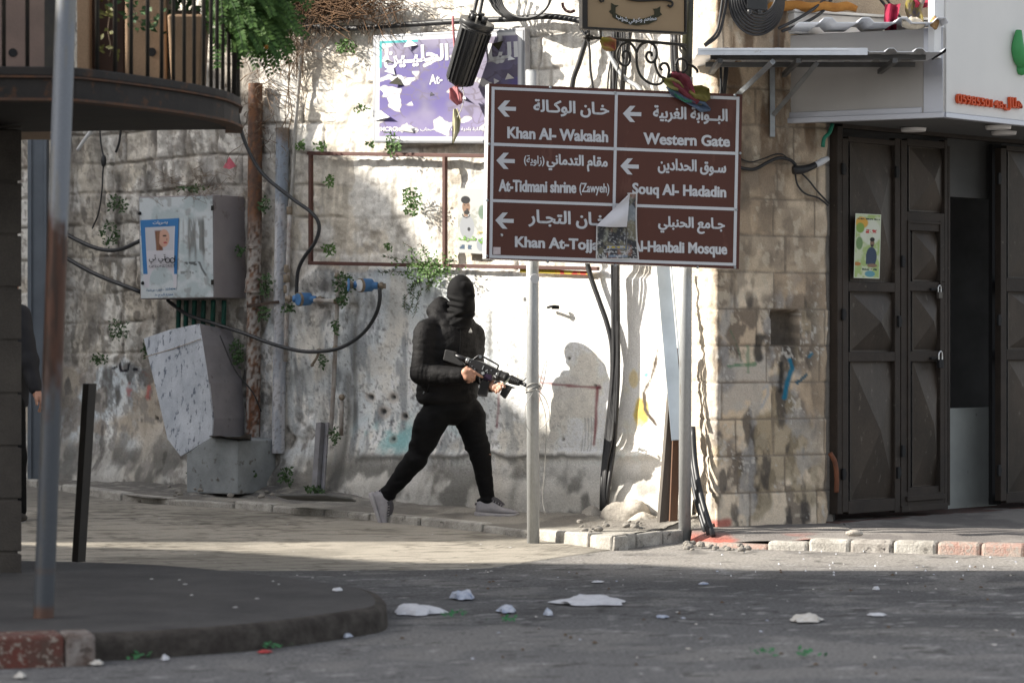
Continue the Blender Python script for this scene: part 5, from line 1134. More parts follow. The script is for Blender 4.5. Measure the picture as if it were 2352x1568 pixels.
for i, x in enumerate((411, 428, 447, 468, 490, 515)):
    cable([W_(x, 690, .14-.02*(i % 2)), W_(x-1, 720, .12), W_(x-2, 765, .10)], .018, 'green plastic conduit running down from under the electrical cabinet', 'conduit', 'conduit', 'green conduits under the cabinet', M_gpipe, 2)
# bent sheet metal box leaning on the wall and its stump
M_sheet = mat('painted_sheet', (.56,.59,.64), (.36,.39,.44), scale=6, rough=.6, c3=(.13,.15,.19), s3=26, t3=.565, fine=.15, stretch=(1,1,.6)); M_sheet2 = mat('sheet_side', (.26,.245,.255), (.20,.19,.20), scale=5, rough=.65, c3=(.13,.12,.12), s3=15, t3=.62)
lb = empty('broken_cabinet', W_(450, 1000, .2), 'battered white sheet metal cabinet hanging crooked under the electrical cabinet', 'cabinet')
fr = [onw(330,777,.34), onw(390,757,.37), onw(458,743,.40), onw(466,790,.41), onw(480,880,.43), onw(489,962,.44), onw(486,1004,.45), onw(415,1047,.47), onw(385,1008,.44), onw(360,900,.40)]
q = MB(); q.prism(fr, -WP.n*.012); q.build('front_sheet', M_sheet, lb)
sd = [(458,743),(466,790),(480,880),(489,962),(486,1004)]; bk_ = [(530,758),(548,800),(556,880),(562,960),(560,1003)]
q = MB(); vs = []
for (a, b), (c_, d_), o_ in zip(sd, bk_, (.40,.41,.43,.44,.45)): vs += [onw(a+.5, b, o_-.002), onw(c_, d_, .08)]
q.add(vs, [(i*2, i*2+1, i*2+3, i*2+2) for i in range(4)]); q.add([onw(458,743,.40), onw(330,777,.34), onw(400,770,.05), onw(530,758,.08)], [(0,1,2,3)]); q.build('side_sheet', M_sheet2, lb)
q = MB(); q.tube([onw(331,820,.355), onw(400,800,.39), onw(462,778,.415)], .0028, 5, 2); q.build('cord', mat('cord', (.3,.24,.17), rough=.9), lb)
sb_ = empty('cabinet_stump', W_(500, 1090, .2), 'low concrete and metal stump of a cabinet under the crooked white sheet', 'stump')
g0 = ground(445,1091); q = MB(); q.prism([onw(428,1040,.46), onw(486,1003,.46), onw(546,1012,.46), onw(546,1135,.46), onw(428,1132,.46)], -WP.n*.40); q.build('stump_body', mat('stump_mat', (.30,.32,.33), (.20,.215,.22), scale=6, rough=.9, bump=.5, c3=(.12,.11,.10), s3=14, t3=.6), sb_, bevel=.01)
q = MB(); n = 8; rr = random.Random(6); vs = [onw(480+ i*14+rr.uniform(-3,3), 1002+j*7+rr.uniform(-4,3)-abs(i-4)*1.0, .52-j*.14) for i in range(n) for j in range(4)]
q.add(vs, [(i*4+j, i*4+j+1, (i+1)*4+j+1, (i+1)*4+j) for i in range(n-1) for j in range(3)]); q.build('torn_lid', mat('torn_metal', (.09,.085,.08), (.18,.16,.15), scale=10, rough=.8), sb_)
# U-channel stump and sheet on the pavement
q = MB(); a0 = W_(722,1135,.24); a1 = W_(733,970,.12); b0 = W_(741,1135,.22); b1 = W_(752,970,.10)
q.bar(a0, a1, .055, .006, up=tuple(WP.n)); q.bar(a0+V(.028,-.02,0), a1+V(.028,-.02,0), .006, .05, up=tuple(WP.n)); q.bar(b0, b1, .03, .012, up=tuple(WP.n))
tag(q.build('channel_stump', mat('channel_metal', (.24,.24,.26), (.17,.165,.17), scale=10, rough=.6, metal=.3, c3=(.1,.08,.07), s3=20, t3=.62)), 'short bent metal channel sticking up from the foot of the wall', 'metal channel')
q = MB(); A = [ground(632,1138,.14), ground(745,1137,.16), ground(806,1146,.14), ground(818,1152,.12), ground(700,1150,.09), ground(660,1147,.10)]; q.prism(A, (0,0,.012))
tag(q.build('metal_sheet', mat('old_sheet', (.13,.13,.125), (.20,.20,.19), scale=6, rough=.7)), 'flat dark sheet of metal lying at the pavement edge behind the walking person', 'metal sheet')
# pink scrap
q = MB(); q.add([W_(527,360,.06), W_(512,385,.09), W_(527,389,.12), W_(543,382,.08)], [(0,1,2),(0,2,3)]); tag(q.build('cloth_scrap', mat('pink_cloth', (.42,.10,.13), (.30,.07,.09), scale=20, rough=.9)), 'small triangular pink scrap of cloth hanging on the stones left of the drainpipe', 'cloth')

# brown metal frame on the wall
M_frame = mat('brown_frame', (.105,.048,.038), (.075,.036,.030), scale=8, rough=.6, c3=(.14,.07,.04), s3=20, t3=.62)
wf = empty('wall_frame', W_(1020, 610), 'empty rusty brown metal frame with one upright divider fixed to the stone wall', 'frame')
for a, b in (((708,352),(1375,362)), ((710,604),(1375,617)), ((714,350),(714,608)), ((1022,358),(1022,613))):
    q = MB(); q.bar(W_(*a, .045), W_(*b, .045), .026, .03, up=tuple(WP.n)); q.build('frame_bar', M_frame, wf, bevel=.003)
q = MB(); q.bar(W_(1195,621,.03), W_(1358,627,.03), .026, .01, up=tuple(WP.n)); tag(q.build('painted_strip', mat('strip_paint', (.55,.42,.05), (.50,.06,.04), scale=5, rough=.6, contrast=.02)), 'thin yellow and red painted strip along the bottom bar of the wall frame', 'strip')
M_mp = mat('man_poster', (.5,.5,.5), attr='Col', rough=.6)
def manposter(U, W):
    n_ = fbm(U*9, W*16, 4); c = np.ones(U.shape+(3,))*np.array((.66,.66,.64)); c = lerpc(c, (.42,.44,.38), sst(.46,.6,n_)*sst(.25,.35,W)*sst(.75,.6,W)*.8); c = lerpc(c, (.12,.22,.14), ell(U,W,.8,.36,.13,.11)*.8)
    c = lerpc(c, (.42,.44,.47), np.maximum(ell(U,W,.30,.60,.24,.19,.12), (np.abs(U-.32) < .2)*(W > .58)*(W < .7))); c = lerpc(c, (.33,.20,.13), ell(U,W,.27,.29,.13,.10,.12)); c = lerpc(c, (.35,.22,.15), (np.abs(U-.26) < .07)*(W > .34)*(W < .44))
    c = lerpc(c, (.012,.012,.014), ell(U,W,.25,.18,.155,.06,.15)); c = lerpc(c, (.02,.018,.017), ell(U,W,.29,.372,.095,.035,.2)); c = lerpc(c, (.03,.02,.02), ell(U,W,.31,.325,.05,.011)); c = lerpc(c, (.02,.02,.02), (np.abs(np.hypot((U-.27)/.16,(W-.40)/.07)-.75) < .1)*(W > .40))
    for ux_ in (.22,.33): c = lerpc(c, (.03,.02,.02), ell(U,W,ux_,.262,.025,.009))
    c = lerpc(c, (.03,.03,.035), ell(U,W,.36,.63,.05,.03)); c = lerpc(c, (.40,.44,.48), ell(U,W,.75,.86,.14,.1)); c = lerpc(c, (.08,.13,.2), (W > .87)*(W < .94)*(U > .05)*(U < .45)*(fbm(U*20,W*20,3) > .45)); return c*np.array((.60,.60,.60))
mp_ = empty('poster', W_(1090, 582), 'white poster of a bearded man in a white shirt pasted inside the wall frame', 'poster')
o = poster_mesh('print', WP, ((1052,432),(1122,434),(1122,584),(1052,580)), manposter, .055, 70, 130, m=M_mp); o.parent = mp_; o.matrix_parent_inverse = Matrix.Translation(-mp_.location)
q = MB(); put_text(q, WP, arabic('دي شرف'), (1053,541), (1121,541), (1121,560), (1053,556), .060, .03); q.build('lettering', mat('green_ink', (.13,.30,.03), rough=.6), mp_)
q = MB(); put_text(q, WP, arabic('الاسير'), (1095,525), (1119,525), (1119,538), (1095,538), .060, .02); q.build('lettering', mat('gold_ink', (.4,.33,.05), rough=.6), mp_)

# peeling purple sign
ps = empty('peeling_sign', W_(1030, 328), 'faded purple sign board with peeling white flakes high on the stone wall', 'sign')
BQ = ((857,82),(1206,64),(1206,330),(855,328))
q = MB(); q.prism([onw(*p, .10) for p in BQ], -WP.n*.06); q.build('sign_box', mat('board_edge', (.42,.43,.46), (.3,.3,.32), scale=7, rough=.5, metal=.3), ps, bevel=.004)
M_ps = mat('peeling_print', (.3,.3,.5), attr='Col', rough=.5)
_cr = np.random.RandomState(21); CPt = _cr.rand(150, 2)*np.array((1.35, 1.0))
def peel(U, W):
    X_ = U*1.35; d1_ = np.full(U.shape, 9.); d2_ = np.full(U.shape, 9.); idx = np.zeros(U.shape, int); wx = (X_+.10*(fbm(U*9,W*9,4)-.5)); wy = W+.10*(fbm(U*9+7,W*9,4)-.5)
    for i, (a, b) in enumerate(CPt):
        d = np.hypot((wx-a)*(.6+.5*(i % 3)), (wy-b)*(1.9-.4*(i % 3))); m = d < d1_; d2_ = np.where(m, d1_, np.minimum(d2_, d)); idx = np.where(m, i, idx); d1_ = np.where(m, d, d1_)
    e = d2_-d1_; n_ = fbm(U*4+3, W*3, 4); c = np.ones(U.shape+(3,))*np.array((.135,.12,.205)); c = lerpc(c, (.215,.195,.28), sst(.42,.62,n_)); c = lerpc(c, (.09,.07,.24), sst(.5,.34,n_)*.8); c = lerpc(c, (.21,.175,.34), sst(.6,.9,W)*.6)
    pr = np.random.RandomState(4).rand(150); dens = .14+.4*np.exp(-(((U-.60)/.13)**2+((W-.72)/.16)**2))+.35*np.exp(-(((U-.15)/.13)**2+((W-.68)/.12)**2))+.25*np.exp(-(((U-.3)/.3)**2+((W-.46)/.08)**2))+.3*np.exp(-(((U-.75)/.1)**2+((W-.5)/.1)**2))+.5*(U < .13)*(W < .22)
    wh = pr[idx] < dens; c = lerpc(c, (.58,.565,.57), wh*1.0); c = lerpc(c, (.12,.10,.14), sst(.016,.006,e)*.75*(wh | (fbm(U*7,W*7+3,3) > .52)))
    ed_ = np.minimum(np.minimum(U,1-U)*1.35, np.minimum(W,1-W)); c = lerpc(c, (.62,.62,.63), sst(.05,.044,ed_)); c = lerpc(c, (.30,.31,.33), sst(.02,.014,ed_))
    return lerpc(c, (.05,.32,.34), ((ed_ > .045)*(ed_ < .07)*(U < .3)*(W < .3))*1.0)
BQ2 = ((861,85),(1202,68),(1202,327),(859,325))
o = poster_mesh('print', WP, BQ2, peel, .104, 230, 170, m=M_ps); o.parent = ps; o.matrix_parent_inverse = Matrix.Translation(-ps.location)
M_pw = mat('flake_white', (.70,.70,.70), rough=.5)
q = MB(); put_text(q, WP, arabic('الحليـين'), (882,108), (1030,100), (1030,150), (882,160), .107, .035); put_text(q, WP, arabic('اليا'), (1120,100), (1190,95), (1190,140), (1120,150), .107, .03); put_text(q, WP, 'At-', (986,172), (1016,170), (1016,192), (986,195), .107, .02)
put_text(q, WP, '(MCRC)', (870,292), (914,291), (914,304), (870,305), .107, .02); put_text(q, WP, arabic('بادارة بلدية ولجنة حي واصحاب وحدة حي'), (920,293), (1110,292), (1110,304), (920,305), .107, .012); q.build('lettering', M_pw, ps)
rr = random.Random(31)
for i in range(14):                                            # curled flakes standing off the board
    x = rr.choice((rr.uniform(870,1000), rr.uniform(970,1080), rr.uniform(1120,1190))); y = rr.uniform(95,300); s_ = rr.uniform(6,20); a = rr.uniform(0,6.28)
    pts = [W_(x+s_*math.cos(a+k*2.1+rr.uniform(-.4,.4)), y+s_*.7*math.sin(a+k*2.1), .082+(.03 if k == 0 else 0)) for k in range(3)]
    q = MB(); q.add(pts, [(0,1,2)]); q.build('flake', M_pw if i % 7 else M_charc, ps)

# cable closure and coils
sc = empty('cable_closure', W_(1070,130,.2), 'black ribbed cable splice closure hanging tilted in front of the peeling purple sign', 'cable closure')
a = onw(1096,52,.28); b = onw(1052,192,.26); ax = (b-a).normalized(); sx = ax.orthogonal().normalized(); sy = ax.cross(sx); LN = (b-a).length
M_pl = mat('black_plastic', (.017,.017,.018), (.024,.024,.025), scale=10, rough=.38, spec=.5)
q = MB(); q.cyl(a, b-ax*.03, .108, .094, 32); q.cyl(b-ax*.03, b, .094, .075, 32); q.build('body', M_pl, sc, bevel=.006)
q = MB(); q.cyl(a-ax*.012, a+ax*.022, .120, .120, 32); q.cyl(a+ax*.03, a+ax*.04, .114, .114, 32); q.build('cap_ring', M_pl, sc, bevel=.005)
for i in range(14):
    th = i*2*math.pi/22+2.6; r0 = sx*math.cos(th)+sy*math.sin(th); q = MB(); q.bar(a+ax*.05+r0*.108, b-ax*.02+r0*.092, .009, .02, up=tuple(r0)); q.bar(b-ax*.02+r0*.09, b+ax*.012+r0*.02, .008, .014, up=tuple(r0)); q.build('rib', M_pl, sc)
for i, (dx, dy) in enumerate(((.05,.0),(-.05,.03),(0,-.06),(.01,.06))): q = MB(); q.cyl(a-ax*.012+sx*dx+sy*dy, a-ax*.06+sx*dx+sy*dy, .02, n=14); q.build('port', M_pl, sc)
q = MB(); q.tube([b+ax*.0+sx*.05, b+ax*.03, b+ax*.05-sx*.04, b+ax*.0-sx*.06], .003, 5, 4); q.build('wire', mat('white_wire', (.5,.5,.48), rough=.6), sc)
cable([a-ax*.05, W_(1102,30,.22), W_(1108,0,.2), W_(1113,-30,.2)], .012, 'black cable rising from the top of the splice closure out of view'); cable([a-ax*.05+sx*.03, W_(1090,25,.2), W_(1097,-5,.18), W_(1104,-30,.16)], .012, 'second black cable rising from the splice closure, left of its neighbour')
cable([W_(640,86,.06),W_(665,70,.09),W_(720,61,.08),W_(800,66,.07),W_(880,60,.07),W_(960,55,.06),W_(1040,50,.06),W_(1120,46,.06),W_(1180,44,.06),W_(1260,38,.06),W_(1350,50,.06),W_(1400,58,.06)], .021, 'thick black cable running level along the top of the stone wall behind the splice closure')
for i in range(7):
    c0 = (1195+2*i, -22+3*i); rx, ry = 74-3*i, 70-4*i
    cable([W_(c0[0]+rx*math.cos(t), c0[1]+ry*math.sin(t), .10+.015*i) for t in np.linspace(-.4, 3.6, 13)], .0075, 'loop of thin black cable in the coil right of the splice closure', 'cable_loop', 'cable', 'coil of thin cable by the splice closure')
q = MB(); q.tube([W_(1310+18*math.cos(t), 8+20*math.sin(t), .06) for t in np.linspace(1.0, 3.2, 6)], .01, 6, 3)
tag(q.build('hook', M_frame), 'small bent rusty hook in the wall near the coil of thin cable', 'hook')
cable([W_(1040,38,.2),W_(1042,80,.22),W_(1046,130,.22),W_(1050,200,.24),W_(1056,232,.25)], .008, 'strip of faded pink cloth hanging down behind the black splice closure', 'cloth_strip', 'cloth', None, mat('faded_pink', (.42,.16,.17), rough=.9))
rag('rag', [W_(1040,200,.2),W_(1048,222,.21),W_(1056,240,.2)], [.05,.10,.04], mat('pink_rag', (.42,.17,.18), (.33,.12,.13), scale=16, rough=.8), 'pink rag fluttering below the black splice closure', 'cloth', None, 3)
rag('rag', [W_(1046,250,.2),W_(1049,275,.21),W_(1047,300,.2),W_(1040,330,.2)], [.03,.06,.05,.01], mat('olive_rag', (.33,.31,.14), (.42,.40,.33), scale=16, rough=.8), 'olive and grey rag hanging from a wire below the pink one', 'cloth', None, 5)
cable([W_(1062,200,.24),W_(1066,225,.24),W_(1060,250,.22),W_(1050,270,.22)], .0028, 'thin pale wire curling down from the splice closure to the olive rag', 'wire', 'wire', None, mat('pale_wire', (.5,.49,.46), rough=.6))

# cables coming down behind the direction sign to the ground
G_ = 'black cables running down the wall behind the sign'
for i, pts in enumerate([[(1352,-20),(1350,70),(1332,140),(1314,202),(1318,330),(1335,520),(1352,618),(1376,690),(1395,745),(1406,800),(1406,880),(1398,960),(1390,1040),(1384,1110),(1383,1172)],
    [(1395,-20),(1412,90),(1409,200),(1405,420),(1406,620),(1409,720),(1410,830),(1404,920),(1397,1000),(1391,1080),(1387,1172)],
    [(1420,-20),(1420,90),(1414,200),(1412,420),(1413,620),(1416,740),(1416,850),(1412,930),(1407,1010),(1398,1090),(1390,1172)],
    [(1462,-20),(1447,80),(1432,190),(1426,300),(1419,450),(1419,620),(1420,740),(1420,860),(1416,950),(1410,1030),(1400,1100),(1392,1174)]]):
    lab = ['thick black cable bowing out to the left below the brown sign before reaching the ground','leftmost straight black cable of the bundle under the brown sign','middle black cable of the straight bundle under the brown sign','rightmost black cable of the straight bundle under the brown sign'][i]
    cable([W_(x, y, .06+.02*(i % 2)+(.09 if y > 1090 else 0)) for x, y in pts], [.017,.011,.012,.013][i], lab, 'cable', 'cable', G_, None, 4)
for i, pts in enumerate([[(1375,-20),(1378,70),(1426,170),(1470,205),(1490,260)],[(1545,80),(1546,140),(1552,205),(1560,300)],[(1551,80),(1553,140),(1560,205),(1566,300)],[(1330,60),(1352,100),(1356,160),(1362,205),(1366,300)],[(1560,70),(1562,112),(1572,122),(1578,100)]]):
    cable([W_(x, y, .09) for x, y in pts], .017 if i < 3 else .008, ['pale grey conduit slanting down behind the scrolls of the cafe sign','left one of the twin cables behind the scrolls by the tall pole','right one of the twin cables behind the scrolls by the tall pole','thin straight cable below the left end of the cafe sign','short drooping cable beside the tall dark pole'][i], 'cable', 'cable', None, M_galv if i == 0 else None, 4)
q = MB(); q.tube([W_(1258,706,.05), W_(1270,703,.10), W_(1282,704,.06)], .009, 6, 3); q.box(W_(1276,706,.08), (.05,.02,.022)); tag(q.build('cable_clip', M_black), 'small black metal clip sticking out of the white wall near the first post', 'clip')
for i in range(6):
    r_ = random.Random(i+40); x0 = 1404+6*i
    cable([W_(x0+r_.uniform(-20,26), -20, .08), W_(x0+r_.uniform(-6,8), 90, .07+.01*i), W_(x0+r_.uniform(-9,3), 205, .07+.01*i), W_(1404+2.6*i, 420, .08), W_(1405+2.6*i, 620, .07+.01*i), W_(1407+2.4*i+r_.uniform(-3,3), 760, .08), W_(1405+2.4*i+r_.uniform(-4,4), 900, .08), W_(1396+2.2*i, 1000, .10), W_(1384+2.0*i+r_.uniform(-4,4), 1090, .17), W_(1384+1.4*i, 1174, .19)], .0055+.0008*(i % 3), 'thin black cable twisted into the bundle running down under the brown sign', 'cable', 'cable', 'thin cables in the bundle under the sign', None, 4)
# steel rail, planks and pipes by the second post
q = MB(); q.bar(px(1522,600,18.05), px(1558,1010,17.75), .085, .02); q.bar(px(1541,600,18.03), px(1573,960,17.73), .006, .05); tag(q.build('steel_rail', mat('rail_metal', (.42,.47,.52), (.33,.37,.41), scale=4, rough=.4, metal=.5)), 'wide pale steel rail leaning on the wall behind the second sign post', 'rail')
def gp(x, y): return ground(x, y, .05)
q = MB(); a = gp(1522,1213); q.bar(a, px(1546,905,a.y+.12), .066, .05, up=(.3,-1,0)); q.bar(px(1546,906,a.y+.12), px(1552,830,a.y+.15), .05, .03, up=(.3,-1,0)); tag(q.build('plank', mat('grey_plank', (.13,.115,.10), (.09,.08,.07), scale=9, rough=.9, stretch=(1,1,.2), bump=.4)), 'dark weathered plank leaning upright left of the second sign post', 'plank')
q = MB(); a = gp(1545,1214); q.bar(a, px(1561,800,a.y+.16), .05, .035, up=(.2,-1,0)); tag(q.build('plank', mat('brown_plank', (.17,.085,.05), (.12,.08,.06), scale=9, rough=.9, stretch=(1,1,.2), bump=.4)), 'reddish brown plank standing between the grey plank and the second sign post', 'plank')
for i, (x0, x1) in enumerate(((1622,1588),(1630,1592),(1638,1597))):
    a = gp(x0, 1226+i*2); cable([a, px((x0+x1)/2-4, 1150, a.y+.15), px(x1, 1075-i*4, a.y+.34), px(x1-6, 980, a.y+.42)], .018, 'black plastic pipe leaning out from behind the second sign post, against the pier foot', 'pipe', 'pipe', 'black pipes behind the second post', M_hose, 4)
def lump(name, c, r, m, lab, cat, seed, group=None, flat=.25, amp=.35):
    q = MB(); q.ball(c, r, 30); o = np.array(q.v)-np.array(c); u = o/np.array(r); n_ = fbm(u[:,0]*1.7+seed*3.1+5, u[:,2]*1.7+u[:,1]*1.3+9, 5)-.5; o = o*(1+2*amp*n_)[:, None]; o[:,2] = np.maximum(o[:,2], -r[2]*flat)
    q.v = [tuple(p) for p in o+np.array(c)]; return tag(q.build(name, m), lab, cat, group)
M_cem = mat('cement_lump', (.50,.46,.40), (.38,.345,.30), scale=9, rough=.95, bump=.9, bscale=40, c3=(.2,.18,.16), s3=20, t3=.64, fine=.25)
for i, (x, y, r, lab) in enumerate([(1440,1196,(.16,.14,.12),'biggest lump of pale cement at the wall foot beside the cables'),(1482,1202,(.10,.1,.05),'low pale cement lump nearest the planks'),(1366,1187,(.10,.09,.06),'brownish cement lump on the left side of the cables')]):
    c = ground(x, y, .06); c.y += r[1]*.8; c.z += .01; lump('cement_lump', c, r, M_cem, lab, 'rubble', i+1)
# wires tied round the first post
pz = px(1225, 888, P2POST.y-.22); q = MB(); c0 = Vector((p.x if False else (ground(1225,1250).x), ground(1225,1250).y+.06, 0))
z0_ = CAM_H-(893-CY)*c0.y/F
for k in range(4): q.tube([V(c0.x+.045*math.cos(t), c0.y+.045*math.sin(t), z0_+.012*k*math.sin(t*1.0+k)) for t in np.linspace(0, 6.28, 13)], .0035, 5, 2)
q.tube([V(c0.x+.03,c0.y-.04,z0_), px(1247,850,c0.y-.05), px(1255,828,c0.y-.05), px(1252,860,c0.y-.06), V(c0.x+.05,c0.y-.03,z0_)], .003, 5, 5)
q.tube([px(1232,893,c0.y-.06), px(1252,915,c0.y-.05), px(1262,950,c0.y-.05), px(1252,975,c0.y-.05), px(1240,985,c0.y-.04)], .003, 5, 5)
q.tube([px(1236,900,c0.y-.06), px(1254,960,c0.y), px(1252,1060,c0.y+.05), px(1246,1140,c0.y+.1), px(1252,1180,c0.y+.1)], .0025, 5, 4)
q.tube([px(1225,900,c0.y-.07), px(1208,930,c0.y-.1), px(1207,970,c0.y-.1), px(1222,1000,c0.y-.06)], .0022, 5, 5)
tag(q.build('tie_wire', mat('tie_wire', (.42,.41,.39), (.3,.29,.27), scale=40, rough=.5, metal=.4)), 'tangle of grey tie wire wound round the first sign post at the muzzle height', 'wire')

# cables on the pier and the coil above the awning
def Q_(x, y, o=.03): return PP.at(x, y, o)
cable([Q_(1690,382,.03),Q_(1712,388,.05),Q_(1735,388,.06),Q_(1765,372,.06),Q_(1790,363,.06),Q_(1815,368,.06),Q_(1828,380,.07)], .011, 'thick black cable snaking across the pier right of the brown sign')
cable([Q_(1690,358,.02),Q_(1720,372,.03),Q_(1750,366,.03),Q_(1790,353,.03),Q_(1815,368,.04)], .004, 'thin dark wire running just above the thick cable on the pier')
q = MB(); q.tube([Q_(1822,390,.08),Q_(1840,390,.09),Q_(1862,384,.09),Q_(1885,372,.09)], [.03,.028,.022,.018], 8, 3); tag(q.build('cable_joint', M_cable), 'taped black cable joint sticking out of the pier near the doors', 'cable joint')
q = MB(); q.tube([Q_(1874,379,.095),Q_(1888,371,.095),Q_(1902,364,.095)], [.02,.022,.016], 8, 3); tag(q.build('cable_end', M_reflect), 'white taped end of the black cable joint on the pier', 'cable end')
cable([Q_(1826,398,.06),Q_(1832,425,.05),Q_(1850,445,.05),Q_(1880,455,.04),Q_(1902,472,.04)], .006, 'left thin wire hanging from the taped cable joint to the pier edge'); cable([Q_(1838,395,.07),Q_(1858,415,.06),Q_(1878,440,.05),Q_(1905,468,.04)], .006, 'right thin wire hanging from the taped cable joint to the pier edge')
cable([Q_(1912,285,.05),Q_(1905,305,.06),Q_(1893,318,.06),Q_(1890,338,.05)], .013, 'twisted green plastic strip hanging beside the top corner of the metal doors', 'plastic_strip', 'plastic', None, mat('green_plastic', (.03,.25,.16), (.02,.15,.10), scale=20, rough=.5))
cable([Q_(1906,1040,.06),Q_(1918,1062,.07),Q_(1922,1100,.07),Q_(1921,1130,.06)], .016, 'short rusty orange pipe stub at the pier edge near the door foot', 'pipe', 'pipe', None, mat('rust_stub', (.19,.07,.035), (.12,.05,.03), scale=20, rough=.8))
for i in range(8):
    cx_, cy_, rx, ry = 1738+i*1.5, 2-2*i, 62-4*i, 78-5*i
    cable([Q_(cx_+rx*math.cos(t), cy_+ry*math.sin(t), .10+.012*i) for t in np.linspace(-.2, 3.4, 12)], .009, 'heavy black cable loop in the coil above the awning', 'cable_loop', 'cable', 'coil of heavy cable above the awning')
q = MB(); q.box(Q_(1738,8,.2), (.13,.1,.09)); q.cyl(Q_(1722,22,.24), Q_(1722,34,.24), .018, n=10); q.cyl(Q_(1745,22,.24), Q_(1745,34,.24), .018, n=10); tag(q.build('junction_box', M_pl, bevel=.008), 'black junction box in the middle of the heavy cable coil above the awning', 'junction box')
for i, pts in enumerate([[(1788,66),(1830,45),(1870,20),(1905,-10)],[(1796,72),(1850,52),(1890,26),(1915,-10)],[(2015,-10),(2035,15),(2060,45)],[(2030,-10),(2052,20),(2075,50)],[(1662,-20),(1655,30),(1645,75),(1618,103)],[(1672,-20),(1664,30),(1650,80),(1620,106)],[(1655,130),(1656,200),(1653,230)],[(1668,110),(1668,160),(1662,215)]]):
    cable([Q_(x, y, .16 if i < 4 else .08) for x, y in pts], [.010,.010,.009,.008,.008,.009,.008,.014][i], ['upper of two black cables rising right from the heavy coil','lower of two black cables rising right from the heavy coil','left black cable crossing the cloths above the awning','right black cable crossing the cloths above the awning','left black cable curving down to the awning end','right black cable curving down to the awning end','thin cable dropping from the awning end behind the brown sign','grey conduit dropping beside the thin cable under the awning end'][i], 'cable', 'cable')

# dry vine and plants
rv_ = random.Random(8); q = MB()
for i in range(520):
    r0 = rv_.random(); x, y = (rv_.gauss(735,85), rv_.uniform(-40,25)) if r0 < .72 else (rv_.gauss(670,22), rv_.uniform(-20,120)) if r0 < .9 else (rv_.uniform(560,640), rv_.uniform(120,330)); L = int(rv_.uniform(4,9)); pts = []; dx = rv_.gauss(0,7); dy = rv_.uniform(4,16)
    for k in range(L): pts.append(W_(x, y, rv_.uniform(.03,.15))); x += dx+rv_.gauss(0,7); y += dy+rv_.gauss(0,5)
    q.tube(pts, rv_.uniform(.0012,.003), 4, 2, False)
for i in range(8):
    x = 655+i*6+rv_.uniform(-6,6); q.tube([W_(x+rv_.gauss(0,5), y, .05) for y in range(-20, 300+int(rv_.uniform(-120,60)), 40)], rv_.uniform(.003,.006), 5, 2, False)
for i in range(60):
    x, y = rv_.gauss(440,60), rv_.gauss(430,16); q.tube([W_(x+k*rv_.uniform(-9,9), y+k*rv_.uniform(-10,4), .1+.25*(y > 440)) for k in range(5)], .0014, 4, 1, False)
tag(q.build('dry_vine', M_twig), 'tangle of dry leafless vine stems hanging down the upper left of the stone wall', 'vine')
q = MB(); rr = random.Random(3)
for i in range(260):
    x, y = rr.gauss(765,62), rr.gauss(-2,15); q.tube([W_(x+rr.gauss(0,16)*k, y+rr.gauss(0,10)*k, .12+.03*k) for k in range(4)], .0028, 4, 1, False)
tag(q.build('brushwood', mat('dead_leaves', (.15,.085,.045), (.09,.055,.035), scale=20, rough=1)), 'mass of brown dead brush along the very top of the wall beside the fern', 'dead plant')
def wallplant(x, y, rx, ry, lab, n=70, m_=None, seed=0, ls=.03, o=.06, stem=True):
    r_ = random.Random(seed+int(x*7+y)); c = W_(x, y, o); t = empty('wall_plant', c, lab, 'plant', 'plants growing out of the wall'); q = MB(); k = c.y/F
    for i in range(n):
        a, rr_ = r_.uniform(0, 6.28), math.sqrt(r_.random()); p = W_(x+rx*rr_*math.cos(a), y+ry*rr_*math.sin(a), o+r_.uniform(-.02,.07))
        leaf_quad(q, p, V(r_.uniform(-1,1),r_.uniform(-.8,.1),r_.uniform(-1,.7)), V(r_.uniform(-.7,.5),-1,r_.uniform(-.3,1)), ls*r_.uniform(.5,1.3), ls*r_.uniform(.4,.7))
    q.build('leaves', m_ or M_leaf, t)
    s_ = MB()
    for i in range(7): a = r_.uniform(0, 6.28); s_.tube([W_(x, y+ry*.5, .02), W_(x+rx*.4*math.cos(a), y+ry*.4*math.sin(a), o), W_(x+rx*.85*math.cos(a), y+ry*.85*math.sin(a), o+.04)], .0025, 4, 2, False)
    s_.build('stems', M_leafd, t)
for x, y, rx, ry, n, lab in [(793,105,24,16,90,'bright green wall plant high up, left of the peeling purple sign'),(736,336,14,10,50,'small round wall plant just above the left end of the brown frame'),(690,334,11,10,34,'tiny wall plant right of the thin grey riser above the brown frame'),(832,250,18,12,26,'sparse wall plant at the left edge of the peeling purple sign'),
    (900,328,16,27,90,'tall wall plant hanging over the bottom left of the peeling purple sign'),(852,330,7,6,16,'very small wall plant between the purple sign and the brown frame'),(946,462,22,34,150,'largest bright green wall plant, inside the brown frame in the sun'),(758,415,11,13,46,'small dark wall plant in the upper left of the brown frame'),(756,573,14,14,46,'wall plant in the lower left corner of the brown frame'),(893,567,8,10,26,'small wall plant low in the middle of the brown frame')]:
    wallplant(x, y, rx, ry, lab, n, None, 1)
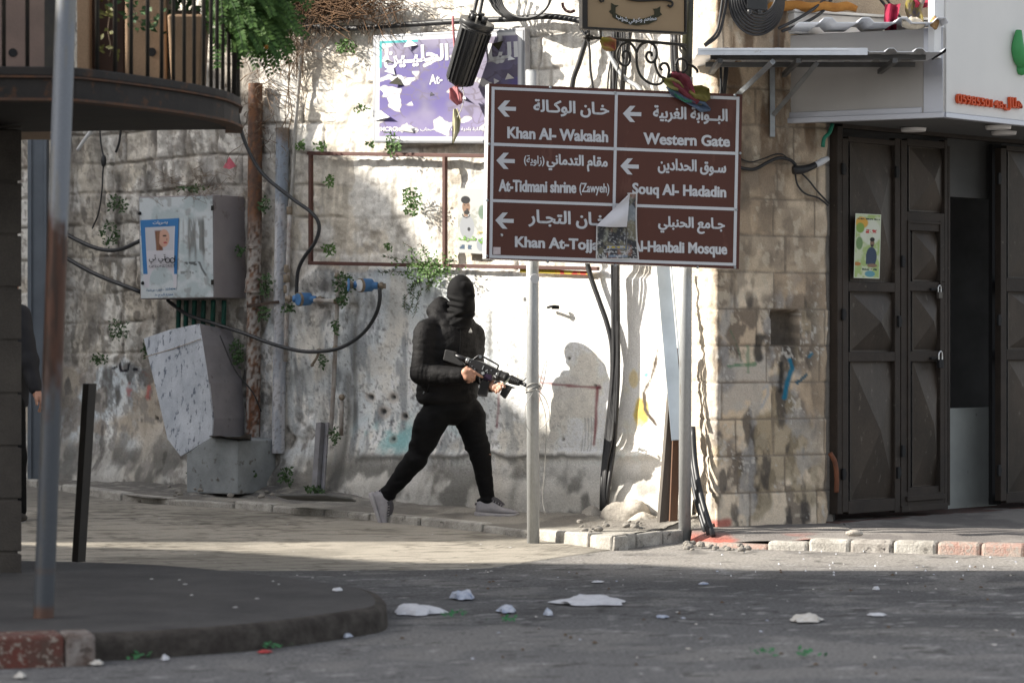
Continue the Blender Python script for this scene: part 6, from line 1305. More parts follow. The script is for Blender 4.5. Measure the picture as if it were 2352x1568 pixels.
for x, y, rx, ry, n, lab in [(268,468,24,20,80,'dark wall plant left of the electrical cabinet top'),(252,538,24,28,100,'large dark wall plant left of the electrical cabinet, above the hoses'),(272,756,24,24,80,'dark wall plant below and left of the electrical cabinet'),(228,824,20,12,50,'low dark wall plant above the sprayed black letters'),(334,800,9,22,30,'small plant behind the left edge of the crooked metal sheet'),(545,810,17,32,110,'bushy plant between the crooked sheet and the rusty drainpipe'),
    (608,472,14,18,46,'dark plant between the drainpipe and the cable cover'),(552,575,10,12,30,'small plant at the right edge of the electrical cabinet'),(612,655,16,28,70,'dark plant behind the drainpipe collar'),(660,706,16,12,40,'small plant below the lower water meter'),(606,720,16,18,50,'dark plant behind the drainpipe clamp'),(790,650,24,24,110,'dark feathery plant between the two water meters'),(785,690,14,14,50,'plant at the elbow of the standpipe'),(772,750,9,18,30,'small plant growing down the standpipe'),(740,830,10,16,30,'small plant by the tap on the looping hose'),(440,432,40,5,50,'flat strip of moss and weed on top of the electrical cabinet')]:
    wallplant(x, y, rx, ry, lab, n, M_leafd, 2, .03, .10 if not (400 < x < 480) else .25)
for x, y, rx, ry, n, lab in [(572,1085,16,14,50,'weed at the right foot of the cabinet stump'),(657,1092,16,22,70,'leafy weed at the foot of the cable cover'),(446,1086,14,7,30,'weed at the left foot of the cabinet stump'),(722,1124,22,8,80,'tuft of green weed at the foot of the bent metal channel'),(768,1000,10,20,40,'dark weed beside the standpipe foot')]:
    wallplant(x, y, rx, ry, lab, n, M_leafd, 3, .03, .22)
hp = empty('hanging_plant', W_(985,625,.08), 'straggly green creeper hanging over the bottom bar of the wall frame behind the masked head', 'plant'); q = MB(); q2 = MB(); s_ = MB(); rr = random.Random(77)
for i in range(420):
    x = rr.gauss(985,30); y = rr.gauss(617,17); leaf_quad(q, W_(x, y, rr.uniform(.05,.16)), V(rr.uniform(-1,1),-.4,rr.uniform(-1,.6)), V(-.3,-1,rr.uniform(-.2,1)), rr.uniform(.015,.035), .014)
for (x0, y0, x1, y1, n) in ((1000,640,880,590,60),(960,640,870,628,50),(975,640,930,560,40),(990,620,960,560,30),(960,640,940,720,90),(955,650,925,712,60),(965,640,955,725,60),(1000,625,1045,600,40),(990,650,985,668,50)):
    pts = [W_(x0+(x1-x0)*f+rr.gauss(0,3), y0+(y1-y0)*f-10*math.sin(f*3), .08) for f in np.linspace(0, 1, 6)]; s_.tube(pts, .0025, 4, 2, False)
    for k in range(n):
        f = rr.random()*4.99; j = int(f); p = pts[j]+(pts[j+1]-pts[j])*(f-j); leaf_quad(q2, p, V(rr.uniform(-1,1),-.5,rr.uniform(-.8,.8)), V(-.3,-1,.4), rr.uniform(.02,.045), .006)
q.build('leaves', M_leaf, hp); q2.build('needles', M_leafd, hp); s_.build('stems', M_twig, hp)
# ------------------------------------------------------------------ people: surfaces grown from signed distances
from mathutils.bvhtree import BVHTree
def surface_nets(f, lo, hi, h):
    lo = np.array(lo); n = np.ceil((np.array(hi)-lo)/h).astype(int)+1
    ax = [lo[i]+h*np.arange(n[i]) for i in range(3)]
    X, Y, Z = np.meshgrid(*ax, indexing='ij'); D = f(X.astype(np.float32), Y.astype(np.float32), Z.astype(np.float32)); s = D < 0
    c = [s[i:n[0]-1+i, j:n[1]-1+j, k:n[2]-1+k] for i in (0,1) for j in (0,1) for k in (0,1)]
    tot = sum(x.astype(np.int8) for x in c); act = (tot > 0) & (tot < 8); ids = -np.ones(act.shape, int); A = np.argwhere(act); ids[act] = np.arange(len(A))
    acc = np.zeros((len(A), 3)); cnt = np.zeros(len(A)); I, J, K = A.T
    cor = [(i,j,k) for i in (0,1) for j in (0,1) for k in (0,1)]
    for a in cor:
        for d in range(3):
            if a[d]: continue
            b = list(a); b[d] = 1
            va = D[I+a[0],J+a[1],K+a[2]]; vb = D[I+b[0],J+b[1],K+b[2]]; m = (va < 0) != (vb < 0)
            t = np.where(m, va/np.where(m, va-vb, 1), 0); p = np.stack([np.full(len(A), float(v)) for v in a], -1); p[:, d] += t; acc[m] += p[m]; cnt[m] += 1
    P = lo+h*(A+acc/np.maximum(cnt, 1)[:, None]); F_ = []
    for d in range(3):
        e1, e2 = (d+1) % 3, (d+2) % 3; sl0 = [slice(1, n[i]-1) for i in range(3)]; sl0[d] = slice(0, n[d]-1); sl1 = list(sl0); sl1[d] = slice(1, n[d])
        a, b = s[tuple(sl0)], s[tuple(sl1)]
        for cond, rev in ((a & ~b, False), (~a & b, True)):
            q = np.argwhere(cond); 
            if not len(q): continue
            off = np.array([1,1,1]); off[d] = 0; q = q+off; E1 = np.zeros(3, int); E1[e1] = 1; E2 = np.zeros(3, int); E2[e2] = 1
            g = lambda w: ids[w[:,0], w[:,1], w[:,2]]; fc = np.stack([g(q-E1-E2), g(q-E2), g(q), g(q-E1)], -1); F_.append(fc[:, ::-1] if rev else fc)
    return P, np.concatenate(F_)
def np_mesh(name, parts, m, parent=None, smooth=True):
    vs, fs, b = [], [], 0
    for P, F_ in parts: vs.append(P); fs.append(F_+b); b += len(P)
    P = np.concatenate(vs); F_ = np.concatenate(fs); o_ = np.array(parent.location) if parent is not None else 0
    me = bpy.data.meshes.new(name); me.from_pydata((P-o_).tolist(), [], F_.tolist()); me.polygons.foreach_set('use_smooth', [smooth]*len(F_)); me.materials.append(m); me.update(); return link(name, me, parent)
def cap(X, Y, Z, a, b, ra, rb):
    ax, ay, az = a; d = np.array(b)-np.array(a); L2 = float(d@d)+1e-9; t = np.clip(((X-ax)*d[0]+(Y-ay)*d[1]+(Z-az)*d[2])/L2, 0, 1)
    return np.sqrt((X-ax-t*d[0])**2+(Y-ay-t*d[1])**2+(Z-az-t*d[2])**2)-(ra+(rb-ra)*t), t
def ellip(X, Y, Z, c, r): k = np.sqrt(((X-c[0])/r[0])**2+((Y-c[1])/r[1])**2+((Z-c[2])/r[2])**2); return (k-1)*min(r)
def smin(a, b, k): h = np.clip(.5+.5*(b-a)/k, 0, 1); return b*(1-h)+a*h-k*h*(1-h)
def n3(X, Y, Z, s): return (vn(X*s+Y*s*.7+13, Z*s)+vn(Y*s+31-X*s*.4, Z*s*1.1+X*s*.3+7))-1.0
def column(X, Y, Z, tab, yaw):
    """stack of ellipses: rows (z, cx, cy, half width, half depth), turned by yaw"""
    t = sorted(tab); zs = [r[0] for r in t]; g = lambda i: np.interp(Z, zs, [r[i] for r in t]); dx, dy = X-g(1), Y-g(2)
    lx = dx*math.cos(yaw)+dy*math.sin(yaw); ly = -dx*math.sin(yaw)+dy*math.cos(yaw); a, b = g(3), g(4); k = np.sqrt((lx/a)**2+(ly/b)**2)
    return np.maximum((k-1)*np.minimum(a, b), np.maximum(Z-zs[-1], zs[0]-Z))
M_skin = mat('skin', (.48,.27,.19), (.42,.22,.15), scale=30, rough=.5, spec=.4, trans=.06); M_jacket = mat('black_jacket', (.0095,.0088,.0093), (.0068,.0065,.007), scale=12, rough=.72, spec=.16, bump=.6, bscale=45); M_trous = mat('black_trousers', (.0040,.0040,.0046), (.003,.003,.0034), scale=9, rough=.85, spec=.2, bump=.3, bscale=60); M_bala = mat('black_balaclava', (.0078,.0075,.008), (.006,.006,.0063), scale=9, rough=.8, spec=.14, bump=.2, bscale=120)
DP0 = 18.7
def J(x, y, dd=0.0): p = px(x, y, DP0+dd); return (p.x, p.y, p.z)
def zat(y): return CAM_H-(y-CY)*DP0/F
feet = J(1020, 1190); pr = empty('person', feet, 'masked person in black jacket and balaclava striding along the kerb holding a rifle', 'person')
yaw = math.radians(33)
TT = [(zat(928), 1027, .186,.140),(zat(921), 1027, .200,.152),(zat(905), 1028, .206,.158),(zat(850), 1031, .202,.155),(zat(800), 1036, .204,.152),(zat(772), 1039, .190,.140),(zat(752), 1043, .135,.115),(zat(735), 1047, .092,.095),(zat(722), 1049, .08,.085)]
TT = [(z, (x-CX)*DP0/F, DP0, a, b) for z, x, a, b in TT]
Rs, Re, Rw = J(979,772,-.09), J(968,858,-.15), J(1060,862,-.28); Ls, Le, Lw = J(1085,778,.09), J(1091,846,.02), J(1128,882,-.24)
def puff(t, L, s=.085): return .0032*np.abs(np.sin(math.pi*t*L/s))**.55
def jacket(X, Y, Z):
    d = column(X, Y, Z, TT, yaw); w = n3(X, Y, Z, 11)*.010+n3(X*.7, Y*.7, Z*1.6, 30)*.0045
    d = d-.012*np.abs(np.sin(math.pi*(Z-zat(925)+.018*np.sin(X*7+Y*5))/.092))**.5*sst(zat(760), zat(800), Z)*.6
    for a, b, ra, rb, L in ((Rs,Re,.082,.072,.30),(Re,Rw,.070,.054,.32)):
        e, t = cap(X, Y, Z, a, b, ra, rb); d = smin(d, e-puff(t, L)-.004*np.sin(60*t+X*30)*np.exp(-((t-(.95 if a is Rs else .08))/.14)**2), .030)
    for a, b, ra, rb, L in ((Ls,Le,.078,.060,.28),(Le,Lw,.064,.050,.30)):
        e, t = cap(X, Y, Z, a, b, ra, rb); d = smin(d, e-puff(t, L), .030)
    e, _ = cap(X, Y, Z, J(992,716,.03), J(1022,744,-.09), .032, .024); d = smin(d, e, .03)          # collar and hood
    e = ellip(X, Y, Z, J(1014,708,.05), (.072,.082,.078)); e = np.maximum(e, -ellip(X, Y, Z, J(1030,672,.0), (.070,.10,.055))); d = smin(d, e, .05)
    e, _ = cap(X, Y, Z, J(1002,738,-.03), J(976,757,-.08), .045, .06); d = smin(d, e, .04); e, _ = cap(X, Y, Z, J(1075,745,.02), J(1090,765,.08), .045, .06); d = smin(d, e, .04)
    return d+w
jk = np_mesh('jacket', [surface_nets(jacket, (J(925,0)[0], DP0-.55, zat(935)), (J(1150,0)[0], DP0+.32, zat(655)), .0075)], M_jacket, pr)
Rh, Rk, Ra = J(1004,952,-.06), J(954,1054,-.04), J(889,1134,.03); Lh, Lk, La = J(1071,946,.06), J(1106,1048,-.01), J(1120,1150,.01)
PT = [(zat(976), 1038,.03,.04),(zat(962), 1036,.12,.11),(zat(940), 1030,.182,.148),(zat(912), 1028,.180,.14)]; PT = [(z, (x-CX)*DP0/F, DP0, a, b) for z, x, a, b in PT]
def trousers(X, Y, Z):
    d = column(X, Y, Z, PT, yaw)
    for a, b, ra, rb in ((Rh,Rk,.100,.077),(Rk,Ra,.075,.049),(Lh,Lk,.104,.070),(Lk,La,.066,.046)):
        e, t = cap(X, Y, Z, a, b, ra, rb); d = smin(d, e-.006*np.sin(22*t+X*20+Z*9)*np.exp(-((t-.95)/.2)**2), .018)
    e = ellip(X, Y, Z, J(962,985,-.09), (.038,.06,.10)); d = smin(d, e, .04); e = ellip(X, Y, Z, J(1098,958,.05), (.040,.05,.06)); d = smin(d, e, .04)
    for a in (J(1119,1150,.01), J(893,1128,.03)): d = smin(d, ellip(X, Y, Z, a, (.058,.058,.022)), .012)
    return d+n3(X, Y, Z, 8)*.010+n3(X*.6+Z*.5, Y*.6, Z*1.5-X*.5, 24)*.0055
np_mesh('trousers', [surface_nets(trousers, (J(850,0)[0], DP0-.32, zat(1172)), (J(1165,0)[0], DP0+.32, zat(910)), .0075)], M_trous, pr)
Hc = J(1060,677,-.03)
def headf(X, Y, Z, g=0.0):
    d = ellip(X, Y, Z, J(1058,670,.0), (.088+g,.104+g,.110+g)); d = smin(d, ellip(X, Y, Z, J(1067,701,-.045), (.064+g,.078+g,.088+g)), .03)
    e, _ = cap(X, Y, Z, J(1079,664,-.075), J(1083,678,-.085), .012+g, .018+g); d = smin(d, e, .03)
    e, _ = cap(X, Y, Z, J(1082,714,-.07), J(1080,722,-.07), .02+g, .02+g); d = smin(d, e, .02)
    e, _ = cap(X, Y, Z, J(1068,655,-.085), J(1080,658,-.06), .016+g, .014+g); d = smin(d, e, .02)
    return d
def bala(X, Y, Z):
    d = headf(X, Y, Z, .004); e, _ = cap(X, Y, Z, J(1058,712,-.01), J(1050,752,-.02), .082, .10); d = smin(d, e, .04)
    x_ = (X-J(1028,0)[0]); zz_ = Z-zat(700); fold = .0075*np.sin(zz_*105+x_*38+2*np.sin(zz_*30))*sst(zat(672), zat(690), Z)*sst(.13, .02, x_)
    fold = fold+.005*np.sin((Z-zat(735))*120-x_*50)*sst(zat(712), zat(725), Z)
    return d-fold+n3(X, Y, Z, 17)*.0035
np_mesh('balaclava', [surface_nets(bala, (J(1005,0)[0], DP0-.22, zat(768)), (J(1110,0)[0], DP0+.2, zat(622)), .005)], M_bala, pr)
# body with hands (mostly covered by the clothes)
def bodyf(X, Y, Z):
    d = headf(X, Y, Z, -.006); e, _ = cap(X, Y, Z, J(1054,705,.01), J(1045,755,0), .055, .07); d = smin(d, e, .03); d = smin(d, column(X, Y, Z, [(z, x, y, a*.82, b*.8) for z, x, y, a, b in TT+PT[:2]], yaw), .04)
    for a, b, ra, rb in ((Rs,Re,.055,.045),(Re,Rw,.045,.032),(Ls,Le,.052,.043),(Le,Lw,.043,.030),(Rh,Rk,.085,.058),(Rk,Ra,.058,.036),(Lh,Lk,.085,.058),(Lk,La,.058,.036)): d = smin(d, cap(X, Y, Z, a, b, ra, rb)[0], .03)
    return d
def chains(X, Y, Z, palm, fingers, k=.010):
    d = None
    for a, b, ra, rb in palm: e = cap(X, Y, Z, a, b, ra, rb)[0]; d = e if d is None else smin(d, e, .014)
    for ch, r0, r1 in fingers:
        f = None; m = len(ch)-1
        for i in range(m): e = cap(X, Y, Z, ch[i], ch[i+1], r0+(r1-r0)*i/m, r0+(r1-r0)*(i+1)/m)[0]; f = e if f is None else smin(f, e, .003)
        d = smin(d, f, .005)
    return d
def hc(cx, cy, dd): return J(995.4+cx*.11394, 781+cy*.11394, dd)
def rhand(X, Y, Z):
    palm = [(hc(545,715,-.29), hc(660,650,-.325), .026, .026),(hc(560,745,-.29), hc(690,735,-.325), .024, .024),(hc(650,620,-.325), hc(740,620,-.33), .020, .018),(hc(680,740,-.325), hc(760,700,-.33), .02, .018)]
    fing = [([hc(745,605,-.335), hc(830,650,-.338), hc(910,700,-.334), hc(985,742,-.328)], .0115, .0078),([hc(755,650,-.335), hc(825,720,-.335), hc(815,790,-.318), hc(770,800,-.30)], .0112, .008),([hc(740,690,-.335), hc(790,760,-.335), hc(775,825,-.318), hc(735,830,-.30)], .0108, .0078),([hc(710,725,-.33), hc(735,790,-.33), hc(715,845,-.315), hc(685,840,-.30)], .0098, .007),([hc(600,620,-.29), hc(680,560,-.275), hc(770,590,-.265), hc(840,640,-.262)], .013, .009)]
    return chains(X, Y, Z, palm, fing)
def lhand(X, Y, Z):
    palm = [(hc(1130,900,-.27), hc(1240,960,-.33), .030, .026),(hc(1190,880,-.29), hc(1330,900,-.34), .026, .022),(hc(1240,980,-.32), hc(1290,960,-.335), .022, .018)]
    fing = [([hc(1330,890,-.345), hc(1390,880,-.36), hc(1425,905,-.37), hc(1437,945,-.368)], .0105, .008),([hc(1310,925,-.345), hc(1350,930,-.365), hc(1365,960,-.375), hc(1357,992,-.372)], .0108, .0082),([hc(1280,955,-.345), hc(1315,975,-.365), hc(1325,1005,-.372), hc(1317,1032,-.37)], .0105, .008),([hc(1240,985,-.34), hc(1268,1012,-.358), hc(1275,1040,-.363), hc(1268,1062,-.36)], .009, .007),([hc(1190,850,-.27), hc(1260,800,-.25), hc(1340,800,-.25)], .012, .009)]
    return chains(X, Y, Z, palm, fing)
def bb(c, r): return tuple(np.array(c)-r), tuple(np.array(c)+r)
parts = [surface_nets(bodyf, (J(860,0)[0], DP0-.45, zat(1165)), (J(1160,0)[0], DP0+.3, zat(625)), .012)]
lo, hi = bb(hc(760,700,-.31), .105); parts.append(surface_nets(rhand, lo, hi, .0026)); lo, hi = bb(hc(1280,930,-.33), .10); parts.append(surface_nets(lhand, lo, hi, .0026))
np_mesh('body', parts, M_skin, pr)
# jacket details set on its surface
BV = BVHTree.FromPolygons([v.co+pr.location for v in jk.data.vertices], [tuple(p.vertices) for p in jk.data.polygons])
def on_jacket(x, y, off=.002):
    r_ = Vector(((x-CX)/F, 1, -(y-CY)/F)).normalized(); h = BV.ray_cast(Vector((0,0,CAM_H)), r_, 60)
    return (h[0] if h[0] else px(x, y, DP0-.2)) - r_*off
q = MB(); tri = [((1078.2,763),(1080.0,763),(1079.2,761)),]
for bar_ in (((1076.4,761.2),(1078.2,761.2),(1077.6,759.4),(1077.0,759.9)),((1078.8,761.2),(1081.2,761.2),(1079.8,756.4),(1078.4,757.2)),((1081.9,761.2),(1084.6,761.2),(1081.0,753.4),(1079.9,754.2)),((1076.4,763.4),(1084.6,763.4),(1084.6,762.2),(1076.4,762.2))):
    pts = [on_jacket(*p, .004) for p in bar_]; q.add(pts, [tuple(range(len(pts)))])
q.build('chest_emblem', mat('emblem_white', (.75,.75,.75), rough=.5), pr)
q = MB(); q.tube([on_jacket(x, y, .0005) for x, y in ((1056,745),(1057,765),(1056,790),(1054,810))], .0035, 5, 3); q.build('zip', M_black, pr)
q = MB(); q.tube([on_jacket(x, y, .0005) for x, y in ((988,866),(985,880),(980,900))], .004, 5, 3); q.build('pocket_zip', M_black, pr); q = MB(); q.tube([on_jacket(x, y, .003) for x, y in ((974,899),(972,904))], .004, 5, 3); q.build('zip_pull', M_steel, pr)
# shoes
M_sh = mat('grey_trainer', (.36,.345,.36), (.29,.275,.29), scale=30, rough=.7, bump=.3, bscale=200); M_sole = mat('trainer_sole', (.42,.40,.40), (.33,.31,.32), scale=25, rough=.7); M_shd = mat('trainer_dark', (.055,.052,.06), (.08,.075,.08), scale=30, rough=.7)
def shoe(o, fwd, up, lab=None):
    fwd = Vector(fwd).normalized(); up = Vector(up); up = (up-fwd*up.dot(fwd)).normalized(); lat = fwd.cross(up); o = Vector(o)
    def W3(x, y, z): return o+fwd*x+lat*y+up*z
    secs = [(-.004,.012,.03,.07),(.004,.030,.024,.098),(.03,.037,.024,.112),(.07,.039,.024,.118),(.10,.040,.024,.116),(.13,.042,.022,.098),(.16,.045,.020,.078),(.195,.047,.020,.062),(.23,.045,.022,.054),(.258,.036,.024,.047),(.274,.018,.028,.038)]
    def loft(secs, pw=2.6):
        q = MB(); n = 18; vs = []
        for x, w_, zb, zt in secs:
            for k in range(n):
                a = 2*math.pi*k/n; c_, s_ = math.cos(a), math.sin(a); e = 2/pw; yy = math.copysign(abs(c_)**e, c_)*w_*(1 if s_ < 0 else 1-.28*s_*min(1,(zt-zb)/.07)); zz_ = (zb+zt)/2+math.copysign(abs(s_)**e, s_)*(zt-zb)/2; vs.append(W3(x, yy, zz_))
        m = len(secs); q.add(vs, [(i*n+k, i*n+(k+1) % n, (i+1)*n+(k+1) % n, (i+1)*n+k) for i in range(m-1) for k in range(n)]+[tuple(reversed(range(n))), tuple((m-1)*n+k for k in range(n))], True); return q
    s_ = loft(secs).build('shoe', M_sh, pr, label=lab)
    so_ = [(-.012,.018,.006,.034),(0,.034,.003,.040),(.04,.042,.001,.036),(.09,.041,.002,.030),(.14,.045,.001,.030),(.19,.051,0,.028),(.24,.047,.003,.028),(.268,.034,.010,.030),(.284,.014,.018,.034)]
    loft(so_, 4).build('sole', M_sole, s_)
    q = MB(); q.tube([W3(.085,0,.112), W3(.12,0,.112), W3(.15,0,.094), W3(.18,0,.074)], [.026,.024,.022,.016], 10, 3); q.build('tongue', M_shd, s_)
    q = MB()
    for x, z in ((.115,.117),(.132,.110),(.149,.100),(.165,.089),(.178,.080)): q.tube([W3(x,-.030,z-.012), W3(x+.004,0,z+.006), W3(x,.030,z-.012)], .0028, 5, 3)
    q.build('laces', M_sole, s_)
    q = MB(); q.tube([W3(-.003,-.03,.036), W3(.02,-.041,.05), W3(.05,-.042,.038)], [.009,.010,.005], 8, 3); q.tube([W3(.0,-.026,.085), W3(-.003,0,.09), W3(.0,.026,.085)], .006, 8, 3); q.build('heel_patch', M_shd, s_)
    q = MB(); q.tube([W3(.20,-.043,.045), W3(.225,-.040,.046), W3(.245,-.030,.044)], .007, 8, 3); q.build('toe_patch', M_shd, s_)
lz = zat(1187); shoe((J(1094,0)[0], DP0-.0, lz), (1,-.12,.0), (0,0,1)); 
o_ = Vector(J(856,1132,.03)); t_ = Vector(J(884,1206,.02)); up_ = Vector((.93,-.2,.45)); fw = (t_-o_).normalized(); shoe(o_-up_.normalized()*.03, fw, up_)

# ---- the rifle, held in both hands
RA, RB = Vector(J(1022,826,-.22)), Vector(J(1208,888,-.40)); e_ = (RB-RA).normalized(); n_ = e_.cross(V(0,0,1)).normalized(); n_ = n_ if n_.y < 0 else -n_; RP = Plane(RA, n_)
rf_ = empty('rifle', RP.at(1110,855), 'black rifle with carrying handle and foregrip, held low by the masked person', 'rifle')
M_gun = mat('gun_black', (.016,.016,.018), (.024,.024,.027), scale=14, rough=.38, metal=.3, spec=.5); M_gun2 = mat('gun_polymer', (.014,.014,.015), (.02,.02,.021), scale=14, rough=.5, spec=.45); M_gunp = mat('gun_purple_tint', (.045,.028,.055), (.03,.02,.04), scale=10, rough=.35, metal=.4)  # last one is the purple tint of the magazine well
def gp_(cx, cy, o=0): return RP.at(995.4+cx*.11394, 781+cy*.11394, o)
def gpr(name, pts, th, m, bev=.002): q = MB(); q.prism([gp_(x, y, th/2) for x, y in pts], -RP.n*th); return q.build(name, m, rf_, bevel=bev)
gpr('stock', [(235,185),(430,235),(452,330),(600,470),(620,505),(540,520),(190,400)], .034, M_gun2, .005)
q = MB(); q.cyl(gp_(400,285), gp_(725,420), .0155, n=18); q.build('buffer_tube', M_gun, rf_)
q = MB(); q.cyl(gp_(672,398), gp_(700,409), .0185, n=18); q.cyl(gp_(712,414), gp_(724,419), .0185, n=18); q.build('ring', M_steel, rf_)
rec = gpr('receiver', [(705,385),(860,405),(1010,455),(1235,560),(1295,600),(1285,690),(1190,705),(960,610),(720,520)], .040, M_gun, .003)
gpr('lower_receiver', [(715,515),(960,605),(1188,700),(1160,825),(1000,790),(955,700),(830,650),(735,575)], .034, M_gun, .003)
gpr('magazine_well', [(1040,668),(1184,708),(1160,822),(1004,788)], .039, M_gunp, .002)
gpr('magazine', [(962,800),(1130,832),(1062,1145),(880,1122)], .026, M_gun2, .004)
gpr('pistol_grip', [(770,590),(850,640),(800,800),(720,790)], .030, M_gun2, .005)
q = MB(); q.tube([gp_(800,402), gp_(860,350), gp_(945,312), gp_(1100,385), gp_(1285,488), gp_(1308,520), gp_(1283,605)], .0062, 8, 4); q.build('carry_handle', M_gun, rf_)
q = MB(); q.cyl(gp_(945,330,.02), gp_(945,330,-.02), .010, n=12); q.build('sight_knob', M_steel, rf_)
q = MB(); q.tube([gp_(850,650), gp_(865,745), gp_(930,760), gp_(965,705)], .0035, 6, 4); q.build('trigger_guard', M_gun, rf_)
for x, y in ((780,385),(745,437),(780,520),(833,580),(1165,605),(1090,645)): q = MB(); q.cyl(gp_(x, y, .019), gp_(x, y, .0235), .0045, n=10); q.build('pin', M_steel, rf_)
q = MB(); q.bar(gp_(1020,510,.021), gp_(985,590,.021), .006, .004, up=tuple(RP.n)); q.bar(gp_(1100,600,.021), gp_(1050,620,.021), .006, .004, up=tuple(RP.n)); q.bar(gp_(990,640,.021), gp_(1010,690,.021), .02, .004, up=tuple(RP.n)); q.build('bolt_catch', M_steel, rf_)
def axp(t): return gp_(1250+(1890-1250)*t, 672+(915-672)*t)
q = MB(); q.cyl(axp(.0), axp(.05), .019, n=20); q.cyl(axp(.05), axp(.10), .0225, n=20); q.build('delta_ring', M_steel, rf_, bevel=.002)
q = MB(); q.cyl(axp(.08), axp(.38), .033, .033, n=10, smooth=False); q.cyl(axp(.12), axp(.16), .036, n=10, smooth=False); q.cyl(axp(.30), axp(.36), .036, n=10, smooth=False); q.build('handguard', M_gun2, rf_, bevel=.002)
q = MB(); q.cyl(axp(.38), axp(.46), .024, n=16); q.cyl(axp(.45), axp(.78), .028, .020, n=20)
for k in range(6): q.cyl(axp(.48+k*.05), axp(.505+k*.05), .031-.0014*k, n=20)
q.build('front_handguard', M_gun2, rf_, bevel=.0015)
q = MB(); q.cyl(axp(.76), axp(.90), .010, n=14); q.cyl(axp(.90), axp(1.0), .013, n=14); q.build('barrel', M_gun, rf_)
q = MB(); q.bar(axp(.80), gp_(1872,762), .006, .008); q.bar(axp(.78), gp_(1790,806), .012, .012); q.build('front_sight', M_gun, rf_)
gpr('foregrip', [(1395,950),(1575,935),(1555,985),(1432,1185),(1332,1092)], .030, M_gun2, .005)
gpr('rail', [(1440,885),(1640,955),(1600,975),(1400,930)], .024, M_gun, .002)
q = MB(); q.bar(gp_(1410,895,.022), gp_(1525,785,.024), .012, .008); q.build('clip', mat('pale_clip', (.32,.34,.28), rough=.5, metal=.3), rf_)
gpr('light_mount', [(1195,880),(1240,820),(1310,810),(1330,850),(1235,915)], .03, M_gun, .003)
# the second person, almost hidden behind the dark corner
DP0 = 18.9
f2 = J(30,1197); p2_ = empty('person', f2, 'person in dark jacket hidden behind the stone corner, only arm and shoe showing', 'person'); L = {}
sh_, el_, wr_ = J(44,725,-.05), J(66,830,-.12), J(82,892,-.18)
T2 = [(zat(935),.17,.13),(zat(850),.19,.14),(zat(740),.20,.13),(zat(705),.12,.10),(zat(690),.075,.08)]; T2 = [(z, (8-CX)*DP0/F, DP0, a, b) for z, a, b in T2]
def jac2(X, Y, Z):
    d = column(X, Y, Z, T2, .5)
    for a, b, ra, rb in ((sh_,el_,.078,.062),(el_,wr_,.062,.045),(J(-40,725,.1),J(-45,830,.1),.075,.06),(J(-45,830,.1),J(-30,900,-.1),.06,.045)): d = smin(d, cap(X, Y, Z, a, b, ra, rb)[0], .03)
    return d+n3(X, Y, Z, 16)*.006
np_mesh('jacket', [surface_nets(jac2, (J(-80,0)[0], DP0-.35, zat(945)), (J(120,0)[0], DP0+.3, zat(680)), .011)], mat('dark_coat', (.022,.022,.026), (.016,.016,.019), scale=9, rough=.75), p2_)
def tr2(X, Y, Z):
    d = None
    for a, b, ra, rb in ((J(-12,935,.05),J(-10,1050,.03),.10,.075),(J(-10,1050,.03),J(-14,1165,.1),.075,.055),(J(24,935,-.05),J(34,1050,-.08),.10,.075),(J(34,1050,-.08),J(42,1172,-.05),.075,.055)): e = cap(X, Y, Z, a, b, ra, rb)[0]; d = e if d is None else smin(d, e, .03)
    return d
np_mesh('trousers', [surface_nets(tr2, (J(-60,0)[0], DP0-.3, zat(1185)), (J(90,0)[0], DP0+.3, zat(905)), .012)], M_trous, p2_)
def body2(X, Y, Z):
    d = ellip(X, Y, Z, J(10,640,0), (.085,.10,.125)); d = smin(d, ellip(X, Y, Z, J(22,660,-.05), (.06,.06,.075)), .03); d = smin(d, cap(X, Y, Z, J(8,660,.01), J(6,720,.01), .055, .07)[0], .02); d = smin(d, cap(X, Y, Z, J(38,650,-.09), J(42,656,-.10), .010, .014)[0], .012)
    d = smin(d, column(X, Y, Z, [(z, x, y, a*.8, b*.8) for z, x, y, a, b in T2], .5), .04)
    for a, b, ra, rb in ((sh_,el_,.05,.042),(el_,wr_,.042,.03)): d = smin(d, cap(X, Y, Z, a, b, ra, rb)[0], .03)
    return d
def hand2(X, Y, Z):
    pal = [(wr_, J(88,908,-.20), .026, .028),(J(84,905,-.19), J(90,916,-.22), .024, .02)]
    fg = [([J(92+i*1.2,912+i*1.5,-.23+.022*i), J(94+i,926+i,-.235+.022*i), J(92+i*.8,937+i,-.225+.022*i), J(89+i*.8,943+i*.6,-.21+.022*i)], .0095, .007) for i in range(4)]+[([J(84,902,-.22), J(83,917,-.25), J(85,928,-.255)], .011, .0085)]
    return chains(X, Y, Z, pal, fg)
lo, hi = bb(J(89,920,-.2), .10)
np_mesh('body', [surface_nets(body2, (J(-80,0)[0], DP0-.35, zat(940)), (J(120,0)[0], DP0+.25, zat(585)), .012), surface_nets(hand2, lo, hi, .003)], M_skin, p2_)
def hair2(X, Y, Z): d = ellip(X, Y, Z, J(8,634,.015), (.092,.105,.125)); return np.maximum(d, -(Z-zat(645)+.6*(DP0-.02-Y)))
np_mesh('hair', [surface_nets(hair2, (J(-40,0)[0], DP0-.2, zat(690)), (J(60,0)[0], DP0+.2, zat(580)), .01)], mat('dark_hair', (.015,.012,.01), rough=.6), p2_)
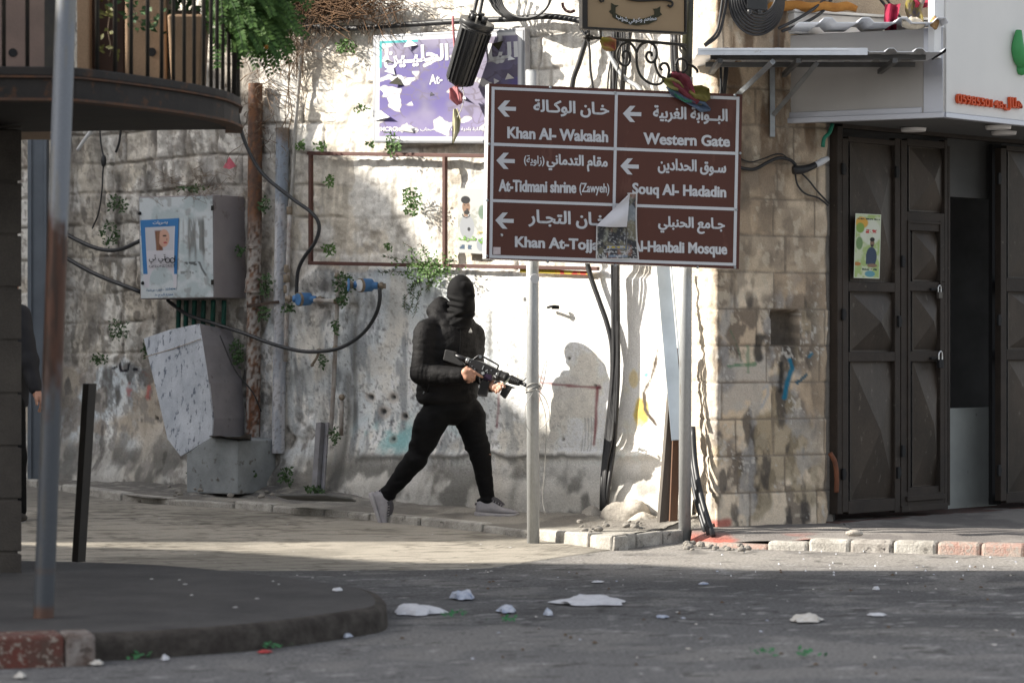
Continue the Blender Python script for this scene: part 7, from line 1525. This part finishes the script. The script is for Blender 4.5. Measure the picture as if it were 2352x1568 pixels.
for x, dd in ((36,-.08),(-22,.08)):
    q = MB(); c = Vector(J(x, 1188, dd)); z0_ = c.z-.026
    q.ball((c.x+.03, c.y-.06, c.z), (.055,.12,.034), 16); q.ball((c.x, c.y+.02, c.z+.025), (.045,.06,.045), 14); q.build('shoe', mat('dark_shoe', (.025,.022,.02), (.04,.035,.03), scale=20, rough=.6), p2_)
    q = MB(); q.ball((c.x+.032, c.y-.06, c.z-.028), (.058,.124,.012), 16); q.build('shoe_sole', M_sole, p2_)
DP0 = 18.7
# ------------------------------------------------------------------ litter on the road
M_paper = mat('white_litter', (.62,.62,.64), (.50,.50,.53), scale=25, rough=.6); M_cream = mat('cream_litter', (.50,.46,.40), (.62,.60,.57), scale=30, rough=.7); M_bluew = mat('blue_white_litter', (.55,.57,.62), (.22,.27,.40), scale=22, rough=.5); M_green = mat('green_litter', (.03,.12,.04), (.05,.20,.08), scale=30, rough=.7); M_brownl = mat('brown_litter', (.12,.075,.04), (.07,.045,.03), scale=30, rough=.8); M_redl = mat('red_litter', (.40,.05,.05), (.3,.04,.04), scale=30, rough=.6)
rl = random.Random(17); M_fleck = mat('grey_fleck', (.30,.29,.285), (.42,.41,.40), scale=30, rough=.7)
def scrap(name, x, y, w_, dpt, hgt, m, lab, cat='litter', group=None, n=9, h=None):
    """crumpled sheet lying on the road: width, depth and height in metres"""
    c = ground(x, y, h or 0.0); q = MB(); vs = []; ph = rl.uniform(0, 6)
    for i in range(n):
        for j in range(n):
            u, v = i/(n-1)*2-1, j/(n-1)*2-1; r_ = max(abs(u), abs(v)); k = 1-.35*(abs(u*v))+.12*math.sin(5*u+3*v+ph)
            z = hgt*max(0, 1-r_**2*.95)*(.25+1.1*float(fbm(np.array(u*1.6+ph*3), np.array(v*1.6+ph), 3)))+rl.uniform(0,.16)*hgt*(r_ < .99)
            k *= 1+.25*(float(vn(np.array(math.atan2(v,u)*2+ph), np.array(ph)))-.5); vs.append((c.x+u*w_/2*k, c.y+v*dpt/2*k, c.z+.004+z))
    q.add(vs, [(i*n+j, (i+1)*n+j, (i+1)*n+j+1, i*n+j+1) for i in range(n-1) for j in range(n-1)], False)
    return tag(q.build(name, m), lab, cat, group)
scrap('plastic_bag', 957, 1408, .24, .30, .045, M_paper, 'crumpled white plastic bag on the road just beyond the traffic island tip')
scrap('wrapper', 1064, 1375, .12, .20, .048, M_bluew, 'blue and white crushed wrapper standing on the road beyond the white bag')
scrap('paper_scrap', 1164, 1405, .09, .20, .034, M_bluew, 'small crumpled bluish paper between the white bag and the long white sheet')
scrap('paper_sheet', 1356, 1385, .37, .34, .035, M_paper, 'long flattened white sheet of paper lying on the road below the first sign post', n=12)
scrap('paper_scrap', 1852, 1424, .16, .28, .030, M_cream, 'cream coloured crumpled paper on the road at the right below the pier')
scrap('paper_scrap', 2013, 1355, .035, .06, .02, M_paper, 'small white scrap just inside the shade edge on the right of the road')
scrap('paper_scrap', 2014, 1413, .09, .12, .012, M_paper, 'thin flat pale strip of paper right of the cream crumpled paper')
scrap('paper_scrap', 1260, 1413, .045, .10, .03, M_bluew, 'tiny pale tuft of paper below the left end of the long white sheet')
scrap('paper_scrap', 1520, 1418, .06, .10, .012, M_bluew, 'thin bluish strip of paper right of and below the long white sheet')
scrap('paper_scrap', 1373, 1337, .07, .10, .006, M_paper, 'flat pale strip of paper in the shade above the long white sheet')
scrap('paper_scrap', 1616, 1342, .06, .08, .010, M_bluew, 'flat blue and white strip of paper in the shade below the second sign post')
scrap('plastic_scrap', 795, 1463, .05, .10, .02, M_bluew, 'bluish plastic scrap at the foot of the traffic island edge')
scrap('paper_scrap', 380, 1516, .035, .07, .02, M_paper, 'white scrap beside the green weed under the traffic island edge')
scrap('paper_scrap', 222, 1526, .06, .07, .016, M_cream, 'whitish lump of paper at the foot of the painted kerb block')
scrap('paper_scrap', 46, 1556, .045, .08, .018, M_cream, 'cream scrap at the bottom left corner of the road')
scrap('paper_scrap', 775, 1357, .05, .09, .014, M_paper, 'whitish crumpled scrap on top of the traffic island near its tip', h=IH)
scrap('red_scrap', 608, 1499, .06, .07, .012, M_redl, 'flat red scrap on the road beside green leaves below the traffic island')
for x, y, lab in ((325,1516,'green weed growing at the foot of the dark traffic island edge'),(632,1490,'clump of green leaves on the road beside the red scrap'),(1040,1418,'few green leaves lying right of the white plastic bag'),(1165,1432,'bright green leaf on the road below the bluish crumpled paper'),(1762,1509,'green scraps low in the right half of the road'),(1850,1509,'green leaf beside a pale scrap low in the right half of the road')):
    c = ground(x, y); q = MB()
    for i in range(16): leaf_quad(q, c+V(rl.gauss(0,.025),rl.gauss(0,.05),.006+rl.uniform(0,.018)), V(rl.uniform(-1,1),rl.uniform(-1,1),rl.uniform(.05,.7)), V(0,-.3,1), rl.uniform(.02,.04), .016)
    tag(q.build('leaf_litter', M_green), lab, 'leaves')
for x, y in ((540,1396),(412,1333),(425,1343),(627,1336),(640,1343),(348,1331),(440,1368),(590,1376)): scrap('paper_fleck', x, y, rl.uniform(.012,.03), .05, .004, M_fleck, 'tiny pale fleck of litter lying on the traffic island', 'litter', 'pale flecks on the traffic island', 4, IH)
for i in range(60):
    x, y = rl.uniform(900,2340), 1290+ (rl.random()**1.3)*270; scrap('paper_fleck', x, y, rl.uniform(.007,.024)*(.7+.4*(y > 1400)), rl.uniform(.02,.06), rl.uniform(.002,.004), rl.choice((M_cream,M_fleck,M_fleck,M_bluew)), 'tiny pale fleck of litter lying on the asphalt road', 'litter', 'pale flecks on the asphalt', 4)
for i in range(36):
    x, y = rl.uniform(920,2340), 1300+ rl.random()*250; scrap('dead_leaf', x, y, rl.uniform(.010,.028), rl.uniform(.02,.05), .008, M_brownl, 'tiny brown dead leaf or pellet lying on the asphalt road', 'leaf', 'brown bits on the asphalt', 4)
for i in range(30):
    x, y = rl.uniform(1600,2340), rl.uniform(1266,1325); scrap('white_chip', x, y, rl.uniform(.006,.016), .02, .010, M_paper, 'tiny white chip lying on the sunlit strip of road by the kerb', 'chip', 'bright chips in the sunlit strip', 4)  # matte white chips scattered on the road by the kerb
for i in range(34):
    x, y = rl.uniform(130,1200), rl.uniform(1175,1330); scrap('paper_fleck', x, y, rl.uniform(.010,.026), .04, .003, M_fleck, 'tiny pale fleck of litter lying on the stone paved lane', 'litter', 'pale flecks on the lane', 4)
M_stone = mat('loose_stone', (.27,.25,.22), (.19,.175,.16), scale=20, rough=.95, bump=.8)
for i in range(70):
    if i < 34: x, y, h_ = rl.uniform(380,800), rl.uniform(1098,1140), .09
    elif i < 56: x, y, h_ = rl.uniform(1570,1720), rl.uniform(1240,1262), .02
    else: x, y, h_ = rl.uniform(1330,1480), rl.uniform(1196,1222), .09
    c = ground(x, y, h_); r_ = rl.uniform(.008,.024); lump('pebble', c, (r_*1.2, r_, r_*.8), M_stone, ['small loose stone in the gravel heap at the wall foot','small loose stone in the dirt between second sign post and right kerb','small loose stone on the pavement round the cement lumps'][0 if i < 34 else 1 if i < 56 else 2], 'stone', i+3, ['loose stones in the gravel heap','loose stones by the second post','loose stones round the cement lumps'][0 if i < 34 else 1 if i < 56 else 2], .6, .3)
lump('brick_piece', ground(1962,1224,.09), (.055,.03,.022), M_cem, 'pale broken piece of stone on the right pavement in front of the doors', 'stone', 5, None, .8, .2)
